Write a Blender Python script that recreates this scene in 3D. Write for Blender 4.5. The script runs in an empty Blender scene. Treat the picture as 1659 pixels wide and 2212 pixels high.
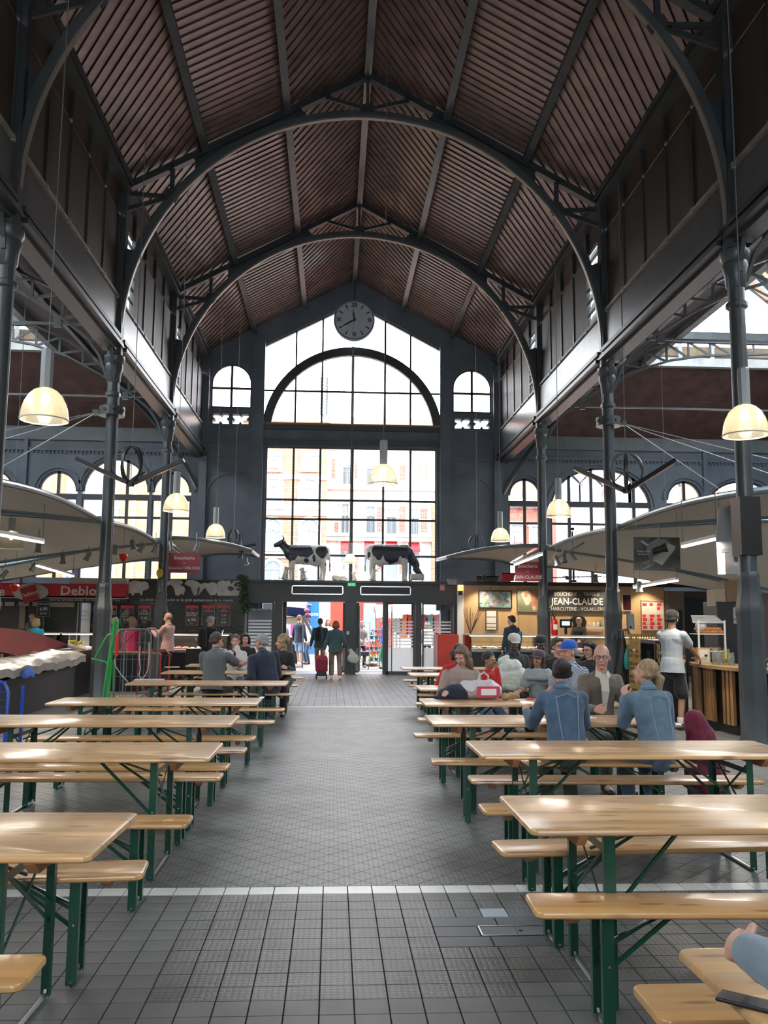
import bpy, bmesh, math, random
import numpy as np
from mathutils import Vector, Matrix, Euler
random.seed(7)
PI=math.pi; R=math.radians
scene=bpy.context.scene; col=scene.collection
# ---------------------------------------------------------------- camera
FPX=1900.0; IW,IH=1659,2212; CAMZ=1.65
PSI,THE,RHO=0.05721099,0.12299369,0.0079
def cam_basis():
    f=Vector((math.sin(PSI)*math.cos(THE),math.cos(PSI)*math.cos(THE),math.sin(THE)))
    r=Vector((math.cos(PSI),-math.sin(PSI),0)); u=r.cross(f)
    return r*math.cos(RHO)+u*math.sin(RHO), u*math.cos(RHO)-r*math.sin(RHO), f
CR,CU,CF=cam_basis()
cd=bpy.data.cameras.new('camera'); cam=bpy.data.objects.new('camera',cd); col.objects.link(cam)
cd.sensor_fit='VERTICAL'; cd.sensor_height=36.0; cd.lens=36.0*FPX/IH; cd.clip_start=0.05; cd.clip_end=400
cam.matrix_world=Matrix(((CR.x,CU.x,-CF.x,0),(CR.y,CU.y,-CF.y,0),(CR.z,CU.z,-CF.z,CAMZ),(0,0,0,1)))
scene.camera=cam
def at(x,y,Y):
    "point of the real place seen at pixel x,y on the plane Y=const"
    d=CF+CR*((x-IW/2)/FPX)+CU*((IH/2-y)/FPX); t=Y/d.y
    return Vector((d.x*t,Y,CAMZ+d.z*t))
def atz(x,y,z):
    d=CF+CR*((x-IW/2)/FPX)+CU*((IH/2-y)/FPX); t=(z-CAMZ)/d.z
    return Vector((d.x*t,d.y*t,z))
# ---------------------------------------------------------------- world, exposure
w=bpy.data.worlds.new('overcast_sky'); scene.world=w; w.use_nodes=True
nt=w.node_tree; bg=nt.nodes['Background']
bg.inputs['Strength'].default_value=9.0
tc=nt.nodes.new('ShaderNodeTexCoord'); ns=nt.nodes.new('ShaderNodeTexNoise'); ns.inputs['Scale'].default_value=2.2; ns.inputs['Detail'].default_value=5
rp=nt.nodes.new('ShaderNodeValToRGB'); rp.color_ramp.elements[0].position=.35; rp.color_ramp.elements[0].color=(.80,.89,1,1)
rp.color_ramp.elements[1].position=.65; rp.color_ramp.elements[1].color=(1,1,1,1)
nt.links.new(tc.outputs['Generated'],ns.inputs['Vector']); nt.links.new(ns.outputs['Fac'],rp.inputs['Fac']); nt.links.new(rp.outputs['Color'],bg.inputs['Color'])
vs=scene.view_settings; vs.view_transform='Standard'; vs.look='None'; vs.gamma=1; vs.exposure=0.35; vs.use_curve_mapping=False
scene.cycles.max_bounces=7; scene.cycles.diffuse_bounces=4; scene.cycles.glossy_bounces=3; scene.cycles.transparent_max_bounces=16; scene.cycles.transmission_bounces=4
scene.cycles.use_denoising=True; scene.cycles.sample_clamp_indirect=6; scene.cycles.adaptive_threshold=0.02
def portal(cx,cy,cz,sx,sy,rot):
    l=bpy.data.lights.new('daylight_portal','AREA'); l.shape='RECTANGLE'; l.size=sx; l.size_y=sy; l.cycles.is_portal=True
    o=bpy.data.objects.new('daylight_portal',l); col.objects.link(o); o.location=(cx,cy,cz); o.rotation_euler=rot
# ---------------------------------------------------------------- materials
MC={}
def mat(name,c,rough=.6,metal=0,emit=None,es=1,bump=0,bscale=20,var=0,vscale=3,stretch=None,spec=.5,alpha=None,coat=0,sheen=0):
    if name in MC: return MC[name]
    m=bpy.data.materials.new(name); m.use_nodes=True; t=m.node_tree; b=t.nodes['Principled BSDF']
    b.inputs['Base Color'].default_value=(*c,1); b.inputs['Roughness'].default_value=rough; b.inputs['Metallic'].default_value=metal
    b.inputs['Specular IOR Level'].default_value=spec
    if coat: b.inputs['Coat Weight'].default_value=coat; b.inputs['Coat Roughness'].default_value=.12
    if sheen: b.inputs['Sheen Weight'].default_value=sheen
    if emit: b.inputs['Emission Color'].default_value=(*emit,1); b.inputs['Emission Strength'].default_value=es
    if alpha is not None: b.inputs['Alpha'].default_value=alpha
    if bump or var:
        tc=t.nodes.new('ShaderNodeTexCoord'); mp=t.nodes.new('ShaderNodeMapping'); t.links.new(tc.outputs['Object'],mp.inputs['Vector'])
        if stretch: mp.inputs['Scale'].default_value=stretch
        if var:
            n=t.nodes.new('ShaderNodeTexNoise'); n.inputs['Scale'].default_value=vscale; n.inputs['Detail'].default_value=6; t.links.new(mp.outputs['Vector'],n.inputs['Vector'])
            r_=t.nodes.new('ShaderNodeValToRGB'); r_.color_ramp.elements[0].position=.3; r_.color_ramp.elements[1].position=.7
            r_.color_ramp.elements[0].color=tuple(max(0,x*(1-var)) for x in c)+(1,); r_.color_ramp.elements[1].color=tuple(min(1,x*(1+var)) for x in c)+(1,)
            t.links.new(n.outputs['Fac'],r_.inputs['Fac']); t.links.new(r_.outputs['Color'],b.inputs['Base Color'])
        if bump:
            n2=t.nodes.new('ShaderNodeTexNoise'); n2.inputs['Scale'].default_value=bscale; n2.inputs['Detail'].default_value=4; t.links.new(mp.outputs['Vector'],n2.inputs['Vector'])
            bp=t.nodes.new('ShaderNodeBump'); bp.inputs['Strength'].default_value=bump; bp.inputs['Distance'].default_value=.02
            t.links.new(n2.outputs['Fac'],bp.inputs['Height']); t.links.new(bp.outputs['Normal'],b.inputs['Normal'])
    MC[name]=m; return m
def glass(name,tint=(1,1,1),refl=.08,rough=.02,opac=0):
    if name in MC: return MC[name]
    m=bpy.data.materials.new(name); m.use_nodes=True; t=m.node_tree; t.nodes.clear()
    o=t.nodes.new('ShaderNodeOutputMaterial'); tr=t.nodes.new('ShaderNodeBsdfTransparent'); tr.inputs['Color'].default_value=(*tint,1)
    g=t.nodes.new('ShaderNodeBsdfGlossy'); g.inputs['Roughness'].default_value=rough
    mx=t.nodes.new('ShaderNodeMixShader'); fr=t.nodes.new('ShaderNodeFresnel'); fr.inputs['IOR'].default_value=1.35
    t.links.new(fr.outputs[0],mx.inputs[0]); t.links.new(tr.outputs[0],mx.inputs[1]); t.links.new(g.outputs[0],mx.inputs[2])
    last=mx
    if opac:
        d=t.nodes.new('ShaderNodeBsdfDiffuse'); d.inputs['Color'].default_value=(*tint,1); tl=t.nodes.new('ShaderNodeBsdfTranslucent'); tl.inputs['Color'].default_value=(*tint,1)
        m1=t.nodes.new('ShaderNodeMixShader'); m1.inputs[0].default_value=.5; t.links.new(d.outputs[0],m1.inputs[1]); t.links.new(tl.outputs[0],m1.inputs[2])
        m2=t.nodes.new('ShaderNodeMixShader'); m2.inputs[0].default_value=opac; t.links.new(mx.outputs[0],m2.inputs[1]); t.links.new(m1.outputs[0],m2.inputs[2]); last=m2
    t.links.new(last.outputs[0],o.inputs['Surface']); MC[name]=m; return m
IRON=mat('iron_paint',(.058,.067,.071),.34,bump=.15,bscale=30,var=.25,vscale=2)
IRON_D=mat('dark_iron_paint',(.030,.035,.038),.4,bump=.1,bscale=20,var=.2)
WALLP=mat('wall_paint',(.098,.119,.142),.6,bump=.2,bscale=9,var=.18,vscale=1.3)
STEEL=mat('grey_steel',(.16,.18,.20),.35,.3)
CHROME=mat('bright_steel',(.55,.56,.57),.25,1)
BLACK=mat('black_plastic',(.012,.012,.014),.45)
WHITE=mat('white_enamel',(.75,.75,.73),.45)
CLEAR=glass('window_glass')
# ---------------------------------------------------------------- mesh builder
ORG={}
_o='first second third fourth fifth sixth seventh eighth ninth tenth eleventh twelfth thirteenth fourteenth fifteenth sixteenth seventeenth eighteenth nineteenth twentieth twenty-first twenty-second'.split()
def nth(i): return _o[i] if i<len(_o) else 'last'
def tag(o,label=None,cat=None,group=None,kind=None):
    if label: o['label']=label
    if cat: o['category']=cat
    if group: o['group']=group
    if kind: o['kind']=kind
    return o
def thing(name,label,cat,loc=(0,0,0),rz=0,group=None):
    o=bpy.data.objects.new(name,None); col.objects.link(o); o.location=loc; o.rotation_euler=(0,0,rz); o.empty_display_size=.1
    ORG[o.name]=Matrix.Translation(Vector(loc))@Matrix.Rotation(rz,4,'Z')
    return tag(o,label,cat,group)
def frame_of(p,q,up=(0,0,1)):
    d=(Vector(q)-Vector(p)); L=d.length; d=d/L if L else Vector((0,0,1)); u=Vector(up)
    if abs(d.dot(u))>.98: u=Vector((0,1,0)) if abs(d.y)<.9 else Vector((1,0,0))
    s=d.cross(u).normalized(); n=s.cross(d); return d,s,n,L
class B:
    def __init__(s): s.v=[]; s.f=[]; s.mi=[]; s.m=0
    def add(s,vs,fs):
        o=len(s.v); s.v+= [tuple(a) for a in vs]; s.f+=[tuple(i+o for i in f) for f in fs]; s.mi+=[s.m]*len(fs); return s
    def box(s,c,d,rz=0,rx=0,ry=0,M=None):
        x,y,z=d[0]/2,d[1]/2,d[2]/2
        vs=[Vector((a,b_,c_)) for a in(-x,x) for b_ in(-y,y) for c_ in(-z,z)]
        if rz or rx or ry: E_=Euler((rx,ry,rz)).to_matrix(); vs=[E_@v for v in vs]
        vs=[v+Vector(c) for v in vs]
        if M: vs=[M@v for v in vs]
        return s.add(vs,[(0,1,3,2),(4,6,7,5),(0,4,5,1),(2,3,7,6),(0,2,6,4),(1,5,7,3)])
    def bb(s,a,b): # box from corner to corner
        return s.box([(a[i]+b[i])/2 for i in range(3)],[abs(a[i]-b[i]) for i in range(3)])
    def bar(s,p,q,w,h=None,up=(0,0,1),off=(0,0)):
        h=h or w; d,sd,n,L=frame_of(p,q,up); p=Vector(p)+sd*off[0]+n*off[1]; q=Vector(q)+sd*off[0]+n*off[1]
        vs=[b+sd*(i*w/2)+n*(j*h/2) for b in(p,q) for i,j in((-1,-1),(1,-1),(1,1),(-1,1))]
        return s.add(vs,[(3,2,1,0),(4,5,6,7),(0,1,5,4),(1,2,6,5),(2,3,7,6),(3,0,4,7)])
    def tube(s,pts,r,n=8,closed=False,caps=True):
        pts=[Vector(p) for p in pts]; N=len(pts); rs=r if isinstance(r,(list,tuple)) else [r]*N
        prev=None; o=len(s.v); vs=[]
        for i,p in enumerate(pts):
            t=(pts[(i+1)%N]-pts[i-1]) if closed else (pts[min(i+1,N-1)]-pts[max(i-1,0)])
            if t.length<1e-9: t=Vector((0,0,1))
            t.normalize()
            if prev is None:
                u=Vector((0,0,1)) if abs(t.z)<.9 else Vector((1,0,0)); a=t.cross(u).normalized()
            else: a=(prev-t*prev.dot(t)).normalized()
            prev=a; b=t.cross(a)
            for k in range(n): an=2*PI*k/n; vs.append(p+(a*math.cos(an)+b*math.sin(an))*rs[i])
        fs=[]
        for i in range(N if closed else N-1):
            j=(i+1)%N
            for k in range(n): fs.append((i*n+k,i*n+(k+1)%n,j*n+(k+1)%n,j*n+k))
        if caps and not closed: fs.append(tuple(range(n))[::-1]); fs.append(tuple((N-1)*n+k for k in range(n)))
        return s.add(vs,fs)
    def lathe(s,prof,c=(0,0,0),n=20,sx=1,sy=1,M=None,a0=0,caps=True):
        vs=[]; c=Vector(c)
        for r,z in prof:
            for k in range(n):
                an=2*PI*k/n+a0; v=Vector((r*math.cos(an)*sx,r*math.sin(an)*sy,z))
                vs.append((M@v if M else v)+c)
        fs=[(i*n+k,i*n+(k+1)%n,(i+1)*n+(k+1)%n,(i+1)*n+k) for i in range(len(prof)-1) for k in range(n)]
        if caps:
            if prof[0][0]>1e-6: fs.append(tuple(range(n))[::-1])
            if prof[-1][0]>1e-6: fs.append(tuple((len(prof)-1)*n+k for k in range(n)))
        return s.add(vs,fs)
    def prism(s,poly,a,b,axis='y'):
        "poly in 2D; extruded between a and b on axis. y: (x,z), x: (y,z), z:(x,y)"
        def P(u,v,t): return {'y':(u,t,v),'x':(t,u,v),'z':(u,v,t)}[axis]
        n=len(poly); vs=[P(u,v,a) for u,v in poly]+[P(u,v,b) for u,v in poly]
        return s.add(vs,[tuple(range(n)),tuple(range(2*n-1,n-1,-1))]+[(i,i+n,(i+1)%n+n,(i+1)%n) for i in range(n)])
    def ell(s,c,r,n=12,m=8,M=None):
        prof=[(math.sin(PI*i/m),-math.cos(PI*i/m)) for i in range(m+1)]; vs=[];c=Vector(c)
        for a,z in prof:
            for k in range(n):
                v=Vector((a*math.cos(2*PI*k/n)*r[0],a*math.sin(2*PI*k/n)*r[1],z*r[2])); vs.append((M@v if M else v)+c)
        return s.add(vs,[(i*n+k,i*n+(k+1)%n,(i+1)*n+(k+1)%n,(i+1)*n+k) for i in range(m) for k in range(n)])
    def grid(s,P,nu,nv,th=0):
        "P(u,v)->Vector; two-sided sheet with thickness th along -z"
        vs=[P(i/nu,j/nv) for i in range(nu+1) for j in range(nv+1)]
        q=lambda i,j:i*(nv+1)+j
        fs=[(q(i,j),q(i+1,j),q(i+1,j+1),q(i,j+1)) for i in range(nu) for j in range(nv)]
        if th:
            o=len(vs); vs+=[v-Vector((0,0,th)) for v in vs]
            fs+=[tuple(o+k for k in f[::-1]) for f in fs]
            rim=[q(i,0) for i in range(nu+1)]+[q(nu,j) for j in range(1,nv+1)]+[q(i,nv) for i in range(nu-1,-1,-1)]+[q(0,j) for j in range(nv-1,0,-1)]
            fs+=[(rim[(k+1)%len(rim)],rim[k],rim[k]+o,rim[(k+1)%len(rim)]+o) for k in range(len(rim))]
        return s.add(vs,fs)
    def arcwall(s,cx,zs,r,ztop,y0,y1,n=16,half=None):
        "wall between an arch opening (spring zs, radius r) and a rectangle up to ztop, x from cx-r..cx+r"
        for i in range(n):
            a=PI-PI*i/n; b=PI-PI*(i+1)/n
            p=(cx+r*math.cos(a),zs+r*math.sin(a)); q=(cx+r*math.cos(b),zs+r*math.sin(b))
            s.prism([p,q,(q[0],ztop),(p[0],ztop)],y0,y1)
        return s
    def ring(s,cx,cz,r0,r1,y0,y1,a0=0,a1=PI,n=24,rz=1):
        for i in range(n):
            a=a0+(a1-a0)*i/n; b=a0+(a1-a0)*(i+1)/n
            s.prism([(cx+r0*math.cos(a),cz+r0*math.sin(a)*rz),(cx+r1*math.cos(a),cz+r1*math.sin(a)*rz),(cx+r1*math.cos(b),cz+r1*math.sin(b)*rz),(cx+r0*math.cos(b),cz+r0*math.sin(b)*rz)],y0,y1)
        return s
    def build(s,name,ms,parent=None,label=None,cat=None,group=None,kind=None,smooth=False,world=True,bevel=0,auto=35,subsurf=0,origin=None):
        me=bpy.data.meshes.new(name); V=s.v
        M=None
        if parent is not None and world:
            M=PINV(parent); V=[tuple(M@Vector(v)) for v in V]
        if parent is None and origin is None and V:
            a=np.array(V); origin=(float(a[:,0].mean()),float(a[:,1].mean()),float(a[:,2].min()))
        if parent is None: V=[(v[0]-origin[0],v[1]-origin[1],v[2]-origin[2]) for v in V]
        me.from_pydata(V,[],s.f)
        for m_ in (ms if isinstance(ms,(list,tuple)) else [ms]): me.materials.append(m_)
        if any(s.mi): me.polygons.foreach_set('material_index',s.mi)
        if smooth:
            me.polygons.foreach_set('use_smooth',[True]*len(me.polygons))
            try: me.set_sharp_from_angle(angle=R(auto))
            except Exception: pass
        me.update()
        o=bpy.data.objects.new(name,me); col.objects.link(o)
        if parent is not None: o.parent=parent
        else: o.location=origin
        ORG[o.name]=(ORG[parent.name] if parent is not None else Matrix.Translation(Vector(origin)))
        if bevel: 
            b=o.modifiers.new('edge','BEVEL'); b.width=bevel; b.segments=2; b.limit_method='ANGLE'
        if subsurf: q=o.modifiers.new('sub','SUBSURF'); q.levels=subsurf; q.render_levels=subsurf
        return tag(o,label,cat,group,kind)
def PINV(p): return ORG[p.name].inverted()
def copy_tree(o,parent=None,loc=None,rz=None,label=None,group=None):
    c=o.copy(); col.objects.link(c); c.parent=parent
    if loc is not None: c.location=loc
    if rz is not None: c.rotation_euler=(0,0,rz)
    if label: c['label']=label
    if group: c['group']=group
    if parent is None: ORG[c.name]=Matrix.Translation(c.location)@Matrix.Rotation(c.rotation_euler.z,4,'Z')
    for ch in list(o.children): copy_tree(ch,c)
    return c
_ts=bpy.data.scenes.new('workshop')
def _dg():
    vl=_ts.view_layers[0]; vl.update(); return vl.depsgraph
def text(name,body,loc,size,m,parent=None,rot=(R(90),0,0),ext=.002,align='CENTER',sx=1,kind=None,**k):
    cu=bpy.data.curves.new('w','FONT'); cu.body=body; cu.size=size; cu.extrude=ext; cu.align_x=align; cu.align_y='CENTER'; cu.resolution_u=2
    if k.get('shear'): cu.shear=k['shear']
    if k.get('bold'): cu.offset=size*k['bold']
    cu.space_character=k.get('sp',1)
    w=bpy.data.objects.new('w',cu); _ts.collection.objects.link(w); ev=w.evaluated_get(_dg()); me=bpy.data.meshes.new_from_object(ev); bpy.data.objects.remove(w)
    me.name=name; me.materials.clear(); me.materials.append(m)
    L=Matrix.Translation(Vector(loc))@Euler(rot).to_matrix().to_4x4()@Matrix.Diagonal((sx,1,1,1))
    if parent is not None: L=PINV(parent)@L
    me.transform(L); o=bpy.data.objects.new(name,me); col.objects.link(o)
    if parent is not None: o.parent=parent
    return tag(o,None,None,None,kind)
# ================================================================= HALL STRUCTURE
X0=.58; XL=X0-5.0; XR=X0+5.0
BAYS=[-11.65,-5.85,-.05,5.75,11.55,17.35,23.15,28.95]
EAVE=10.53; RIDGE=13.25; SL=(RIDGE-EAVE)/5.0
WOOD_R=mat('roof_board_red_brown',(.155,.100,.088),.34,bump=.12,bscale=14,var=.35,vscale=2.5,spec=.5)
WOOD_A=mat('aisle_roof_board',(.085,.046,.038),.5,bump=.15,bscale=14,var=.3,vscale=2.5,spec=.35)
WOOD_R2=mat('roof_board_brown',(.035,.022,.019),.8,bump=.1,bscale=14,var=.3,vscale=2.5,spec=.6)
# floor -----------------------------------------------------------
def tile_mat(name,c,mode):
    m=mat(name,c,.42,var=.0); t=m.node_tree; b=t.nodes['Principled BSDF']; b.inputs['Specular IOR Level'].default_value=.45
    g=t.nodes.new('ShaderNodeNewGeometry'); mp=t.nodes.new('ShaderNodeMapping'); t.links.new(g.outputs['Position'],mp.inputs['Vector'])
    wv=t.nodes.new('ShaderNodeTexBrick' if mode!='dots' else 'ShaderNodeTexVoronoi')
    if mode=='dots':
        wv.feature='DISTANCE_TO_EDGE'; wv.inputs['Scale'].default_value=34; wv.inputs['Randomness'].default_value=.25; h=wv.outputs['Distance']
    else:
        mp.inputs['Rotation'].default_value=(0,0,R(90)); wv.inputs['Scale'].default_value=1; wv.inputs['Brick Width'].default_value=.05; wv.inputs['Row Height'].default_value=.0338
        wv.inputs['Mortar Size'].default_value=.004; wv.inputs['Mortar Smooth'].default_value=.2; wv.offset=0
        if mode=='fine': wv.inputs['Row Height'].default_value=.012; wv.inputs['Brick Width'].default_value=.034; wv.inputs['Mortar Size'].default_value=.002
        h=wv.outputs['Fac']
    t.links.new(mp.outputs['Vector'],wv.inputs['Vector'])
    bp=t.nodes.new('ShaderNodeBump'); bp.inputs['Strength'].default_value=.6; bp.inputs['Distance'].default_value=.004; bp.invert=(mode!='dots')
    t.links.new(h,bp.inputs['Height']); t.links.new(bp.outputs['Normal'],b.inputs['Normal'])
    n=t.nodes.new('ShaderNodeTexNoise'); n.inputs['Scale'].default_value=2.2; n.inputs['Detail'].default_value=8; t.links.new(g.outputs['Position'],n.inputs['Vector'])
    r_=t.nodes.new('ShaderNodeValToRGB'); r_.color_ramp.elements[0].position=.35; r_.color_ramp.elements[1].position=.7
    r_.color_ramp.elements[0].color=tuple(x*.72 for x in c)+(1,); r_.color_ramp.elements[1].color=tuple(x*1.25 for x in c)+(1,)
    t.links.new(n.outputs['Fac'],r_.inputs['Fac'])
    mx=t.nodes.new('ShaderNodeMixRGB'); mx.blend_type='MULTIPLY'; mx.inputs[0].default_value=.45 if mode!='dots' else .35
    t.links.new(r_.outputs['Color'],mx.inputs[1])
    if mode!='dots':
        iv=t.nodes.new('ShaderNodeInvert'); t.links.new(h,iv.inputs['Color']); t.links.new(iv.outputs[0],mx.inputs[2])
    else:
        cr=t.nodes.new('ShaderNodeValToRGB'); cr.color_ramp.elements[0].position=.05; cr.color_ramp.elements[1].position=.22; t.links.new(h,cr.inputs['Fac']); t.links.new(cr.outputs['Color'],mx.inputs[2])
    t.links.new(mx.outputs[0],b.inputs['Base Color'])
    return m
T_NEAR=tile_mat('studded_grey_tile',(.125,.125,.115),'dots')
T_MID=tile_mat('ribbed_grey_tile',(.135,.138,.132),'brick')
T_FAR=tile_mat('ribbed_blue_grey_tile',(.150,.162,.170),'fine')
T_SIDE=mat('plain_grey_tile',(.115,.112,.105),.5,var=.2,vscale=3)
T_DARK=mat('dark_replacement_tile',(.075,.08,.085),.45,var=.15)
T_PALE=mat('pale_grey_tile',(.30,.33,.36),.45)
T_WHITE=mat('white_floor_tile',(.60,.60,.56),.35,var=.08,vscale=5)
GROUT=mat('dark_grout',(.075,.075,.068),.8)
fl=B().bb((-22,-13,-.30),(24,29.3,-.012)); floor=fl.build('floor',GROUT,kind='structure',origin=(0,0,-.3))
ORG['floor']=Matrix.Translation((0,0,-.3))
def tilebox(b,x0,y0,x1,y1,z=0.0):
    b.add([(x0,y0,-.02),(x1,y0,-.02),(x1,y1,-.02),(x0,y1,-.02),(x0+.001,y0+.001,z),(x1-.001,y0+.001,z),(x1-.001,y1-.001,z),(x0+.001,y1-.001,z)],
          [(4,5,6,7),(0,1,5,4),(1,2,6,5),(2,3,7,6),(3,0,4,7)])
TP=.1505; WX=-.032; WY=5.60  # white row spans 5.60..5.75
def one_tile_mesh(name,m,w=TP-.005,d=TP-.005,z=0):
    b=B(); tilebox(b,-w/2,-d/2,w/2,d/2,z); me=bpy.data.meshes.new(name); me.from_pydata([tuple(v) for v in b.v],[],b.f); me.materials.append(m); return me
MT={k:one_tile_mesh(n,m,z=z) for k,n,m,z in(('n','tile',T_NEAR,0),('w','tile',T_WHITE,.001),('p','tile',T_PALE,0),('d','tile',T_DARK,0),('s','tile',T_SIDE,0))}
rng=random.Random(3)
def put_tile(k,x,y,dz=0):
    o=bpy.data.objects.new('tile',MT[k]); col.objects.link(o); o.parent=floor; o.location=(x,y,.3+dz-.0005*rng.random()); o.rotation_euler=(rng.uniform(-.002,.002),rng.uniform(-.002,.002),0); return o
cnt=0; rest=B()
def in_view(x,y):
    v=Vector((x,y,-CAMZ)); f=v.dot(CF)
    if f<.3: return False
    px=IW/2+FPX*v.dot(CR)/f; py=IH/2-FPX*v.dot(CU)/f
    return -60<px<IW+60 and py<IH+60
side=B(); white_rest=B()
for i in range(-40,42):
    x=WX+TP*(i+.5)
    if in_view(x,WY+.07) : put_tile('w',x,WY+TP/2); cnt+=1
    else: tilebox(white_rest,x-.072,WY+.003,x+.072,WY+.147,.001)
white_rest.build('tile_row',T_WHITE,floor,kind='stuff')
HX0,HX1=4,9   # drain hatch columns/rows
for j in range(0,20):
    y=WY-TP*(j+.5)
    for i in range(-22,24):
        x=WX+TP*(i+.5)
        hatch=(3<=j<=5 and 4<=i<=8)
        if hatch: continue
        k='n'
        if j==2 and i==6: k='p'
        if (j==0 and i in(4,5)): k='d'
        if i<-5 and rng.random()<.99: k='s'
        if i>12: k='s'
        if in_view(x,y) and cnt<298: put_tile(k,x,y); cnt+=1
        else: tilebox(rest,x-.0727,y-.0727,x+.0727,y+.0727)
rest.build('tile_field',T_SIDE,floor,kind='stuff')
# drain hatch with larger dark tiles
hx=WX+TP*4; hy=WY-TP*6
for (a,b_,c_,d_) in((0,0,1.9,.98),(1.9,0,5,.98),(0,2.02,2.4,3),(2.4,2.02,5,3),(0,1.0,1.6,2.0),(4.2,1.0,5,2.0)):
    t=B(); tilebox(t,hx+a*TP+.003,hy+b_*TP+.003,hx+c_*TP-.003,hy+d_*TP-.003,.0005); t.build('tile',T_DARK,floor)
hat=thing('floor_hatch','small rectangular floor hatch with pale metal rim set in dark tiles','hatch',(hx+2.9*TP,hy+1.5*TP,0))
t=B(); t.bb((hx+1.7*TP,hy+1.06*TP,-.01),(hx+2.95*TP-.003,hy+1.94*TP,.001)); t.bb((hx+2.95*TP,hy+1.06*TP,-.01),(hx+4.1*TP,hy+1.94*TP,.001)); t.build('cover',T_SIDE,hat)
t=B(); 
for a,b_ in (((1.66,1.0),(4.14,1.04)),((1.66,1.96),(4.14,2.0)),((1.62,1.0),(1.68,2.0)),((4.12,1.0),(4.18,2.0))): t.bb((hx+a[0]*TP,hy+a[1]*TP,-.01),(hx+b_[0]*TP,hy+b_[1]*TP,.004))
t.build('rim',CHROME,hat)
t=B().lathe([(0,0),(.012,0),(.012,.004),(0,.004)],(hx+3.1*TP,hy+1.5*TP,.001),8); t.build('lift_hole',BLACK,hat)
# diagonal middle field, built as real tiles
mid=B(); side=B(); s2=TP/math.sqrt(2)
XA,XB=WX+TP*-24,WX+TP*31
y=5.76
import itertools
def clip(poly,xa,xb,ya,yb):
    def cl(P,f,g):
        out=[]
        for i in range(len(P)):
            a,b_=P[i-1],P[i]; fa,fb=f(a),f(b_)
            if fa>=0 and fb>=0: out.append(b_)
            elif fa>=0 and fb<0: out.append(g(a,b_,fa,fb))
            elif fa<0 and fb>=0: out.append(g(a,b_,fa,fb)); out.append(b_)
        return out
    ip=lambda a,b_,fa,fb:(a[0]+(b_[0]-a[0])*fa/(fa-fb),a[1]+(b_[1]-a[1])*fa/(fa-fb))
    for f in(lambda p:p[0]-xa,lambda p:xb-p[0],lambda p:p[1]-ya,lambda p:yb-p[1]):
        if poly: poly=cl(poly,f,ip)
    return poly
G=.0024
DX=TP*math.sqrt(2)
for i in range(int((XB-XA)/DX)+2):
    for j in range(int((17.2-5.75)/DX)+2):
        for h in(0,1):
            cx=XA+DX*(i+h*.5)+.03; cy=5.755+DX*(j+h*.5); r=DX/2-G*1.4
            P=clip([(cx-r,cy),(cx,cy-r),(cx+r,cy),(cx,cy+r)],XA,XB,5.756,17.21)
            if len(P)>=3:
                n=len(P); mid.add([(a,b_,0) for a,b_ in P]+[(a,b_,-.012) for a,b_ in P],[tuple(range(n))]+[(k,k+n,(k+1)%n+n,(k+1)%n) for k in range(n)])
mid.build('diagonal_tile_field',T_MID,floor,kind='stuff')
w2=B()
for i in range(-30,32): tilebox(w2,WX+TP*i+.002,17.213,WX+TP*(i+1)-.002,17.36,.001)
w2.build('tile_row',T_WHITE,floor,kind='stuff')
far=B()
for i in range(-24,31):
    for j in range(0,76): tilebox(far,WX+TP*i+.0015,17.365+TP*j+.0015,WX+TP*(i+1)-.0015,17.365+TP*(j+1)-.0015)
far.build('straight_tile_field',T_FAR,floor,kind='stuff')
sd=B()
for xa,n in((XA-.3*46,46),(XB,46)):
    for i in range(n):
        for j in range(78): tilebox(sd,xa+.3*i+.002,5.76+.3*j+.002,xa+.3*(i+1)-.002,5.76+.3*(j+1)-.002)
sd.build('side_tile_field',T_SIDE,floor,kind='stuff')

# ceiling boards ---------------------------------------------------
def plank_panel(par,O,U,V_,N,Lu,Lv,mode,pw,m,join=None,th=.02,lap=.024,gap_=.013):
    "rectangular panel O + u*U + v*V_; boards run along v ('v'), or diagonal"
    out=0
    if mode=='v': dirv=(0,1); step=pw; acr=(1,0); rngs=(0,Lu)
    elif mode=='u': dirv=(1,0); acr=(0,1); rngs=(0,Lv); step=pw
    else:
        s_=1 if mode=='d+' else -1
        dirv=(s_*math.sqrt(.5),math.sqrt(.5)); acr=(math.sqrt(.5),-s_*math.sqrt(.5)); step=pw
        ds=[a*acr[0]+b_*acr[1] for a in(0,Lu) for b_ in(0,Lv)]; rngs=(min(ds),max(ds))
    k=rngs[0]
    while k<rngs[1]-.01:
        a0,a1=k,k+step-gap_; BIG=20
        q=[(acr[0]*a+dirv[0]*t,acr[1]*a+dirv[1]*t) for a,t in((a0,-BIG),(a1,-BIG),(a1,BIG),(a0,BIG))]
        P=clip(q,0,Lu,0,Lv); k+=step
        if len(P)<3: continue
        b=join if join is not None else B(); n=len(P)
        def pt(p,e):
            w_=((p[0]*acr[0]+p[1]*acr[1])-a0)/step
            return O+U*p[0]+V_*p[1]+N*(lap*(1-w_)+e)
        b.add([pt(p,0) for p in P]+[pt(p,-th) for p in P],[tuple(range(n))[::-1],tuple(range(n,2*n))]+[(i,(i+1)%n,(i+1)%n+n,i+n) for i in range(n)])
        if join is None:
            o=b.build('plank',m,par); out+=1
    return out
down=Vector((0,0,-1))
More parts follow.
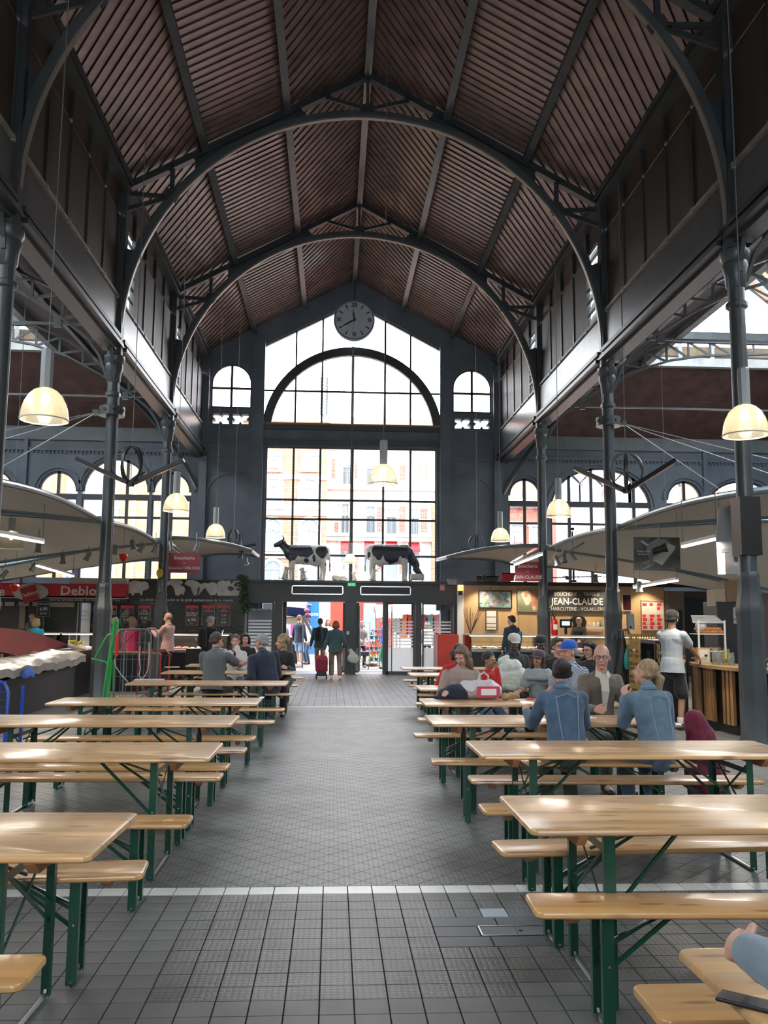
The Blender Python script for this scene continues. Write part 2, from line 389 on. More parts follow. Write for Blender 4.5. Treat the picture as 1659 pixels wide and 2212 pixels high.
for bi in range(len(BAYS)-1):
    Y0,Y1=BAYS[bi],BAYS[bi+1]
    # backing slab per slope, structure
    c=B()
    for s_ in(-1,1):
        xe=X0+s_*5.25; ze=EAVE-.25*SL+.06
        c.add([(X0,Y0,RIDGE+.06),(X0,Y1,RIDGE+.06),(xe,Y1,ze),(xe,Y0,ze),(X0,Y0,RIDGE+.16),(X0,Y1,RIDGE+.16),(xe,Y1,ze+.1),(xe,Y0,ze+.1)],[(0,1,2,3),(7,6,5,4),(0,3,7,4),(1,5,6,2),(3,2,6,7),(0,4,5,1)])
    ce=c.build('ceiling',WOOD_R2,kind='structure',origin=(X0,(Y0+Y1)/2,EAVE))
    ORG[ce.name]=Matrix.Translation((X0,(Y0+Y1)/2,EAVE))
    join=B() if bi<3 else None
    for s_ in(-1,1):
        Vd=Vector((s_*5,0,-(RIDGE-EAVE))).normalized(); Lv=Vector((5,0,RIDGE-EAVE)).length/3
        N=Vector((-s_*(RIDGE-EAVE),0,-5)).normalized()
        for p in range(3):
            O=Vector((X0,Y0,RIDGE))+Vd*(Lv*p)+N*0
            plank_panel(ce,O,Vector((0,1,0)),Vd,N,Y1-Y0,Lv,('d+','v','d+')[p],.205,WOOD_R,join)
    if join: join.build('planks',WOOD_R,ce,kind='stuff')
# purlins
for k,off in enumerate((0,1.667,-1.667,3.333,-3.333)):
    z=RIDGE-abs(off)*SL
    b=B(); b.bb((X0+off-.045,-11.65,z-.19),(X0+off+.045,28.9,z-.03)); b.bb((X0+off-.075,-11.65,z-.21),(X0+off+.075,28.9,z-.18))
    b.build('roof_purlin',IRON,label=['iron purlin along the peak of the roof','upper iron purlin on the butcher stall side slope','upper iron purlin on the fruit stall side slope','lower iron purlin on the slope above the wooden bar','lower iron purlin on the slope above the fruit stall'][k],cat='beam')
for s_,nm in((-1,'west'),(1,'east')):
    x=X0+s_*4.93
    b=B(); b.bb((x-.10,-11.65,EAVE-.16),(x+.10,28.9,EAVE+.02)); b.bb((x-s_*.16-.03,-11.65,EAVE-.10),(x-s_*.16+.03,28.9,EAVE-.04)); b.bb((x-.13,-11.65,EAVE-.22),(x+.13,28.9,EAVE-.16))
    b.build('trim_%d'%(1 if s_<0 else 2),IRON,kind='structure')
# arched trusses
def truss(Y,lab):
    t=thing('arched_truss',lab,'roof truss',(X0,Y,7.2))
    for s_ in(-1,1):
        a=Vector((X0+s_*4.95,Y,EAVE-.12)); c=Vector((X0,Y,RIDGE-.12))
        b=B(); b.bar(a,c,.05,.16); b.bar(a,c,.17,.025,off=(0,-.08)); b.build('rafter',IRON_D,t)
        # web plate between arch and rafter, between the purlins
        P=[]; 
        for i in range(13):
            x=1.2+(3.55-1.2)*i/12; P.append((X0+s_*x,7.25+math.sqrt(4.95**2-x*x)))
        top=[(X0+s_*3.55,RIDGE-3.55*SL-.1),(X0+s_*1.45,RIDGE-1.45*SL-.1)]
        b=B().prism(P+top,Y-.012,Y+.012); b.build('web_plate',IRON_D,t)
        jn=(X0+s_*4.0,7.25+math.sqrt(5.0**2-16.0))
        for q in((X0+s_*4.85,EAVE-.25),(X0+s_*4.0,RIDGE-4.0*SL-.15),(X0+s_*4.9,jn[1]-.55+.25)):
            B().bar((jn[0],Y,jn[1]),(q[0],Y,q[1]),.09,.05,up=(0,1,0)).build('strut',IRON_D,t)
        B().lathe([(0,-.03),(.17,-.03),(.17,.03),(0,.03)],(jn[0],Y,jn[1]+.02),6,M=Matrix.Rotation(R(90),3,'X')).build('gusset',IRON_D,t)
        B().bar((X0,Y,12.33),(X0+s_*.95,Y,RIDGE-.95*SL-.14),.08,.05,up=(0,1,0)).build('strut',IRON_D,t)
        # side post above the column and spandrel
        B().bb((X0+s_*5.0-.11,Y-.13,7.0),(X0+s_*5.0+.13,Y+.13,EAVE-.1)).build('post',IRON_D,t,bevel=.01)
        P=[(X0+s_*4.95*math.cos(a_),7.25+4.95*math.sin(a_)) for a_ in [i*R(21)/8 for i in range(9)]]
        B().prism(P+[(X0+s_*4.93,P[-1][1]+.12)],Y-.012,Y+.012).build('spandrel',IRON_D,t)
    b=B().ring(X0,7.25,4.90,4.99,Y-.09,Y+.09,0,PI,60); b.ring(X0,7.25,4.98,5.06,Y-.02,Y+.02,R(8),R(172),60)
    b.build('arch_rib',IRON,t,smooth=True,auto=30)
    b=B().ring(X0,7.25,4.875,4.905,Y-.045,Y+.045,0,PI,60); b.build('rib_flange',mat('worn_rib_edge',(.20,.18,.15),.4,.3),t,smooth=True,auto=30)
    B().bar((X0,Y,12.2),(X0,Y,RIDGE-.15),.07,.07).build('king_post',IRON_D,t)
    B().lathe([(0,-.04),(.14,-.04),(.16,0),(.14,.04),(0,.04)],(X0,Y,12.33),8,M=Matrix.Rotation(R(90),3,'X')).build('gusset',IRON_D,t)
    return t
labs={-5.85:None,-.05:None,5.75:'arched iron truss overhead, nearest one, mostly above the view',11.55:'arched iron truss whose ends show at the top corners',17.35:'big arched iron truss, the wider of the two whole ones in view',23.15:'arched iron truss nearest the clock window, smaller in view'}
for Y in BAYS[3:7]: truss(Y,labs[Y])
# columns
def column(x,Y,lab,collar):
    t=thing('iron_column',lab,'column',(x,Y,0)); s_=-1 if x<X0 else 1
    b=B().lathe([(.205,0),(.205,.10),(.178,.16),(.170,1.72),(.182,1.76),(.182,1.84),(.172,1.9),(.150,2.02),(.138,2.24),(.144,2.28),(.125,2.34)],(x,Y,0),8,a0=PI/8); b.build('pedestal',IRON,t,smooth=True,auto=30)
    b=B().lathe([(.118,2.2),(.113,3.2),(.108,6.05)],(x,Y,0),20); b.build('shaft',IRON,t,smooth=True)
    b=B().lathe([(.11,6.0),(.15,6.03),(.15,6.09),(.115,6.12),(.115,6.3),(.14,6.34),(.15,6.5),(.18,6.62),(.17,6.68),(.205,6.74),(.205,6.84),(.15,6.87),(.15,7.0)],(x,Y,0),12); b.build('capital',IRON,t,smooth=True,auto=30)
    b=B().bb((x-.1,Y-.1,6.85),(x+.1,Y+.1,7.25))
    b.build('column_head',IRON_D,t)
    # curved brackets along Y under the girder
    for d in(-1,1):
        pts=[(x,Y+d*(.16+.75*(1-math.cos(a))),6.5+.72*math.sin(a)) for a in [i*PI/2/8 for i in range(9)]]
        b=B(); 
        for i in range(8): b.bar(pts[i],pts[i+1],.06,.035)
        b.build('bracket',IRON,t)
    B().tube([(x-s_*.13,Y-.05,1.9),(x-s_*.125,Y-.05,7.0)],.012,6).build('conduit',STEEL,t)
    if collar:
        b=B().lathe([(.12,-.09),(.25,-.09),(.25,.09),(.12,.09),(.12,-.09)],(x,Y,5.72),16,caps=False); b.build('collar',IRON,t)
        for a in range(8):
            an=a*PI/4+PI/8; B().lathe([(0,0),(.035,0),(.035,.012),(0,.012)],(x+.25*math.cos(an),Y+.25*math.sin(an),5.72),8,M=Euler((0,R(90),an)).to_matrix()).build('bolt_hole',BLACK,t)
        B().box((x+s_*.30,Y,5.70),(.14,.10,.10)).build('lug',IRON,t)
    return t
for x in(XL,XR):
    for Y in(5.75,11.55,17.35,23.15):
        sidew='on the fruit stall side' if x<X0 else 'on the bakery side'
        rank={5.75:'beside the camera',11.55:'nearest visible one',17.35:'with a bolted ring collar',23.15:'nearest the entrance, without a collar'}[Y]
        column(x,Y,'slender grey iron column %s, %s'%(sidew,rank),Y in(17.35,))
# clerestory side walls (girder, sill, panels, louvres)
PANEL=mat('clerestory_board',(.038,.031,.024),.55,bump=.2,bscale=40,stretch=(1,1,.05),var=.25)
BOARD2=mat('reddish_upper_boards',(.055,.036,.027),.4,bump=.4,bscale=5,var=.25)
GIRD=mat('girder_plate_paint',(.080,.086,.095),.3,bump=.06,bscale=6,var=.2)
SILL=mat('pale_sill',(.24,.23,.20),.5,var=.3)
for s_ in(-1,1):
    x=X0+s_*5.0; wn='wall_west' if s_<0 else 'wall_east'; wn={-1:'wall_left',1:'wall_right'}[s_]
    b=B().bb((x+s_*.06,-11.65,7.95),(x+s_*.12,28.9,8.02)); wl=b.build(wn,PANEL,kind='structure',origin=(x,8,7)); ORG[wl.name]=Matrix.Translation((x,8,7))
    for bi in range(len(BAYS)-1):
        Y0,Y1=BAYS[bi]+.13,BAYS[bi+1]-.13
        inx=x-s_*.02
        B().bb((x-s_*.05,Y0,7.24),(x,Y1,7.97)).build('girder_plate',GIRD,wl)
        b=B(); b.bb((x-s_*.16,Y0,7.16),(x+s_*.02,Y1,7.24)); b.bb((x-s_*.12,Y0,7.08),(x+s_*.02,Y1,7.15)); b.bb((x-s_*.20,Y0,6.99),(x+s_*.02,Y1,7.07)); b.bb((x-s_*.07,Y0,6.93),(x+s_*.2,Y1,6.99))
        b.build('girder_moulding',IRON_D,wl)
        n=5; L=(Y1-Y0)/n
        b=B().bb((x-s_*.06,Y0,8.03),(x+s_*.06,Y1,8.09))
        for k in range(n+1): b.bb((x-s_*.07,Y0+L*k-.05,8.0),(x+s_*.06,Y0+L*k+.05,8.1))
        b.build('sill',SILL,wl)
        B().bb((x+s_*.03,Y0,9.84),(x+s_*.09,Y1,EAVE-.1)).build('upper_boarding',BOARD2,wl)
        for k in range(n):
            ya,yb=Y0+L*k,Y0+L*(k+1)
            if k==0 and bi>=5:
                for j in range(6):
                    z=8.12+.285*j
                    B().add([(x+s_*.0,ya+.12,z),(x,yb-.05,z),(x+s_*.07,yb-.05,z+.26),(x+s_*.07,ya+.12,z+.26)],[(0,1,2,3)]).build('louvre_glass',glass('louvre_glass',(.85,.93,.95),opac=.25),wl)
                    B().bb((x-s_*.03,ya+.1,z-.02),(x+s_*.03,yb-.04,z+.005)).build('louvre_bar',IRON,wl)
            else:
                B().bb((x,ya+.03,8.09),(x+s_*.04,yb-.03,9.77)).build('panel',PANEL,wl,bevel=.006)
                B().bb((x+s_*.05,ya+.3,9.79),(x+s_*.06,yb-.3,9.82)).build('slit_bar',SILL,wl)
            B().bb((x-s_*.03,yb-.025,8.05),(x+s_*.06,yb+.025,10.35)).build('mullion',IRON_D,wl)
# aisle trusses and roofs
def aisle(s_):
    xs=X0+s_*5.0; W=13.2; xc=xs+s_*W/2
    F=lambda d:xs+s_*d
    nm='left' if s_<0 else 'right'
    top=[(.1,7.55),(1.0,8.1),(1.9,8.52),(3.0,9.12),(3.7,9.4),(6.6,9.4)]
    bot=[(.13,6.4),(.3,6.85),(.55,7.2),(1.08,7.62),(1.73,8.03),(2.7,8.55),(3.65,8.86),(4.6,9.02),(6.6,9.12)]
    def ip(L,d):
        for i in range(len(L)-1):
            if L[i][0]<=d<=L[i+1][0]: return L[i][1]+(L[i+1][1]-L[i][1])*(d-L[i][0])/(L[i+1][0]-L[i][0])
        return L[-1][1]
    for Y in BAYS[3:7]:
        where={5.75:'nearest the camera',11.55:'above the nearest column',17.35:'on the collared column',23.15:'nearest the entrance wall'}[Y]
        t=thing('lattice_truss','riveted lattice truss over the %s aisle, %s'%('fruit stall' if s_<0 else 'bakery',where),'roof truss',(xs,Y,7.5))
        for m_ in(0,1):
            G=(lambda d:F(d)) if m_==0 else (lambda d:F(W-d))
            b=B()
            for L,w_ in((top,.12),(bot,.10)):
                for i in range(len(L)-1): b.bar((G(L[i][0]),Y,L[i][1]),(G(L[i+1][0]),Y,L[i+1][1]),w_,.05)
            b.build('chord',IRON,t)
            d=.45; first=True
            while d<6.5:
                B().bar((G(d),Y,ip(bot,d)),(G(d),Y,ip(top,d)),.06,.03,up=(0,1,0)).build('lattice_bar',IRON,t)
                if d+.62<6.6: B().bar((G(d),Y,ip(top,d)),(G(d+.62),Y,ip(bot,d+.62)),.06,.03,up=(0,1,0)).build('lattice_bar',IRON,t)
                d+=.62
        B().bar((F(.1),Y,7.5),(F(W-.1),Y,7.5),.045,.045).build('tie_bar',IRON,t)
        B().bb((F(1.15)-.08,Y-.03,7.42),(F(1.15)+.08,Y+.03,7.62)).build('gusset',IRON,t)
    # roof: nave-side slope, outer slope, end hip, skylight lantern
    d1=3.95; z1=7.55+.545*d1; YE=25.95; YS=-11.65
    c=B(); th=.12
    for a in(0,1):
        G=(lambda d:F(d)) if a==0 else (lambda d:F(W-d))
        P=[(G(0),YS,7.62),(G(d1),YS,z1+.07),(G(d1),YE,z1+.07),(G(0),28.95,7.62+.0)]
        c.add(P+[(x_,y_,z_+th) for x_,y_,z_ in P],[(0,1,2,3),(7,6,5,4),(0,4,5,1),(1,5,6,2),(2,6,7,3),(3,7,4,0)])
    P=[(F(0),28.95,7.9),(F(W),28.95,7.9),(F(W-d1),YE,z1+.07),(F(d1),YE,z1+.07)]
    c.add(P+[(x_,y_,z_+th) for x_,y_,z_ in P],[(0,1,2,3),(7,6,5,4),(0,4,5,1),(1,5,6,2),(2,6,7,3),(3,7,4,0)])
    ce=c.build('ceiling',WOOD_R2,kind='structure',origin=(xc,10,7.5)); ORG[ce.name]=Matrix.Translation((xc,10,7.5))
    j=B(); 
    for a in(0,1):
        G=(lambda d:F(d)) if a==0 else (lambda d:F(W-d)); sg=s_ if a==0 else -s_
        Vd=Vector((sg*d1,0,z1-7.55)).normalized(); N=Vector((sg*(z1-7.55),0,-d1)).normalized()
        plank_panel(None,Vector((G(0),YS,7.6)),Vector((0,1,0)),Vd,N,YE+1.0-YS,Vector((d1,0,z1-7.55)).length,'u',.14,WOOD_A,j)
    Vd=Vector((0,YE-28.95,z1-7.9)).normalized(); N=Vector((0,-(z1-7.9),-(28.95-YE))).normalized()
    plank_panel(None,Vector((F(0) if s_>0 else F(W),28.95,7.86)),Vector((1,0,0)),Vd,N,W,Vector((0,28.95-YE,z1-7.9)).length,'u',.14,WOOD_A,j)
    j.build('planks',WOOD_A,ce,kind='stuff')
    # longitudinal grey purlins and hip ribs
    for d in(.35,2.0): B().bb((F(d)-.05,YS,7.55+.545*d-.13),(F(d)+.05,27.5,7.55+.545*d)).build('purlin',IRON,ce)
    for a in(0,1):
        G=(lambda d:F(d)) if a==0 else (lambda d:F(W-d))
        b=B(); pts=[]
        for i in range(11):
            u=i/10; pts.append((G(d1*u+.05),28.85+(YE-28.85)*u,5.9+ (z1-.15-5.9)*math.sin(u*PI/2)**.85))
        for i in range(10): b.bar(pts[i],pts[i+1],.10,.12)
        b.build('hip_rib',IRON,ce)
        B().bar((G(.05),28.9,7.75),(G(d1),YE,z1-.02),.1,.12).build('hip_rafter',IRON,ce)
    # curb
    CB=mat('pale_curb',(.30,.31,.30),.6,var=.2)
    zc=z1+.05
    b=B()
    for (xa,xb,ya,yb) in ((F(d1)-.1,F(d1)+.1,YS,YE),(F(W-d1)-.1,F(W-d1)+.1,YS,YE),(F(d1),F(W-d1),YE-.1,YE+.1)):
        b.bb((xa,ya,zc-.22),(xb,yb,zc+.05))
    b.build('skylight_curb',CB,ce)
    b=B()
    for (xa,xb,ya,yb) in ((F(d1)-.08,F(d1)+.08,YS,YE),(F(W-d1)-.08,F(W-d1)+.08,YS,YE),(F(d1),F(W-d1),YE-.08,YE+.08)):
        b.bb((xa,ya,zc+.65),(xb,yb,zc+.9))
    b.build('skylight_beam',IRON,ce)
    # wooden band strip and posts between curb and beam on the hip end
    b=B()
    k=F(d1)
    for i in range(6): 
        xx=F(d1+.1+i*(W-2*d1-.2)/5); b.bb((xx-.06,YE-.07,zc),(xx+.06,YE+.07,zc+.7))
    for Y in BAYS: 
        for dd in(d1,W-d1): b.bb((F(dd)-.06,Y-.08,zc),(F(dd)+.06,Y+.08,zc+.7))
    b.build('skylight_post',CB,ce)
    B().bb((F(d1+.1),YE+.02,zc+.1),(F(W-d1-.1),YE+.05,zc+.45)).build('skylight_board',mat('ochre_board',(.16,.11,.06),.6,var=.3),ce)
    # glazing: double pitch glass over the lantern
    zr=zc+.9; zt=zr+1.15
    gl=B(); gb=B()
    for a in(0,1):
        G=(lambda d:F(d)) if a==0 else (lambda d:F(W-d))
        gl.add([(G(d1),YS,zr),(G(d1),YE,zr),(xc,YE-1.2,zt),(xc,YS,zt)],[(0,1,2,3)])
        n=int((YE-YS)/.95)
        for i in range(n+1):
            y_=YS+(YE-YS)*i/n; y2=min(y_,YE-1.2)
            gb.bar((G(d1),y_,zr),(xc,y2,zt),.035,.06)
        for u in(.33,.66): gb.bar((G(d1)+(xc-G(d1))*u,YS,zr+(zt-zr)*u),(G(d1)+(xc-G(d1))*u,YE-1.2*u,zr+(zt-zr)*u),.03,.03)
    gl.add([(F(d1),YE,zr),(F(W-d1),YE,zr),(xc,YE-1.2,zt)],[(0,1,2)])
    gl.build('skylight_glass',glass('skylight_glass',(.93,.97,1.0)),ce); gb.bar((xc,YS,zt),(xc,YE-1.2,zt),.08,.08); gb.build('glazing_bar',IRON,ce)
    # side outer wall
    xo=F(W)
    b=B().bb((xo,-11.65,0),(xo+s_*.3,29.3,8.0)); b.build('wall_'+nm,WALLP,kind='structure')
    portal(xc,7,zr+.02,W-2*d1,36,(0,0,0))
aisle(-1); aisle(1)
# ---------------------------------------------------------------- entrance end wall
YW=28.95; YT=29.27
class W_: pass
ew=B()
ZT=RIDGE+.05
# nave part of the wall around openings
def solid(x0,x1,z0,z1,b=None): (b or ew).bb((x0,YW,z0),(x1,YT,z1))
gx=[-2.49,3.63]; gz0=8.10; gzs=10.82; gap=12.43
# gable: strips above gable window, following roof
def roofz(x): return RIDGE-abs(x-X0)*SL+.1
def gabz(x): return gap-abs(x-X0)*(gap-gzs)/3.06
xs_=[gx[0]+(gx[1]-gx[0])*i/12 for i in range(13)]
xs_=sorted(set(xs_+[X0]))
for a,b_ in zip(xs_[:-1],xs_[1:]): ew.prism([(a,gabz(a)),(b_,gabz(b_)),(b_,roofz(b_)),(a,roofz(a))],YW,YT)
# columns of wall each side
def side_wall(xa,xb,wx0,wx1):
    "xa..xb wall strip with small arched window wx0..wx1"
    cx=(wx0+wx1)/2; r=(wx1-wx0)/2; zs=10.18-r
    for p,q in((min(xa,xb),wx0),(wx1,max(xa,xb))): ew.prism([(p,2.0),(q,2.0),(q,roofz(q)),(p,roofz(p))],YW,YT)
    ew.arcwall(cx,zs,r,10.25,YW,YT,12)
    ew.prism([(wx0,10.25),(wx1,10.25),(wx1,roofz(wx1)),(wx0,roofz(wx0))],YW,YT)
    # quatrefoil strip 8.15..8.5
    qz0,qz1=8.12,8.46
    ew.bb((wx0,YW,qz1),(wx1,YT,8.66)); ew.bb((wx0,YW,2.0),(wx1,YT,qz0))
    h=(wx1-wx0); a=wx0+.08; c=cx-.06; d=cx+.06; e=wx1-.08
    ew.bb((wx0,YW,qz0),(a,YT,qz1)); ew.bb((c,YW,qz0),(d,YT,qz1)); ew.bb((e,YW,qz0),(wx1,YT,qz1))
    for p,q in((a,c),(d,e)):
        m_=(p+q)/2; zm=(qz0+qz1)/2
        for T in([(m_-.06,qz1),(m_+.06,qz1),(m_,qz1-.09)],[(m_-.06,qz0),(m_+.06,qz0),(m_,qz0+.09)],[(p,zm-.06),(p,zm+.06),(p+.08,zm)],[(q,zm-.06),(q,zm+.06),(q-.08,zm)]): ew.prism(T,YW,YT)
side_wall(-4.42,-2.49,-4.16,-2.81); side_wall(3.63,5.58,3.96,5.29)
solid(-2.49,3.63,7.38,gz0)            # lintel band between windows
ew.bb((-4.42,YW,0),(-2.9,YT,2.0)); ew.bb((3.55,YW,0),(5.58,YT,2.0)); solid(-2.49,-2.28,2.0,7.38); solid(3.41,3.63,2.0,7.38)
endwall=ew.build('wall_back',WALLP,kind='structure',origin=(X0,YW,0)); ORG[endwall.name]=Matrix.Translation((X0,YW,0))
# relief on the wall: pilasters, blind arches, cornice
for xa,xb in((-2.75,-2.38),(3.52,3.88)): B().bb((xa,YW-.14,2.0),(xb,YW,11.0)).build('pilaster',WALLP,endwall)
for xa,xb in((-4.45,-4.2),(5.33,5.6)): B().bb((xa,YW-.2,0),(xb,YW,10.3)).build('pilaster',WALLP,endwall)
for cx in(-3.48,4.62):
    B().ring(cx,5.75,.66,.76,YW-.06,YW,0,PI,16).build('blind_arch',WALLP,endwall)
    for q in(-.71,.71): B().bb((cx+q-.05,YW-.06,2.5),(cx+q+.05,YW,5.75)).build('blind_arch_side',WALLP,endwall)
for z in(7.0,7.45,8.0,10.95): 
    for xa,xb in((-4.4,-2.75),(3.9,5.55)): B().bb((xa,YW-.05,z),(xb,YW,z+.08)).build('moulding',WALLP,endwall)
B().bb((-2.49,YW-.1,7.42),(3.63,YW,7.6)).build('moulding',IRON_D,endwall)
B().bb((-2.49,YW-.1,7.95),(3.63,YW,8.12)).build('moulding',IRON_D,endwall)
# main lower window: window_1
def window(name,outline,vx,hz,glasspoly,frame=.05,y=YW+.1,m=IRON_D):
    b=B(); 
    for p,q in zip(outline,outline[1:]+outline[:1]): b.bar((p[0],y,p[1]),(q[0],y,q[1]),.08,.08,up=(0,1,0))
    w_=b.build(name,m,kind='structure',origin=(outline[0][0],y,outline[0][1])); ORG[w_.name]=Matrix.Translation((outline[0][0],y,outline[0][1]))
    for x,z0,z1,wd in vx: B().bb((x-wd/2,y-.03,z0),(x+wd/2,y+.03,z1)).build('mullion',m,w_)
    for z,x0,x1,wd in hz: B().bb((x0,y-.03,z-wd/2),(x1,y+.03,z+wd/2)).build('transom',m,w_)
    return w_
vx=[(x,2.9,7.38,.07) for x in(-1.37,-.48,1.63,2.54)]+[(.58,2.9,7.38,.11)]
hz=[(5.61,-2.28,3.41,.07),(4.97,-2.28,3.41,.07),(3.77,-2.28,3.41,.07)]
w1=window('window_1',[(-2.28,2.9),(3.41,2.9),(3.41,7.38),(-2.28,7.38)],vx,hz,None)
xs5=[-2.28,-1.37,-.48,.58,1.63,2.54,3.41]; zs5=[2.9,3.77,4.97,5.61,7.38]
for i in range(6):
    for j in range(4): B().add([(xs5[i],YW+.1,zs5[j]),(xs5[i+1],YW+.1,zs5[j]),(xs5[i+1],YW+.1,zs5[j+1]),(xs5[i],YW+.1,zs5[j+1])],[(0,1,2,3)]).build('pane',CLEAR,w1)
gv=[(x,gz0,gabz(x),.06) for x in(-1.35,-.46,1.67,2.53)]+[(.57,gz0,10.9,.09)]
w2_=window('window_2',[(-2.49,gz0),(3.63,gz0),(3.63,gzs),(X0,gap),(-2.49,gzs)],gv,[(9.31,-2.49,3.63,.06)],None)
gxs=[-2.49,-1.35,-.46,.57,1.67,2.53,3.63]
for i in range(6):
    a,b_=gxs[i],gxs[i+1]
    B().add([(a,YW+.1,gz0),(b_,YW+.1,gz0),(b_,YW+.1,9.31),(a,YW+.1,9.31)],[(0,1,2,3)]).build('pane',CLEAR,w2_)
    if a<X0<b_ and abs(a-X0)>.1 and abs(b_-X0)>.1: P=[(a,9.31),(b_,9.31),(b_,gabz(b_)),(X0,gap),(a,gabz(a))]
    else: P=[(a,9.31),(b_,9.31),(b_,gabz(b_)),(a,gabz(a))]
    B().add([(u,YW+.1,v) for u,v in P],[tuple(range(len(P)))]).build('pane',CLEAR,w2_)
B().ring(X0,7.82,2.74,3.03,YW-.02,YW+.16,R(5),R(175),40).build('arch_band',IRON_D,w2_,smooth=True,auto=30)
B().bb((-2.45,YW-.05,8.13),(3.6,YW+.05,8.19)).build('yellow_sill',mat('ochre_sill',(.35,.25,.07),.6),w2_)
for n_,(wx0,wx1) in((3,(-4.16,-2.81)),(4,(3.96,5.29))):
    cx=(wx0+wx1)/2; r=(wx1-wx0)/2; zs=10.18-r
    b=B().ring(cx,zs,r-.05,r,YW+.06,YW+.12,0,PI,16); b.bb((wx0,YW+.06,8.66),(wx0+.05,YW+.12,zs)); b.bb((wx1-.05,YW+.06,8.66),(wx1,YW+.12,zs)); b.bb((wx0,YW+.06,8.66),(wx1,YW+.12,8.72))
    ww=b.build('window_%d'%n_,IRON_D,kind='structure',origin=(cx,YW+.1,8.7)); ORG[ww.name]=Matrix.Translation((cx,YW+.1,8.7))
    B().bb((cx-.04,YW+.05,8.66),(cx+.04,YW+.13,10.18)).build('mullion',IRON_D,ww); B().bb((wx0,YW+.05,9.31),(wx1,YW+.13,9.38)).build('transom',IRON_D,ww)
    P=[(wx0,8.7),(wx1,8.7)]+[(cx+r*math.cos(a),zs+r*math.sin(a)) for a in [i*PI/12 for i in range(13)]]
    B().add([(u,YW+.09,v) for u,v in P],[tuple(range(len(P)))]).build('pane',CLEAR,ww)
# clock hung at the gable apex (text() is defined in the core part)
ck=thing('wall_clock','big round station clock with roman numerals hanging in the gable window','clock',(.58,28.55,10.92)); cx,cz,cy,cr=.58,11.6,28.45,.66
Mx=Matrix.Rotation(R(90),3,'X')
B().lathe([(0,-.14),(cr-.02,-.14),(cr+.02,-.10),(cr+.03,.06),(cr+.02,.10),(cr-.01,.10)],(cx,cy,cz),40,M=Mx).build('case',mat('clock_case',(.16,.20,.25),.5),ck,smooth=True,auto=35)
B().lathe([(0,.106),(cr-.03,.106),(cr-.03,.10)],(cx,cy,cz),40,M=Mx,caps=False).build('dial',mat('clock_dial',(.50,.54,.60),.5),ck)
NUM=mat('clock_black',(.02,.025,.035),.5); yf=cy-.107
def cpt(r,a): return (cx+r*math.sin(a),cz+r*math.cos(a))
def quadp(a,r0,r1,w0,w1): 
    u=(math.cos(a),-math.sin(a)); p,q=cpt(r0,a),cpt(r1,a); return [(p[0]-u[0]*w0,p[1]-u[1]*w0),(p[0]+u[0]*w0,p[1]+u[1]*w0),(q[0]+u[0]*w1,q[1]+u[1]*w1),(q[0]-u[0]*w1,q[1]-u[1]*w1)]
for k in range(12):
    a=k*PI/6
    if k%3: B().prism(quadp(a,.42,.58,.008,.026),yf-.006,yf).build('hour_wedge',NUM,ck)
    else: text('numeral',{0:'XII',3:'III',6:'VI',9:'IX'}[k],(cpt(.51,a)[0],yf,cpt(.51,a)[1]),.20,NUM,ck,ext=.003,bold=.03,sx=.8)
for a,L,w_,nm in((R(-8),.36,.032,'hour_hand'),(R(240),.50,.028,'minute_hand')):
    u=(math.cos(a),-math.sin(a)); P=[cpt(-.13,a),(cpt(.12,a)[0]+u[0]*w_,cpt(.12,a)[1]+u[1]*w_),(cpt(L*.6,a)[0]+u[0]*w_*.9,cpt(L*.6,a)[1]+u[1]*w_*.9),cpt(L,a),(cpt(L*.6,a)[0]-u[0]*w_*.9,cpt(L*.6,a)[1]-u[1]*w_*.9),(cpt(.12,a)[0]-u[0]*w_,cpt(.12,a)[1]-u[1]*w_)]
    B().prism(P,yf-.03,yf-.015).build(nm,NUM,ck)
B().lathe([(0,0),(.045,0),(.045,.03),(0,.03)],(cx,yf-.005,cz),12,M=Mx).build('hub',NUM,ck)
B().bar((cx,cy+.12,cz+.1),(cx,cy+.12,RIDGE-.2),.05,.05).build('hanger',IRON_D,ck); B().bar((cx,cy+.1,cz),(cx,YW+.1,cz),.05,.05).build('hanger',IRON_D,ck)
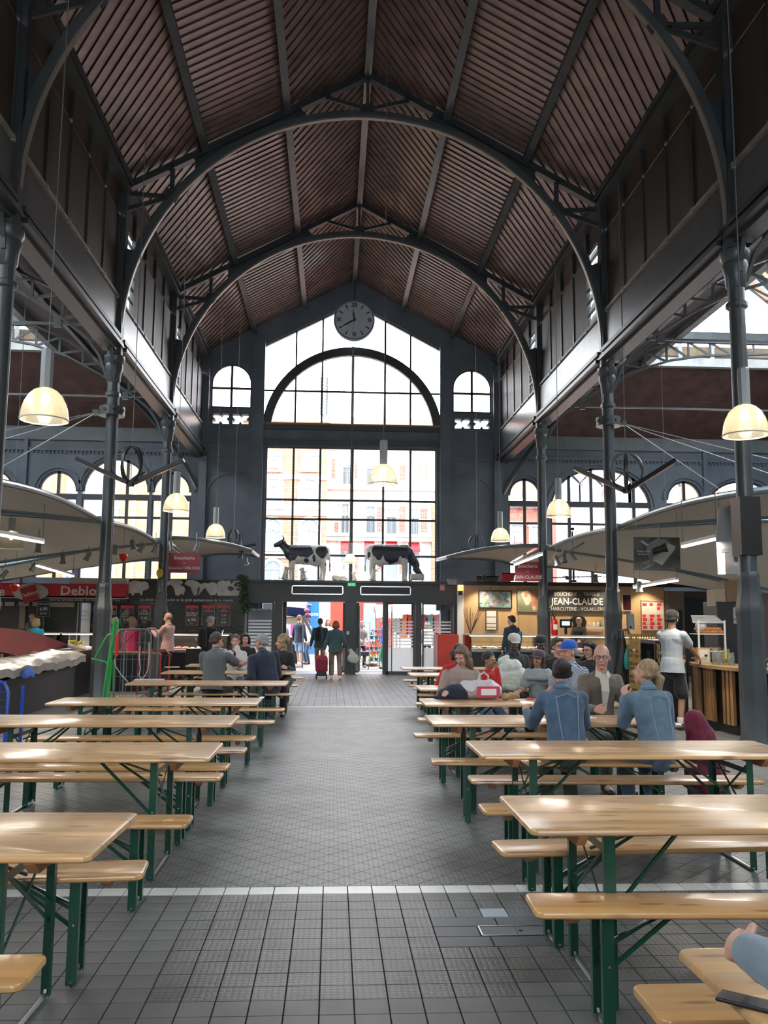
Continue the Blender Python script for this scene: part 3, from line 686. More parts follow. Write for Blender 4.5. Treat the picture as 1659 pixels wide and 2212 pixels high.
# aisle end walls with arched window triplets
def aisle_wall(s_,nm):
    b=B(); xs=X0+s_*5.0; ops=[]
    if s_>0: centers=[(6.39,.55,6.45),(8.99,1.72,6.86),(11.88,.62,6.45),(13.9,1.25,6.5),(16.5,.62,6.45)]
    else: centers=[(-5.33,.63,6.45),(-7.14,1.08,6.89),(-9.0,.63,6.43),(-11.05,.63,6.43),(-12.9,1.08,6.89),(-14.8,.63,6.43)]
    # radii from widths
    cur=min(xs,xs+s_*13.2); end=max(xs,xs+s_*13.2)
    zsill=2.95
    for cx,r,zt in sorted(centers):
        b.bb((cur,YW,2.0),(cx-r,YT,8.0)); cur=cx+r
        hgt=zt-5.55; rz=min(r,hgt)
        n=16
        for i in range(n):
            a=PI-PI*i/n; c=PI-PI*(i+1)/n
            p=(cx+r*math.cos(a),zt-hgt+hgt*math.sin(a) if hgt<r else zt-r+r*math.sin(a)); q=(cx+r*math.cos(c),zt-hgt+hgt*math.sin(c) if hgt<r else zt-r+r*math.sin(c))
            b.prism([p,q,(q[0],8.0),(p[0],8.0)],YW,YT)
        b.bb((cx-r,YW,2.0),(cx+r,YT,zsill))
    b.bb((cur,YW,2.0),(end,YT,8.0))
    wl=b.build('wall_back',WALLP,kind='structure',origin=(xs+s_*6,YW,0)); ORG[wl.name]=Matrix.Translation((xs+s_*6,YW,0))
    B().bb((xs,YW-.08,7.45),(xs+s_*13.2,YW,7.95)).build('cornice',mat('grey_frieze',(.13,.145,.15),.6,var=.15),wl)
    dn=B()
    for i in range(100): dn.bb((xs+s_*(.1+i*.13)-.025,YW-.06,7.02),(xs+s_*(.1+i*.13)+.025,YW,7.1))
    dn.build('dentils',WALLP,wl,kind='stuff'); B().bb((xs,YW-.08,7.1),(xs+s_*13.2,YW,7.18)).build('moulding',WALLP,wl)
    k=5 if s_>0 else 10
    for i,(cx,r,zt) in enumerate(centers):
        b=B(); y=YW+.08; hgt=zt-5.55
        zf=(lambda a:(zt-hgt+hgt*math.sin(a)) if hgt<r else (zt-r+r*math.sin(a)))
        for j in range(16):
            a,c=PI*j/16,PI*(j+1)/16; b.bar((cx+(r-.03)*math.cos(a),y,zf(a)-.03),(cx+(r-.03)*math.cos(c),y,zf(c)-.03),.08,.08,up=(0,1,0))
        for q in(-1,1): b.bb((cx+q*r-.05,y-.04,zsill),(cx+q*r+.05,y+.04,5.6))
        w_=b.build('window_%d'%(k+i),IRON_D,kind='structure',origin=(cx,y,zsill)); ORG[w_.name]=Matrix.Translation((cx,y,zsill))
        # relief ring on inner face
        bb=B(); rr=r+.12
        for j in range(16):
            a,c=PI*j/16,PI*(j+1)/16; bb.bar((cx+rr*math.cos(a),YW-.03,zf(a)+.12*math.sin(a)),(cx+rr*math.cos(c),YW-.03,zf(c)+.12*math.sin(c)),.06,.07,up=(0,1,0))
        bb.build('archivolt',WALLP,w_)
        nm_=[-.0] if r<.8 else ([0] if s_<0 else [-.57,0.57] if r>1.5 else [0])
        if s_<0 and r>1: nm_=[-.36,.36]
        if s_>0 and r>1.5: nm_=[-1.08,-.32,.42,1.14]
        for q in nm_: B().bb((cx+q-.05,y-.04,zsill),(cx+q+.05,y+.04,zf(math.acos(max(-1,min(1,q/r)))))).build('mullion',IRON_D,w_)
        B().bb((cx-r,y-.06,5.50),(cx+r,y+.06,5.69)).build('transom',IRON_D,w_)
        for z in(4.93,3.55): B().bb((cx-r,y-.03,z-.04),(cx+r,y+.03,z+.04)).build('transom',IRON_D,w_)
        P=[(cx-r,zsill),(cx+r,zsill)]+[(cx+r*math.cos(a),zf(a)) for a in [j*PI/16 for j in range(17)]]
        B().add([(u,y+.01,v) for u,v in P],[tuple(range(len(P)))]).build('pane',CLEAR,w_)
    B().bb((xs,YW,0),(xs+s_*13.2,YT,2.0)).build('wall_base',WALLP,wl)
    for q in([9.0+2.75-.0] if False else ([12.58] if s_>0 else [-10.05])):
        B().bb((q-.06,YW-.14,2.5),(q+.06,YW,7.5)).build('pilaster',WALLP,wl)
aisle_wall(1,'r'); aisle_wall(-1,'l')
portal(.57,YW+.3,5.2,5.8,4.5,(R(90),0,0)); portal(.57,YW+.3,10,6.2,4.2,(R(90),0,0))
portal(11,YW+.3,5,11,4.5,(R(90),0,0)); portal(-10,YW+.3,5,11,4.5,(R(90),0,0))
# rear end of the hall (behind the camera)
b=B(); b.bb((-18,-11.95,0),(19.5,-11.65,3.0)); b.bb((-18,-11.95,3),(-3,-11.65,10)); b.bb((4.2,-11.95,3),(19.5,-11.65,10)); b.prism([(-3,7.8),(4.2,7.8),(4.2,12),(X0,13.6),(-3,12)],-11.95,-11.65); b.build('wall_front',WALLP,kind='structure')
B().bb((-3,-11.9,3),(4.2,-11.88,7.8)).build('window_20',CLEAR,kind='structure')
portal(.57,-11.9,5.4,7.2,4.8,(R(-90),0,0))
# ================================================================= STREET OUTSIDE
def brickmat(name,c,c2,mortar=(.6,.55,.48),sc=1):
    m=mat(name,c,.8); t=m.node_tree; b=t.nodes['Principled BSDF']
    tc=t.nodes.new('ShaderNodeTexCoord'); mp=t.nodes.new('ShaderNodeMapping'); mp.inputs['Rotation'].default_value=(R(90),0,0); t.links.new(tc.outputs['Object'],mp.inputs['Vector'])
    k=t.nodes.new('ShaderNodeTexBrick'); k.inputs['Color1'].default_value=(*c,1); k.inputs['Color2'].default_value=(*c2,1); k.inputs['Mortar'].default_value=(*mortar,1)
    k.inputs['Scale'].default_value=sc; k.inputs['Brick Width'].default_value=.24; k.inputs['Row Height'].default_value=.08; k.inputs['Mortar Size'].default_value=.009
    t.links.new(mp.outputs[0],k.inputs['Vector']); t.links.new(k.outputs['Color'],b.inputs['Base Color']); return m
BR_O=brickmat('orange_brick',(.42,.17,.07),(.33,.12,.05)); BR_R=brickmat('red_brick',(.40,.09,.05),(.30,.07,.04)); BR_Y=brickmat('ochre_brick',(.50,.26,.09),(.42,.21,.07))
STONE=mat('pale_stone',(.70,.68,.63),.8,var=.1,vscale=2); RENDER_W=mat('white_render',(.72,.72,.70),.8,var=.05)
TILE_R=mat('orange_roof_tiles',(.42,.12,.06),.8,bump=.8,bscale=20,stretch=(1,3,3),var=.2); TILE_B=mat('brown_roof_tiles',(.16,.11,.10),.8,bump=.8,bscale=20,var=.3)
WGL=mat('sky_toned_house_glass',(.22,.28,.34),.15,spec=.8); REDM=mat('red_awning_cloth',(.55,.02,.03),.7); SLATE=mat('blue_slate',(.08,.11,.16),.5)  # house pane colour is lightened to stand for reflected sky
PAVE=brickmat('street_pavers',(.20,.19,.18),(.16,.155,.15),(.08,.08,.08)); PAVE_R=brickmat('orange_street_pavers',(.42,.19,.10),(.36,.16,.09),(.2,.1,.06))
for m in(PAVE,PAVE_R): m.node_tree.nodes['Mapping'].inputs['Rotation'].default_value=(0,0,0)
g=B().bb((-60,29.3,-.2),(70,120,-.005)); st=g.build('ground',PAVE,kind='structure',origin=(0,60,-.2)); ORG[st.name]=Matrix.Translation((0,60,-.2))
B().bb((-25,41,-.02),(40,47.5,.004)).build('pavement',PAVE_R,st)
def facade(name,label,x0,x1,Y,ztop,m,wins=(),roof=None,depth=8,extra=None):
    t=thing(name,label,'building',((x0+x1)/2,Y,0))
    B().bb((x0,Y,0),(x1,Y+depth,ztop)).build('wall',m,t)
    B().bb((x0-.1,Y-.25,ztop-.35),(x1+.1,Y+.1,ztop)).build('cornice',STONE,t)
    for wdef in wins:
        cx,zb,w_,h,kind=wdef
        b=B()
        if kind=='arch':
            b.bb((cx-w_/2-.12,Y-.09,zb-.1),(cx-w_/2,Y+.02,zb+h-w_/2)); b.bb((cx+w_/2,Y-.09,zb-.1),(cx+w_/2+.12,Y+.02,zb+h-w_/2)); b.ring(cx,zb+h-w_/2,w_/2,w_/2+.16,Y-.09,Y+.02,0,PI,12); b.bb((cx-w_/2-.2,Y-.2,zb-.22),(cx+w_/2+.2,Y,zb-.08))
        else:
            b.bb((cx-w_/2-.14,Y-.09,zb-.1),(cx-w_/2,Y+.02,zb+h)); b.bb((cx+w_/2,Y-.09,zb-.1),(cx+w_/2+.14,Y+.02,zb+h)); b.bb((cx-w_/2-.2,Y-.12,zb+h),(cx+w_/2+.2,Y+.02,zb+h+.2)); b.bb((cx-w_/2-.2,Y-.18,zb-.2),(cx+w_/2+.2,Y,zb-.08))
        f=b.build('window',STONE,t)
        b=B()
        if kind=='arch':
            P=[(cx-w_/2,zb),(cx+w_/2,zb)]+[(cx+w_/2*math.cos(a),zb+h-w_/2+w_/2*math.sin(a)) for a in [i*PI/10 for i in range(11)]]
            b.prism(P,Y-.03,Y-.01)
        else: b.bb((cx-w_/2,Y-.03,zb),(cx+w_/2,Y-.01,zb+h))
        b.build('pane',WGL,f)
        b=B(); b.bb((cx-.03,Y-.06,zb),(cx+.03,Y-.02,zb+h-.05)); b.bb((cx-w_/2,Y-.06,zb+h*.62),(cx+w_/2,Y-.02,zb+h*.62+.06)); b.build('glazing_bar',WHITE,f)
        if kind=='balc' or (kind=='arch' and h>2.2):
            b=B(); n=7
            for i in range(n): b.bar((cx-w_/2+w_*i/(n-1),Y-.35,zb-.05),(cx-w_/2+w_*i/(n-1),Y-.35,zb+.85),.03)
            b.bar((cx-w_/2,Y-.35,zb+.85),(cx+w_/2,Y-.35,zb+.85),.05); b.build('balcony_rail',IRON_D,f)
        if kind=='awn':
            b=B().add([(cx-w_/2,Y-.05,zb+h),(cx+w_/2,Y-.05,zb+h),(cx+w_/2,Y-.7,zb+h-.45),(cx-w_/2,Y-.7,zb+h-.45),(cx+w_/2,Y-.7,zb+h-.6),(cx-w_/2,Y-.7,zb+h-.6)],[(0,1,2,3),(3,2,4,5)]); b.build('awning',REDM,f)
    if roof:
        rm,rh=roof; B().prism([(Y-.3,ztop),(Y+depth/2,ztop+rh),(Y+depth+.3,ztop)],x0-.1,x1+.1,'x').build('roof',rm,t)
    return t
def U(x,y,Y): p=at(x,y,Y); return p.x,p.z
Ya=47
xa,_=U(520,1100,Ya); xb,_=U(706,1100,Ya); zt=U(600,897,Ya)[1]
def W(px,pyt,pyb,pw,kind,Y): 
    x,z=U(px,pyb,Y); return (x,z,pw/FPX*Y*1.0,U(px,pyt,Y)[1]-z,kind)
fa=facade('brick_townhouse','orange brick townhouse with arched windows seen through the big window','building' and xa,xb,Ya,zt,BR_O,
  [W(588,1122,1190,34,'arch',Ya),W(668,1122,1190,40,'arch',Ya),W(588,1212,1262,34,'arch',Ya),W(668,1212,1262,40,'arch',Ya),W(590,1032,1092,36,'arch',Ya),W(668,1036,1092,42,'arch',Ya),W(590,985,1012,26,'sq',Ya),W(668,985,1012,26,'sq',Ya)],roof=(TILE_R,.9))
b=B()
for py in(1030,1096,1108,1200): z=U(600,py,Ya)[1]; b.bb((xa,Ya-.12,z-.14),(xb,Ya+.02,z+.14))
b.build('string_course',STONE,fa)
Yb=50
xa,_=U(706,1100,Yb); xb,_=U(965,1100,Yb); zt=U(800,962,Yb)[1]
fb=facade('stone_townhouse','pale stone townhouse with red brick panels and small red awnings',xa,xb,Yb,zt,STONE,
  [W(745,1090,1150,14,'balc',Yb),W(800,1095,1150,16,'balc',Yb),W(845,1100,1152,20,'balc',Yb),W(893,1100,1155,20,'balc',Yb),W(745,1170,1250,20,'awn',Yb),W(797,1170,1250,22,'awn',Yb),W(845,1170,1250,24,'awn',Yb),W(893,1172,1250,24,'awn',Yb),W(750,1005,1045,18,'balc',Yb),W(800,1010,1048,16,'balc',Yb),W(840,1010,1050,14,'balc',Yb)],roof=(TILE_R,2.6))
for (px,p0,p1,pw) in((720,992,1032,7),(769,1000,1034,6),(869,1005,1038,14),(908,1005,1026,4),(921,1005,1040,4),(820,1095,1150,12),(868,1095,1150,14),(916,1098,1150,14),(726,1128,1150,9),(820,1200,1235,12),(868,1200,1240,12),(770,1200,1240,9)):
    x,z0=U(px,p1,Yb); z1=U(px,p0,Yb)[1]; w_=pw/FPX*Yb
    B().bb((x-w_/2,Yb-.03,z0),(x+w_/2,Yb+.01,z1)).build('brick_panel',BR_R,fb)
x0_,z0=U(932,1255,Yb-.2); x1_,z1=U(943,1090,Yb); B().bb((x0_,Yb-.5,0),(x1_,Yb-.05,z1)).build('brick_pier',BR_O,fb)
b=B(); 
for py in(1055,1158,1165): z=U(800,py,Yb)[1]; b.bb((xa,Yb-.4,z-.12),(xb,Yb+.02,z+.10))
b.build('string_course',STONE,fb)
# tower and antenna behind
p=at(701,815,85); q=at(701,1000,85)
t=thing('lattice_mast','dark lattice mast rising behind the brick townhouse','mast',(p.x,85,0))
b=B()
for dx in(-.35,.35):
    b.bar((p.x+dx,85,0),(p.x+dx*.8,85,p.z),.18)
for i in range(40):
    z=p.z-6*i/40*2.2; b.bar((p.x-.35,85,z),(p.x+.35,85,z-.35),.09)
b.build('mast_frame',IRON_D,t)
p=at(719,905,80); t=thing('brick_chimney','thin orange brick chimney stack with a white pole on top','chimney',(p.x,80,0))
B().bb((p.x-.3,79.7,0),(p.x+.3,80.3,at(719,870,80).z)).build('stack',BR_O,t); B().bar((p.x,80,at(719,870,80).z),(p.x,80,at(719,780,80).z),.12).build('pole',RENDER_W,t)
# left aisle view: ochre brick building and white one
Yl=44
facade('ochre_building','ochre brick building behind the fruit stall windows',U(258,1100,Yl)[0],U(430,1100,Yl)[0],Yl,13.5,BR_Y,[W(240,1100,1160,16,'sq',Yl)])
facade('white_building','white rendered building behind the fruit stall windows',U(130,1100,Yl+1)[0],U(257,1100,Yl+1)[0],Yl+1,13,RENDER_W,[W(237,1090,1150,10,'sq',Yl+1),W(150,1210,1250,14,'sq',Yl+1)])
facade('ochre_annexe','ochre brick annexe at the far side of the fruit stall windows',U(-200,1100,Yl)[0],U(128,1100,Yl)[0],Yl-1,12.5,BR_Y,[W(90,1080,1160,16,'sq',Yl-1),W(10,1080,1160,16,'sq',Yl-1)])
x,_=U(291,1100,Yl); B().tube([(x,Yl-.1,0),(x,Yl-.1,13)],.08,6).build('drain_pipe',RENDER_W,bpy.data.objects['ochre_building'])
# small-window view left
# right aisle view: red building + white building with dormers
Yr=46
t=facade('red_building','red rendered building with orange tiled roof beyond the butcher windows',U(1080,1100,Yr)[0],U(1199,1100,Yr)[0],Yr,U(1140,1078,Yr)[1],mat('red_render',(.50,.10,.07),.8,var=.1),[W(1117,1135,1172,24,'sq',Yr),W(1158,1138,1174,20,'sq',Yr),W(1117,1212,1250,22,'sq',Yr),W(1155,1212,1250,20,'sq',Yr)],roof=(TILE_R,3.4))
B().bb((U(1080,1100,Yr)[0],Yr-.3,U(1140,1100,Yr)[1]),(U(1199,1100,Yr)[0],Yr,U(1140,1092,Yr)[1])).build('gutter',IRON_D,t)
for px in(1108,1150): x,z=U(px,1082,Yr); B().bb((x-.6,Yr-.2,z),(x+.6,Yr+1,z+.5)).build('attic_window',WGL,t)
Yd=48
zt=U(1300,1088,Yd)[1]; t=facade('dormer_building','white building with brown and orange tiled roof and white dormers',U(1200,1100,Yd)[0],U(1640,1100,Yd)[0],Yd,zt,RENDER_W,[W(1243,1148,1162,9,'sq',Yd),W(1228,1146,1162,8,'sq',Yd),W(1290,1175,1200,9,'sq',Yd),W(1245,1220,1250,9,'sq',Yd),W(1232,1220,1250,8,'sq',Yd),W(1300,1222,1250,9,'sq',Yd),W(1360,1178,1200,9,'sq',Yd),W(1400,1178,1200,9,'sq',Yd)])
xa,xm,xb=U(1200,1050,Yd)[0],U(1330,1050,Yd)[0],U(1570,1050,Yd)[0]
B().prism([(Yd-.2,zt),(Yd+5,zt+5.4),(Yd+10,zt)],xa,xm,'x').build('roof',TILE_B,t); B().prism([(Yd-.2,zt),(Yd+5,zt+4.4),(Yd+10,zt)],xm,xb,'x').build('roof',TILE_R,t)
for px in(1232,1276,1347,1382,1445):
    x,z=U(px,1086,Yd-.3); b=B(); b.prism([(x-.62,z),(x+.62,z),(x+.62,z+1.0),(x,z+1.6),(x-.62,z+1.0)],Yd-.2,Yd+2.2); d=b.build('dormer',RENDER_W,t); B().bb((x-.25,Yd-.23,z+.15),(x+.25,Yd-.2,z+.85)).build('pane',WGL,d)
    B().add([(x-.75,Yd-.35,z+.95),(x,Yd-.35,z+1.75),(x,Yd+2.2,z+1.75),(x-.75,Yd+2.2,z+.95),(x+.75,Yd-.35,z+.95),(x+.75,Yd+2.2,z+.95)],[(0,1,2,3),(1,4,5,2)]).build('dormer_roof',SLATE,d)
facade('red_side_building','red building at the far side of the bakery windows',U(1640,1100,Yd)[0],U(1900,1100,Yd)[0],Yd+1,8,BR_R,[])
# shopfronts at street level seen through the doors
def shopblock(name,label,px0,px1,pyt,Y,m,d=1.0):
    a=at(px0,pyt,Y); b_=at(px1,pyt,Y); t=thing(name,label,'shopfront',((a.x+b_.x)/2,Y,0)); B().bb((a.x,Y,0),(b_.x,Y+d,a.z)).build('front',m,t); return t,a,b_
PINKM=mat('pink_poster',(.75,.02,.35),.5); BLUEM=mat('blue_shopfront',(.01,.12,.55),.5); REDW=mat('red_shopfront',(.62,.05,.03),.5)
t,a,b_=shopblock('pale_shopfront','white shopfront with a bright pink poster by the left entrance gap',606,665,1285,43.5,RENDER_W)
c=at(646,1365,43.4); B().bb((c.x-.42,43.35,.9),(c.x+.42,43.45,2.45)).build('poster',PINKM,t)
t,a,b_=shopblock('blue_shopfront','blue shopfront panel seen between the entrance doors',665,690,1285,43.5,BLUEM)
text('lettering','rose',((a.x+b_.x)/2,43.46,1.95),.28,WHITE,t)
shopblock('white_wall_bay','blank white wall bay beside the blue shopfront',690,714,1285,43.5,RENDER_W)
t,a,b_=shopblock('red_wall_bay','red painted wall bay next to the white wall',714,745,1285,43.5,REDW)
t,a,b_=shopblock('red_shopfront','red shopfront with dark window behind the plant stand',760,850,1280,43.5,REDW)
x0_=at(785,1340,43.4); x1_=at(812,1340,43.4); B().bb((x0_.x,43.4,.6),(x1_.x,43.5,2.5)).build('shop_window',WGL,t)
shopblock('plain_backdrop_house','pale house wall behind the clothes stall',850,985,1285,44.5,RENDER_W)
# market stalls
AW=mat('cream_awning',(.62,.58,.48),.8,var=.08); AWW=mat('white_awning',(.75,.75,.73),.8,var=.05); AWG=mat('green_awning',(.02,.16,.12),.7)
def stall(name,label,px0,px1,pyt,Y,m,dz=.55,dep=2.2):
    a=at(px0,pyt,Y); b_=at(px1,pyt,Y); t=thing(name,label,'market stall',((a.x+b_.x)/2,Y+1,0)); z=a.z
    b=B(); n=8
    b.add([(a.x,Y,z-dz),(b_.x,Y,z-dz),(b_.x,Y+dep/2,z),(a.x,Y+dep/2,z),(b_.x,Y+dep,z-dz),(a.x,Y+dep,z-dz)],[(0,1,2,3),(3,2,4,5)])
    for i in range(n):
        xa=a.x+(b_.x-a.x)*i/n; xb=a.x+(b_.x-a.x)*(i+1)/n; b.add([(xa,Y,z-dz),(xb,Y,z-dz),(xb,Y,z-dz-.22),((xa+xb)/2,Y,z-dz-.28),(xa,Y,z-dz-.22)],[(0,1,2,3,4)])
    b.build('awning',m,t)
    for x in(a.x+.1,b_.x-.1):
        for y in(Y+.1,Y+dep-.1): B().bar((x,y,0),(x,y,z-dz),.05).build('pole',CHROME,t)
    return t,a,b_,z
t,a,b_,z=stall('navy_stall','market stall with navy and beige awning beside the entrance gap',598,660,1303,34,mat('beige_awning',(.45,.38,.26),.8))
B().bb((a.x+.2,34.2,0),(b_.x-.2,35.6,.85)).build('trestle',BLACK,t)
B().add([(a.x,33.6,z-.1),(b_.x+.2,33.6,z-.2),(b_.x+.2,34.1,z-.55),(a.x,34.1,z-.45)],[(0,1,2,3)]).build('navy_flap',mat('navy_cloth',(.01,.02,.12),.7),t)
stall('cream_stall','cream scalloped awning stall over the flower stand',812,870,1305,35,AW,dz=.3)
t,a,b_,z=stall('clothes_stall','clothes stall hung with shirts under a green edged awning',852,960,1300,36,AWW,dz=.25)
B().bar((a.x,36.3,z-.45),(b_.x,36.3,z-.45),.04).build('rail',CHROME,t)
cl=[(.35,.33,.30),(.10,.25,.22),(.6,.15,.05),(.32,.10,.09),(.45,.05,.05),(.30,.08,.08),(.5,.02,.02),(.22,.03,.05),(.28,.04,.06)]
for i in range(14):
    x=a.x+.15+(b_.x-a.x-.3)*i/13; c=cl[i%9]; zz=z-.5
    b=B().prism([(x-.17,zz-.75-.1*(i%3)),(x+.17,zz-.75-.1*(i%3)),(x+.16,zz-.15),(x+.05,zz),(x-.05,zz),(x-.16,zz-.15)],36.25+.03*(i%2),36.33+.03*(i%2))
    tag(b.build('hanging_shirt',mat('garment_%d'%(i%9),c,.8)),'%s garment on the clothes stall rail outside, %s from the doors'%(['beige','green','orange','brown','red','maroon','scarlet','wine','dark red'][i%9],nth(i)),'garment','garments on the clothes stall rail')
g1,_,_,_=stall('green_stall','green awning stall with white lettering outside the doors',905,985,1302,39,AWG,dz=.35)
text('lettering','RIDEAUX\nMERCERIE',(at(935,1316,38.9).x,38.95,at(935,1320,38.9).z),.26,WHITE,g1,rot=(R(90),0,R(180)))
t,a,b_,z=stall('dark_backing_stall','added dark stall that darkens the view through the striped glass by the ivy',505,606,1298,37.5,mat('dark_tarp',(.03,.035,.04),.7),dz=.1)  # stall added only to put a dark background behind the striped glass
B().bb((a.x,39,0),(b_.x,39.1,z-.2)).build('back_sheet',MC['dark_tarp'],t); B().bb((a.x+.1,37.7,0),(b_.x-.1,38.7,.9)).build('trestle',MC['dark_tarp'],t)
# plant rack
c=at(818,1400,33); t=thing('plant_rack','metal plant rack with potted flowers outside the entrance','plant rack',(c.x,33,0))
for dz in(.15,.55,.95,1.3): B().bb((c.x-.35,32.8,dz),(c.x+.35,33.2,dz+.03)).build('shelf',CHROME,t)
for dx in(-.35,.35): B().bb((c.x+dx-.015,32.8,0),(c.x+dx+.015,33.2,1.6)).build('side_frame',CHROME,t)
LEAF=mat('leaf_green',(.05,.16,.03),.6); 
rg=random.Random(5)
def potted(x,y,z,lab,grp,r=.08,h=.22,pc=(.02,.25,.3),lc=None):
    t=thing('potted_plant',lab,'plant',(x,y,z),0,grp)
    B().lathe([(r*.6,0),(r,.10)],(x,y,z),8).build('pot',mat('pot_%02d'%int(pc[0]*50),pc,.5),t)
    b=B()
    for i in range(26):
        a=rg.uniform(0,2*PI); q=rg.uniform(.2,1)*r*1.5; zz=z+.1+rg.uniform(0,h); p=Vector((x+q*math.cos(a),y+q*math.sin(a),zz)); d=Vector((math.cos(a),math.sin(a),rg.uniform(.2,1)))*.06; s=Vector((-math.sin(a),math.cos(a),0))*.025
        b.add([p-s,p+s,p+d+s*.3,p+d-s*.3],[(0,1,2,3)])
    b.build('leaves',lc or LEAF,t,kind='stuff'); return t
for dz in(.18,.58,.98):
    for i in range(4): potted(c.x-.26+.17*i,33,dz,'potted plant on the %s shelf of the plant rack, %s along'%(['lowest','middle','top'][[.18,.58,.98].index(dz)],nth(i)),'pots on the plant rack')
for i,px in enumerate((797,806)): 
    q=at(px,1425,32.5); potted(q.x,32.5,.0,['leafy shrub in a terracotta pot, the one farther from the plant rack','leafy shrub in a terracotta pot, the one closer to the plant rack'][i],'shrubs on the pavement',.2,.35,(.35,.12,.06))
for i in range(3):
    q=at(790+5*i,1395,33.5); potted(q.x,33.5,.55,'pink flowering plant on the stand by the plant rack, %s one'%nth(i),'flowering plants by the rack',.1,.2,(.3,.05,.05),mat('pink_petals',(.6,.2,.25),.6))
q=at(797,1408,33.5); t=thing('flower_stand','low stand carrying pink flowering plants outside','stand',(q.x,33.5,0)); B().bb((q.x-.45,33.3,.5),(q.x+.45,33.7,.55)).build('top',RENDER_W,t); 
for dx in(-.4,.4): B().bb((q.x+dx-.02,33.35,0),(q.x+dx+.02,33.65,.5)).build('leg',CHROME,t)
# bollard, caps stand pole
q=at(624,1440,31); t=thing('bollard','dark square bollard outside the left entrance gap','bollard',(q.x,31,0)); B().bb((q.x-.1,30.9,0),(q.x+.1,31.1,1.0)).build('post',IRON_D,t,bevel=.01); B().bb((q.x-.12,30.88,1.0),(q.x+.12,31.12,1.05)).build('cap',IRON_D,t)
q0=at(615,1450,30.2); q1=at(615,1310,30.2); t=thing('awning_pole','thin steel pole with hanging caps outside the doors','pole',(q0.x,30.2,0)); B().bar((q0.x,30.2,0),(q0.x,30.2,2.6),.05).build('pole',CHROME,t)
q1=at(668,1372,31); q2=at(690,1440,31); t=thing('leaning_post','grey slanted awning strut with caps hung at its top','pole',(q1.x,31,0)); B().bar((at(655,1330,31)),(at(678,1378,31)),.10).build('strut',STEEL,t); B().bar(at(655,1330,31),(at(655,1330,31).x,31,0),.05).build('upright',STEEL,t)
for i,(px,py,c) in enumerate(((663,1318,(.5,.2,.25)),(668,1308,(.1,.2,.5)),(665,1328,(.55,.1,.12)))):
    q=at(px,py,31); tag(B().ell(q,(.10,.10,.07),8,6).build('cap',mat('cap_%d'%i,c,.8),smooth=True),['pinkish cap hanging from the slanted strut, upper one','blue cap hanging from the top of the slanted strut','red cap hanging lowest on the slanted strut'][i],'cap')
# ================================================================= ENTRANCE VESTIBULE
YV=27.5; VD=mat('vestibule_grey',(.045,.052,.055),.45,bump=.05,bscale=10); FROST=glass('frosted_film',(.85,.87,.88),opac=.8)
def vx(px): return at(px,1380,YV).x
xL,xR=vx(482),vx(986)
v=thing('entrance_vestibule','grey metal entrance vestibule with glass doors under the cow figures','vestibule',((xL+xR)/2,YV,0))
b=B(); b.bb((xL,YV,2.23),(xR,YW,2.86)); b.build('fascia',VD,v)
b=B(); b.bb((xL-.05,YV-.10,2.80),(xR+.05,YW,2.88)); b.build('top_ledge',VD,v)
for px0,px1 in((630,738),(779,885)):
    g=B(); a,c=vx(px0),vx(px1)
    for p,q,r_,s_ in((a-.03,a,2.44,2.72),(c,c+.03,2.44,2.72),(a-.03,c+.03,2.69,2.72),(a-.03,c+.03,2.44,2.47)): g.bb((p,YV-.03,r_),(q,YV,s_))
    gr=g.build('vent_frame',CHROME,v)
    B().bb((a,YV-.01,2.46),(c,YV+.0,2.70)).build('vent_back',BLACK,gr)
    for k in range(5): B().bb((a,YV-.022,2.49+.045*k),(c,YV-.008,2.50+.045*k)).build('slat',IRON_D,gr)
for px,w_ in((484,.1),(600,.26),(757,.34),(831,.12),(904,.2),(983,.1)):
    B().bb((vx(px)-w_/2,YV,0),(vx(px)+w_/2,YV+.14,2.24)).build('post',VD,v)
for px,w_ in((484,.1),(606,.2),(757,.34),(904,.2),(983,.1)): B().bb((vx(px)-w_/2,YW-.1,0),(vx(px)+w_/2,YW,2.24)).build('rear_post',VD,v)
B().bb((xL,YV,0),(xL+.03,YW,2.23)).build('side_glass',CLEAR,v); B().bb((xR-.03,YV,0),(xR,YW,2.23)).build('side_glass',CLEAR,v)
def glazed(a,c,nm,low=True,y=YV+.05):
    B().add([(a,y,.06),(c,y,.06),(c,y,2.2),(a,y,2.2)],[(0,1,2,3)]).build(nm,CLEAR,v)
    f=B(); f.bb((a,y-.03,0),(c,y+.03,.1)); f.bb((a,y-.03,2.16),(c,y+.03,2.23)); f.bb((a,y-.03,0),(a+.05,y+.03,2.2)); f.bb((c-.05,y-.03,0),(c,y+.03,2.2)); f.build('door_frame',VD,v)
    for k in range(8):
        z=1.62-.1*k; B().bb((a+.05,y-.012,z-.025),(c-.05,y-.006,z+.025)).build('film_stripe',FROST,v)
    if low: B().bb((a+.05,y-.012,.1),(c-.05,y-.006,.83)).build('frosted_film',FROST,v)
glazed(vx(532),vx(590),'glass_panel'); glazed(vx(835),vx(896),'glass_door'); glazed(vx(912),vx(978),'glass_panel')
for px0,px1 in((740,752),(765,776)):
    B().bb((vx(px0),YV+.15,.05),(vx(px1),YV+.19,2.2)).build('sliding_leaf_edge',VD,v)
    B().bb((vx(px0)+.02,YV+.13,.1),(vx(px1)-.02,YV+.15,.8)).build('leaf_panel',FROST,v)
for px in(846,777): B().tube([(vx(px),YV-.05,.1),(vx(px),YV-.05,2.1)],.018,8).build('pull_bar',CHROME,v)
B().bb((vx(600),YV-.05,-.005),(vx(835),YW,.006)).build('threshold',STEEL,v)
B().bb((vx(752)-.05,YV-.03,1.22),(vx(752)+.03,YV,1.32)).build('door_switch',WHITE,v)
EXG=mat('exit_green',(.0,.35,.12),.4,emit=(.0,.5,.18),es=1.0)
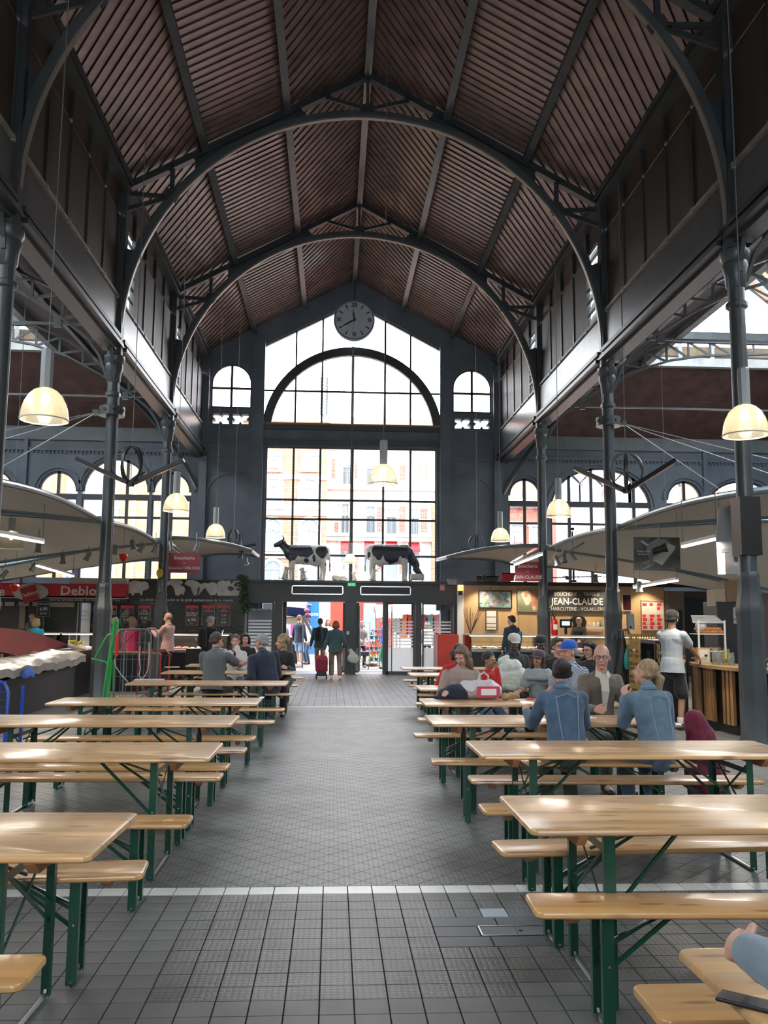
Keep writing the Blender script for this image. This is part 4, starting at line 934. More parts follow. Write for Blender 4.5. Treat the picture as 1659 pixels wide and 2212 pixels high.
t=thing('exit_sign','small green running man exit sign above the entrance doors','sign',(vx(758),YV-.12,2.73)); B().bb((vx(758)-.12,YV-.14,2.71),(vx(758)+.12,YV-.11,2.80)).build('box',EXG,t)
b=B(); x=vx(758); b.prism([(x-.09,2.755),(x-.05,2.785),(x-.05,2.765),(x-.01,2.765),(x-.01,2.745),(x-.05,2.745),(x-.05,2.725)],YV-.145,YV-.141); b.bb((x+.02,YV-.145,2.725),(x+.06,YV-.141,2.785)); b.build('pictogram',WHITE,t)
t=thing('notice','small pink and white notice on the vestibule fascia','notice',(vx(955),YV-.1,2.55)); B().bb((vx(950),YV-.012,2.60),(vx(961),YV-.002,2.80)).build('paper',mat('pink_notice',(.55,.22,.25),.7),t)
for k in range(3): B().bb((vx(951.5),YV-.015,2.64+.045*k),(vx(959),YV-.012,2.655+.045*k)).build('printed_line',WHITE,t)
q=at(745,1310,YV); 
# red cabinet and equipment at the side
t=thing('red_cabinet','red freestanding cabinet beside the entrance glass','cabinet',(at(968,1450,26.8).x,26.8,0)); x0_,x1_=at(946,1400,26.8).x,at(990,1400,26.8).x
B().bb((x0_,26.7,0),(x1_,27.2,1.25)).build('body',REDW,t,bevel=.01); B().bb((x0_-.1,26.72,.0),(x0_-.01,27.15,1.24)).build('pale_side',mat('pale_pink_panel',(.55,.35,.33),.6),t)
# ---- cow figures
# ================================================================= SMOOTH BODY BUILDER
from mathutils import noise as _nz
def cap_prim(b,p,q,r1,r2,n=12,flat=None,fd=None):
    "tapered capsule p->q; flat=(k) squashes along direction fd"
    p=Vector(p); q=Vector(q); d=q-p; L=d.length
    if L<1e-6: d=Vector((0,0,1)); L=1e-6
    d=d/L; u=Vector((0,0,1)) if abs(d.z)<.9 else Vector((0,1,0)); a=d.cross(u).normalized(); c=d.cross(a)
    rings=[]
    for k in range(5): an=-PI/2+PI/2*k/4; rings.append((p+d*(r1*math.sin(an)),r1*math.cos(an)))
    for k in range(5): an=PI/2*k/4; rings.append((q+d*(r2*math.sin(an)),r2*math.cos(an)))
    fdv=Vector(fd).normalized() if fd else None; vs=[]
    for ce,r in rings:
        r=max(r,1e-4)
        for k in range(n):
            an=2*PI*k/n; o=(a*math.cos(an)+c*math.sin(an))*r
            if fdv: o=o-fdv*o.dot(fdv)*(1-flat)
            vs.append(ce+o)
    m=len(rings); fs=[(i*n+k,i*n+(k+1)%n,(i+1)*n+(k+1)%n,(i+1)*n+k) for i in range(m-1) for k in range(n)]
    fs.append(tuple(range(n))[::-1]); fs.append(tuple((m-1)*n+k for k in range(n)))
    b.add(vs,fs)
def remesh(b,vox,smooth=3,fac=.6):
    me=bpy.data.meshes.new('w'); me.from_pydata(b.v,[],b.f); me.update()
    o=bpy.data.objects.new('w',me); _ts.collection.objects.link(o)
    m=o.modifiers.new('r','REMESH'); m.mode='VOXEL'; m.voxel_size=vox; m.use_smooth_shade=True
    if smooth: s=o.modifiers.new('s','SMOOTH'); s.iterations=smooth; s.factor=fac
    dg=_dg(); ev=o.evaluated_get(dg); em=ev.to_mesh()
    n=len(em.vertices); co=np.empty(n*3,np.float32); em.vertices.foreach_get('co',co); co=co.reshape(-1,3)
    nm=np.empty(n*3,np.float32); em.vertices.foreach_get('normal',nm); nm=nm.reshape(-1,3)
    lt=np.empty(len(em.polygons),np.int32); em.polygons.foreach_get('loop_total',lt); li=np.empty(len(em.loops),np.int32); em.loops.foreach_get('vertex_index',li)
    fs=li.reshape(-1,4) if (lt==4).all() else None
    if fs is None: fs=[tuple(p.vertices) for p in em.polygons]
    ev.to_mesh_clear(); bpy.data.objects.remove(o); bpy.data.meshes.remove(me)
    return co,nm,fs
def blob(name,b,vox,m,parent=None,smooth=3,fold=0,fscale=9,mfn=None,extra=None,post=None,label=None,kind=None,**k):
    co,nm,fs=remesh(b,vox,smooth)
    if fold:
        for i in range(len(co)):
            v=Vector(co[i]); f=_nz.noise(v*fscale)+.5*_nz.noise(v*fscale*2.1+Vector((3,1,2))); co[i]+=nm[i]*f*fold
    if post: post(co)
    fs=np.array(fs) if not isinstance(fs,list) else fs
    mats=m if isinstance(m,(list,tuple)) else [m]; mi=None
    if mfn is not None:
        cen=co[fs].mean(axis=1); mi=mfn(cen)
    V=co.tolist(); F=[tuple(int(x) for x in f) for f in fs]
    MI=list(mi) if mi is not None else [0]*len(F)
    for ex in(extra or []):
        ev,ef,em=ex; o=len(V); V+=[tuple(x) for x in ev]; F+=[tuple(i+o for i in f) for f in ef]; MI+=[em]*len(ef)
    me=bpy.data.meshes.new(name); me.from_pydata(V,[],F); 
    for x in mats: me.materials.append(x)
    me.polygons.foreach_set('material_index',[int(x) for x in MI]); me.polygons.foreach_set('use_smooth',[True]*len(F)); me.update()
    o=bpy.data.objects.new(name,me); col.objects.link(o)
    if parent is not None: o.parent=parent
    return tag(o,label,None,None,kind)
# ---- cow figures on the ledge
COWW=mat('painted_white_hide',(.50,.50,.47),.55,var=.15,vscale=4); COWB=mat('painted_black_patch',(.018,.022,.032),.45); HORN=mat('dark_horn',(.03,.03,.035),.5)
CREAM=mat('white_plaster',(.52,.50,.45),.7,var=.15,vscale=8)
def cow(px0,px1,Y,label,head_up,sgn,patches,rz=0):
    "sgn=-1: head toward -x"
    a=at(px0,1200,Y).x; c=at(px1,1200,Y).x; L=abs(c-a); cx=(a+c)/2; s=L/1.72
    t=thing('cow_statue',label,'cow statue',(cx,Y,2.88),rz)
    b=B(); X=lambda x:sgn*x*s
    P=lambda x,y,z:(X(x),y*s,z*s)
    cap_prim(b,P(-.55,0,.93),P(.45,0,.92),.27*s,.25*s,16,.78,(0,1,0)); cap_prim(b,P(-.4,0,.80),P(.35,0,.80),.27*s,.24*s,16,.85,(0,1,0)); cap_prim(b,P(-.62,0,1.0),P(-.6,0,.85),.2*s,.2*s,12,.9,(0,1,0)); cap_prim(b,P(-.35,0,.6),P(-.25,0,.62),.12*s,.1*s)
    cap_prim(b,P(-.5,0,1.12),P(.5,0,1.12),.09*s,.08*s)
    if head_up:
        cap_prim(b,P(.5,0,.95),P(.78,0,1.22),.20*s,.12*s,12,.7,(0,1,0)); cap_prim(b,P(.74,0,1.28),P(.98,0,1.18),.115*s,.075*s)
        hd=(.76,0,1.34); ear=[P(.72,.16,1.30),P(.72,-.16,1.30)]
    else:
        cap_prim(b,P(.5,0,.95),P(.80,0,.55),.21*s,.12*s,12,.7,(0,1,0)); cap_prim(b,P(.80,0,.42),P(.98,0,.2),.11*s,.075*s); hd=(.78,0,.55); ear=[P(.74,.16,.52),P(.74,-.16,.52)]
    for e in ear: cap_prim(b,P(hd[0]-.02,0,hd[2]-.06),e,.04*s,.03*s)
    for x,dx in((.42,.02),(-.58,-.03)):
        for y,o in((.13,.05),(-.13,-.05)):
            k=P(x+dx+o,y,.38); cap_prim(b,P(x,y*.8,.75),k,.125*s,.06*s); cap_prim(b,k,P(x+o,y,.09),.055*s,.043*s); cap_prim(b,P(x+o,y,.09),P(x+o+.02,y,.035),.05*s,.06*s)
    cap_prim(b,P(-.79,0,1.1),P(-.83,0,.5),.03*s,.025*s); cap_prim(b,P(-.83,0,.5),P(-.83,0,.35),.04*s,.03*s)
    def mf(cen):
        r=np.zeros(len(cen),int)
        for (x,z,rx,rz_) in patches:
            d=((cen[:,0]/(sgn*s)-x)/rx)**2+((cen[:,2]/s-z)/rz_)**2+.25*np.sin(cen[:,0]*19/s+z*9)*np.cos(cen[:,2]*17/s+x*7); r[d<1]=1
        return r
    o=blob('hide',b,.022,[COWW,COWB],t,2,mfn=mf)
    # horns
    for y in(-1,1): hb=B().tube([P(hd[0]-.03,y*.06,hd[2]+.03),P(hd[0]-.05,y*.2,hd[2]+.06),P(hd[0]-.0,y*.26,hd[2]+.16)],[.03*s,.024*s,.008*s],8); hb.build('horn',HORN,t,world=False,smooth=True)
    return t
cow(603,715,28.15,'black and white life-like cow statue with its head raised, horns showing',True,-1,[(.45,1.0,.28,.33),(.75,1.2,.22,.16),(.96,1.2,.14,.2),(.02,1.0,.28,.23),(-.55,1.0,.19,.24),(-.05,.68,.08,.07),(-.3,.75,.05,.12),(.55,.75,.12,.18),(-.75,.55,.1,.08)],rz=0)
cow(787,903,28.15,'black and white cow statue grazing with its head lowered',False,1,[(-.42,1.02,.2,.32),(.02,.95,.28,.38),(.46,1.0,.2,.3),(.72,.75,.2,.4),(.9,.35,.25,.3),(-.72,.85,.05,.1)])
def animal(px,w,h,Y,label,kind,name,cat,sgn=1):
    x=at(px,1200,Y).x; t=thing(name,label,cat,(x,Y,2.88)); b=B(); s=h
    if kind=='dog':
        cap_prim(b,(0,0,.28*s),(sgn*.06*s,0,.58*s),.22*s,.16*s); cap_prim(b,(sgn*.06*s,0,.6*s),(sgn*.08*s,0,.82*s),.13*s,.15*s); cap_prim(b,(sgn*.08*s,0,.85*s),(sgn*.28*s,-.05*s,.82*s),.12*s,.07*s)
        for y in(-1,1): cap_prim(b,(sgn*.12*s,y*.12*s,.5*s),(sgn*.17*s,y*.12*s,.05*s),.08*s,.055*s); cap_prim(b,(-sgn*.1*s,y*.17*s,.18*s),(sgn*.12*s,y*.2*s,.06*s),.13*s,.06*s); cap_prim(b,(sgn*.02*s,y*.1*s,.93*s),(-sgn*.02*s,y*.2*s,.88*s),.06*s,.04*s)
        cap_prim(b,(-sgn*.2*s,0,.1*s),(-sgn*.42*s,0,.2*s),.05*s,.03*s)
    elif kind=='lying':
        cap_prim(b,(-.5*s,0,.38*s),(.35*s,0,.30*s),.36*s,.26*s); cap_prim(b,(.35*s,-.02,.42*s),(.85*s,-.05,.30*s),.22*s,.12*s); cap_prim(b,(.8*s,-.05,.32*s),(1.05*s,-.05,.22*s),.14*s,.09*s)
        for y in(-1,1): cap_prim(b,(.4*s,y*.25*s,.15*s),(.8*s,y*.28*s,.08*s),.12*s,.07*s); cap_prim(b,(-.3*s,y*.3*s,.15*s),(.05*s,y*.35*s,.08*s),.14*s,.07*s); cap_prim(b,(.68*s,y*.1*s,.55*s),(.6*s,y*.2*s,.62*s),.06*s,.04*s)
    blob('body',b,.014,CREAM,t,2); return t
animal(617,0,.46,27.9,'white sitting dog statue beneath the neck of the upright cow','dog','dog_statue','animal statue',1)
t=animal(656,0,.42,27.75,'white dog statue wearing a red collar between the cow legs','dog','dog_statue','animal statue',-1)
B().tube([(.02+.085*math.cos(a),.085*math.sin(a),.27+.01*math.sin(a)) for a in [i*PI/6 for i in range(12)]],.012,6,closed=True).build('collar',REDW,t,world=False)
animal(693,0,.22,27.75,'tiny white puppy statue behind the rear legs of the upright cow','dog','dog_statue','animal statue',1)
animal(733,0,.27,27.9,'white lying calf statue between the two cows','lying','calf_statue','animal statue',1)
animal(766,0,.30,27.75,'small white lamb statue next to the lying calf','dog','lamb_statue','animal statue',-1)
animal(806,0,.42,27.8,'white sheep statue in front of the legs of the grazing cow','dog','sheep_statue','animal statue',1)
x=at(901,1243,27.7).x; t=thing('white_box','white box under the muzzle of the grazing cow','box',(x,27.75,2.88)); B().bb((x-.21,27.55,2.93),(x+.21,27.9,3.12)).build('box',CREAM,t,bevel=.01); B().bb((x-.20,27.57,2.88),(x-.16,27.61,2.95)).build('foot',CREAM,t); B().bb((x+.14,27.57,2.88),(x+.18,27.61,2.95)).build('foot',CREAM,t)
B().bb((x-.2,27.84,2.88),(x-.16,27.88,2.95)).build('foot',CREAM,t)
# ================================================================= LAMPS, HEATERS, CANOPIES, TRACK SPOTS
LAMPG=glass('prismatic_shade',(.80,.78,.70),rough=.15,opac=.16)
BULB=mat('lamp_bulb',(1,.95,.8),.4,emit=(1,.86,.62),es=14)
GEAR=mat('gear_housing',(.33,.36,.36),.4,.2); CORD=mat('cord',(.16,.16,.15),.6)
def lathe_mesh(par,prof,m,name,c,n=28,smooth=True): return B().lathe(prof,c,n,caps=False).build(name,m,par,smooth=smooth,auto=50)
def pendant(x,Y,z,label,s=1.0,ztop=None,light=True):
    t=thing('pendant_lamp',label,'lamp',(x,Y,z))
    pr=[(.265,0),(.262,.03),(.250,.12),(.225,.20),(.185,.28),(.13,.335),(.085,.36)]
    b=B().lathe([(r*s,h*s) for r,h in pr]+[(r*s-.006,h*s) for r,h in pr[::-1]],(x,Y,z),32,caps=False); b.build('lamp_shade',LAMPG,t,smooth=True,auto=60)
    B().lathe([(.268*s,-.006),(.268*s,.008),(.258*s,.008),(.258*s,-.006),(.268*s,-.006)],(x,Y,z),32,caps=False).build('shade_rim',mat('pale_rim',(.6,.58,.5),.4),t,smooth=True)
    B().lathe([(.0,.36*s),(.072*s,.36*s),(.072*s,.80*s),(.06*s,.82*s),(0,.82*s)],(x,Y,z),8).build('gear_housing',GEAR,t)
    B().ell((x,Y,z+.255*s),(.05*s,.05*s,.085*s),12,8).build('bulb',BULB,t,smooth=True)
    zt=ztop or (RIDGE-abs(x-X0)*SL-.05)
    B().tube([(x,Y,z+.82*s),(x+.01,Y,z+.82*s+(zt-z)*.5),(x,Y,zt)],.007,5).build('cord',CORD,t)
    if light:
        l=bpy.data.lights.new('lamp_light','POINT'); l.energy=13; l.color=(1,.86,.66); l.shadow_soft_size=.09
        o=bpy.data.objects.new('lamp_light',l); col.objects.link(o); o.parent=t; o.location=(0,0,.10)
    return t
pendant(-3.27,9.9,3.86,'bell shaped pendant lamp hanging nearest on the fruit stall side, large')
pendant(-3.25,18.2,3.86,'bell pendant lamp in front of the second column on the fruit stall side')
pendant(-3.2,24.0,3.86,'smallest bell pendant lamp on the fruit stall side, near the entrance wall')
pendant(.9,16.0,4.15,'bell pendant lamp in the middle of the aisle before the big window')
pendant(4.85,9.95,3.86,'large bell pendant lamp nearest on the bakery side, in front of the column')
pendant(4.74,18.2,3.86,'bell pendant lamp beside the first column on the bakery side')
pendant(4.6,24.0,3.86,'smallest bell pendant lamp on the bakery side, near the entrance wall')
pendant(.52,27.2,3.42,'small bell pendant lamp hanging between the two cow statues',.75)
for i,(px,py,Y) in enumerate(((23,1184,18),(1440,1185,20))):
    q=at(px,py,Y); pendant(q.x,Y,q.z,['bell pendant lamp half hidden under the canopy over the fruit stall','bell pendant lamp behind the flour poster over the bakery'][i],.95,ztop=8.4,light=False)
HOT=mat('heater_element',(.16,.09,.06),.35,.5,emit=(1,.35,.1),es=.04)
def heater_ring(px,py,Y,r,L,label,angs,ztop=None):
    c=at(px,py,Y); t=thing('heater_chandelier',label,'heater',(c.x,Y,c.z-r))
    for k in range(3):
        a=k*PI/3+.25; pts=[(c.x+r*math.cos(u)*math.cos(a),Y+r*math.cos(u)*math.sin(a),c.z+r*math.sin(u)) for u in [i*2*PI/32 for i in range(32)]]
        b=B()
        for i in range(32): b.bar(pts[i],pts[(i+1)%32],.012,.05 if k else .04,up=(-math.sin(a),math.cos(a),0))
        b.build('ring',IRON_D,t)
    B().lathe([(0,-.05),(.07,-.05),(.07,.03),(0,.03)],(c.x,Y,c.z-r-.02),12).build('hub',BLACK,t)
    for k,(dx,dy,dz) in enumerate(angs):
        d=Vector((dx,dy,dz)).normalized(); p=Vector((c.x,Y,c.z-r-.03))+d*.07; q=p+d*L
        h=B().bar(p,q,.13,.07).build('heater_bar',BLACK,t); B().bar(p+d*.06,q-d*.06,.08,.012,off=(0,-.037)).build('element',HOT,h)
    B().tube([(c.x,Y,c.z-r),(c.x,Y,ztop or RIDGE-abs(c.x-X0)*SL-.05)],.008,5).build('cable',CORD,t)
heater_ring(284,1003,16.2,.335,1.0,'large black ring heater with three bars, on the fruit stall side',[(-.95,-.1,.42),(.93,-.1,.42),(0,1,.35)])
heater_ring(1352,1018,16.2,.35,1.0,'large black ring heater with three bars, on the bakery side',[(-.85,.2,.42),(.78,-.5,.52),(0,1,.3)])
heater_ring(505,1163,26.2,.27,.6,'small black ring heater near the entrance on the fruit stall side',[(-.98,0,.12),(.9,.3,.2),(0,1,.2)])
heater_ring(1030,1174,26.2,.27,.6,'small black ring heater near the entrance on the bakery side',[(-.6,-.5,.1),(.95,0,.12),(0,1,.2)])
# canopies -----------------------------------------------------------
CANV=mat('cream_canopy_cloth',(.55,.51,.46),.85,bump=.1,bscale=3)
CANV.node_tree.nodes['Principled BSDF'].inputs['Transmission Weight'].default_value=0
_t=CANV.node_tree; _tl=_t.nodes.new('ShaderNodeBsdfTranslucent'); _tl.inputs['Color'].default_value=(.55,.51,.45,1); _mx=_t.nodes.new('ShaderNodeMixShader'); _mx.inputs[0].default_value=.30; _t.links.new(_t.nodes['Principled BSDF'].outputs[0],_mx.inputs[1]); _t.links.new(_tl.outputs[0],_mx.inputs[2]); _t.links.new(_mx.outputs[0],_t.nodes['Material Output'].inputs['Surface']); CTUBE=mat('grey_canopy_tube',(.20,.24,.26),.3,.4)
def canopy(name_lab,A,Bq,C,D,sag,tubes,z_th=.012):
    "A,B near edge (inner, outer); D,C far edge; sag lowers the middle, arch raises edges"
    t=thing('stall_canopy',name_lab,'canopy',tuple(A))
    A,Bq,C,D=map(Vector,(A,Bq,C,D))
    def P(u,v):
        p=(A*(1-u)+Bq*u)*(1-v)+(D*(1-u)+C*u)*v; p=p.copy(); p.z+=sag*(4*u*(1-u))*(4*v*(1-v))+tubes*(4*v*(1-v))*(1-u)+.10*4*u*(1-u); return p
    B().grid(P,14,10,z_th).build('cloth',CANV,t,smooth=True,auto=50)
    for f,nm in((lambda s:P(0,s),'edge_tube'),(lambda s:P(s,0),'front_tube'),(lambda s:P(s,1),'rear_tube')):
        B().tube([f(i/10)+Vector((0,0,-.02)) for i in range(11)],.055,10).build(nm,CTUBE,t,smooth=True)
    return t
zc=3.5
canopy('cream cloth canopy of the fruit stall nearest the camera, edged with grey tube',(-4.55,11.6,3.45),(-11,11.6,3.9),(-11,17.2,3.9),(-4.55,17.2,3.55),-.15,.12)
canopy('cream cloth canopy between the two visible columns of the fruit stall side',(-4.55,17.45,3.56),(-11,17.45,3.75),(-11,23.0,2.6),(-4.55,23.0,3.62),-.15,.10)
canopy('cream cloth canopy over the butcher counter behind the spotlights',(-4.5,23.25,3.74),(-11,23.25,2.4),(-11,27.3,2.6),(-4.5,27.3,3.62),-.18,.0)
canopy('cream canopy tip reaching into the hall over the grey haired customer',(-2.3,24.6,3.58),(-4.4,23.3,3.78),(-4.4,27.2,3.55),(-2.3,27.0,3.6),0,0)
canopy('cream cloth canopy of the bakery nearest the camera, edged with grey tube',(5.72,11.75,3.48),(12,11.75,3.95),(12,17.2,3.9),(5.72,17.2,3.56),-.15,.10)
canopy('cream cloth canopy between the two visible columns of the bakery side',(5.72,17.45,3.56),(12,17.45,3.8),(12,23.0,2.5),(5.72,23.0,3.60),-.15,.08)
canopy('cream cloth canopy over the wooden walled butcher stall',(5.7,23.25,3.70),(12,23.25,2.45),(12,27.3,2.7),(5.7,27.3,3.5),-.18,.0)
canopy('cream canopy tip reaching into the hall beside the window, over the deli display',(3.2,24.4,3.45),(5.5,23.3,3.70),(5.5,27.2,3.5),(3.2,27.0,3.55),0,0)
# tie rods from the column collars
for s_,x in((-1,XL),(1,XR)):
    for k,(dx,dy,z) in enumerate(((6.3,-1.5,3.9),(6.0,0,3.85),(5.2,3.0,3.8))):
        p=(x+s_*.3,17.35,5.70); q=(x+s_*dx,17.35+dy,z)
        tag(B().tube([p,q],.008,6).build('tie_rod',GEAR,None),['upper steel tie rod slanting from the column collar %s','middle steel tie rod slanting from the column collar %s','thin steel tie rod running back from the column collar %s'][k]%('above the fruit stall canopy' if s_<0 else 'above the bakery canopy'),'tie rod')
# spotlights on the canopy tube
SPOT=mat('spot_housing',(.20,.215,.21),.4,.4); LENS=mat('spot_lens',(1,.9,.7),.3,emit=(1,.75,.4),es=9)
def spot(px,py,Y,d,label,s=1.0,on=True,m=None,zt=None):
    c=at(px,py,Y); t=thing('spotlight',label,'spotlight',tuple(c)); d=Vector(d).normalized(); u=Vector((0,0,1))
    M=d.to_track_quat('Z','Y').to_matrix()
    b=B(); b.lathe([(0,-.13*s),(.04*s,-.13*s),(.06*s,-.10*s),(.06*s,.04*s),(.085*s,.12*s),(.08*s,.12*s),(.055*s,.05*s),(0,.05*s)],tuple(c),14,M=M); b.build('housing',m or SPOT,t,smooth=True,auto=35)
    b=B().lathe([(0,.055*s),(.055*s,.055*s),(.0,.07*s)],tuple(c),14,M=M); b.build('lens',LENS if on else CHROME,t)
    if on:
        l=bpy.data.lights.new('spot_light','SPOT'); l.energy=150; l.spot_size=R(75); l.spot_blend=.5; l.color=(1,.80,.55); l.shadow_soft_size=.04; lo=bpy.data.objects.new('spot_light',l); col.objects.link(lo); lo.parent=t; lo.matrix_local=PINV(t)@Matrix.Translation(c+d*.09)@(-d).to_track_quat('Z','Y').to_matrix().to_4x4()
    B().tube([c+Vector((0,0,.02)),c+Vector((-.07*s,0,.12*s)),c+Vector((0,0,.2*s)),(c.x,c.y,zt or c.z+.42*s)],.010,5).build('bracket',SPOT,t)
    return t
LS=[(183,1178,22.9,(0,-.1,-1),'lit round spotlight on the arched tube, its lens facing straight down',1),
(136,1208,22.6,(.1,-.2,-1),'boxy grey spotlight left of the round lit one, on the arched tube',0),
(190,1202,22.4,(-.5,-.1,-1),'tilted grey spotlight beneath the round lit one',0),
(248,1188,22.5,(-.1,0,-1),'boxy grey spotlight between the column and the strawberry ornament',0),
(72,1225,22.5,(-.5,0,-1),'tilted grey spotlight above the tilted red square',0),
(10,1240,22.5,(-.8,0,-1),'grey spotlight lowest on the arched tube, at the picture edge',0),
(287,1178,21.5,(.3,0,-1),'lit spotlight right above the strawberry ornament',1),
(306,1184,22.3,(-.6,0,-1),'grey spotlight leaning away from the pineapple column',0),
(336,1185,22.3,(-.4,.1,-1),'grey spotlight just before the pineapple column',0),
(369,1180,23.0,(.2,0,-1),'grey spotlight just behind the pineapple column',0),
(424,1183,23.6,(-.4,0,-1),'grey spotlight above the red butcher sign',0),
(521,1198,25.2,(-.3,-.1,-1),'grey spotlight clustered at the canopy tip',0),
(531,1212,25.0,(.25,-.1,-1),'lit amber spotlight at the canopy tip near the ivy',1),
(83,1184,19.0,(0,-.1,-1),'lit cone spotlight beside the half hidden pendant lamp',1),
(1237,1203,21,(.5,-.2,-1),'lit grey track spotlight on the rail, the largest of three',1),
(1218,1205,21,(0,-.2,-1),'grey track spotlight in the middle of the three on the rail',0),
(1202,1212,21,(.3,-.1,-1),'smallest grey track spotlight at the end of the rail',0),
(1287,1250,24,(0,-.1,-1),'lit amber spotlight hanging on a thin rail in front of the wooden wall',1),
(1381,1268,19,(0,-.1,-1),'lit small spotlight at the end of the linear tube lamp',1)]
for px,py,Y,d,lab,on in LS: spot(px,py,Y,d,lab,.95,on)
spot(1425,1187,14.5,(.9,-.3,.3),'large black projector tilted sideways in front of the flour poster',1.0,0,BLACK)
p,q=at(1185,1215,21),at(1262,1172,21); tag(B().bar(p,q,.03,.03).build('light_rail',STEEL),'thin slanting light rail carrying three spotlights','rail')
p,q=at(1190,1248,24),at(1300,1245,24); tag(B().bar(p,q,.03,.03).build('light_rail',STEEL),'thin level light rail with one amber spotlight below it','rail')
TUBE=mat('led_tube',(1,1,1),.5,emit=(1,.94,.84),es=9)
for i,(a,c,lab) in enumerate(((at(-40,1148,13),at(92,1172,15.5),'bright linear tube lamp under the nearest fruit stall canopy'),(at(80,1222,20),at(158,1245,22.5),'bright linear tube lamp above the long red name band'),(at(1475,1181,13.5),at(1548,1164,12.5),'bright linear tube lamp behind the hanging posters'),(at(1112,1220,22),at(1170,1198,20.5),'bright linear tube lamp touching the red butcher sign on the bakery side'),(at(1370,1270,19.5),at(1463,1254,17.5),'bright linear tube lamp over the bread crates'),(at(1560,1195,12.5),at(1562,1240,12.5),'short upright lit tube beside the near bakery column'))):
    t=thing('tube_lamp',lab,'lamp',tuple(a)); B().bar(a,c,.055,.03).build('tube',TUBE,t); B().bar(a,c,.075,.05,off=(0,.04)).build('housing',WHITE,t)
    l=bpy.data.lights.new('tube_light','AREA'); l.shape='RECTANGLE'; l.size=(c-a).length; l.size_y=.05; l.energy=58; l.color=(1,.93,.82); lo=bpy.data.objects.new('tube_light',l); col.objects.link(lo); lo.parent=t; d=(c-a).normalized(); zz=Vector((0,0,1)); yy=zz.cross(d).normalized(); zz=d.cross(yy); MM=Matrix((d,yy,zz)).transposed().to_4x4(); lo.matrix_local=PINV(t)@Matrix.Translation((a+c)/2+Vector((0,0,-.03)))@MM
    if i<5:
        for e in(a,c): B().tube([e+Vector((0,0,.05)),e+Vector((0,0,.75))],.006,5).build('cord',CORD,t)
# hanging ornaments
def strawberry(px,py,Y,r,lab):
    c=at(px,py,Y); t=thing('strawberry_ornament',lab,'ornament',tuple(c)); b=B()
    b.lathe([(0,-1.1*r),(.35*r,-.9*r),(.8*r,-.3*r),(r,.2*r),(.85*r,.55*r),(.4*r,.7*r),(0,.65*r)],tuple(c),16); b.build('fruit',mat('glossy_red_fruit',(.65,.02,.01),.25,bump=.4,bscale=40),t,smooth=True)
    b=B()
    for k in range(7): a=k*2*PI/7; b.add([c+Vector((.1*r*math.cos(a+1),.1*r*math.sin(a+1),.72*r)),c+Vector((.75*r*math.cos(a),.75*r*math.sin(a),.62*r)),c+Vector((.1*r*math.cos(a-1),.1*r*math.sin(a-1),.72*r))],[(0,1,2)])
    b.build('leaf_crown',LEAF,t); B().tube([c+Vector((0,0,.6*r)),c+Vector((0,0,.8))],.004,4).build('string',CORD,t)
strawberry(266,1203,20,.105,'shiny red strawberry ornament hanging between spotlights')
strawberry(32,1268,20,.10,'red fruit ornament hanging beside the tilted red square')
c=at(345,1238,22.4); t=thing('pineapple_ornament','yellow pineapple ornament hung on the column by the red sign','ornament',tuple(c))
B().ell(c,(.085,.085,.12),12,8).build('fruit',mat('pineapple_yellow',(.65,.42,.03),.5,bump=1,bscale=60),t,smooth=True)
b=B()
for k in range(14): a=k*2.4; d=Vector((math.cos(a)*.09,math.sin(a)*.09,.10+.05*(k%3))); o=c+Vector((0,0,.1)); s=Vector((-math.sin(a),math.cos(a),0))*.018; b.add([o-s,o+s,o+d],[(0,1,2)])
b.build('leaf_crown',LEAF,t); B().tube([c+Vector((0,0,.1)),c+Vector((0,0,.5))],.004,4).build('string',CORD,t)

for i,x in enumerate((4.6,5.9,7.2,8.5,9.8)):
    z=2.95; t=thing('wall_washer','small downlight over the plywood wall, %s from the entrance'%nth(i),'spotlight',(x,26.75,z),0,'downlights over the plywood wall')
    B().lathe([(0,.1),(.05,.1),(.06,0),(.055,0),(.045,.07),(0,.07)],(x,26.75,z),12).build('housing',BLACK,t,smooth=True,auto=35); B().lathe([(0,.01),(.05,.01),(.0,.012)],(x,26.75,z),12).build('lens',LENS,t); B().bb((x-.01,26.74,z+.1),(x+.01,27.3,z+.12)).build('bracket',BLACK,t)
    l=bpy.data.lights.new('spot_light','SPOT'); l.energy=110; l.spot_size=R(95); l.spot_blend=.7; l.color=(1,.82,.58); l.shadow_soft_size=.04; lo=bpy.data.objects.new('spot_light',l); col.objects.link(lo); lo.parent=t; lo.location=(0,0,-.02); lo.rotation_euler=(R(12),0,0)
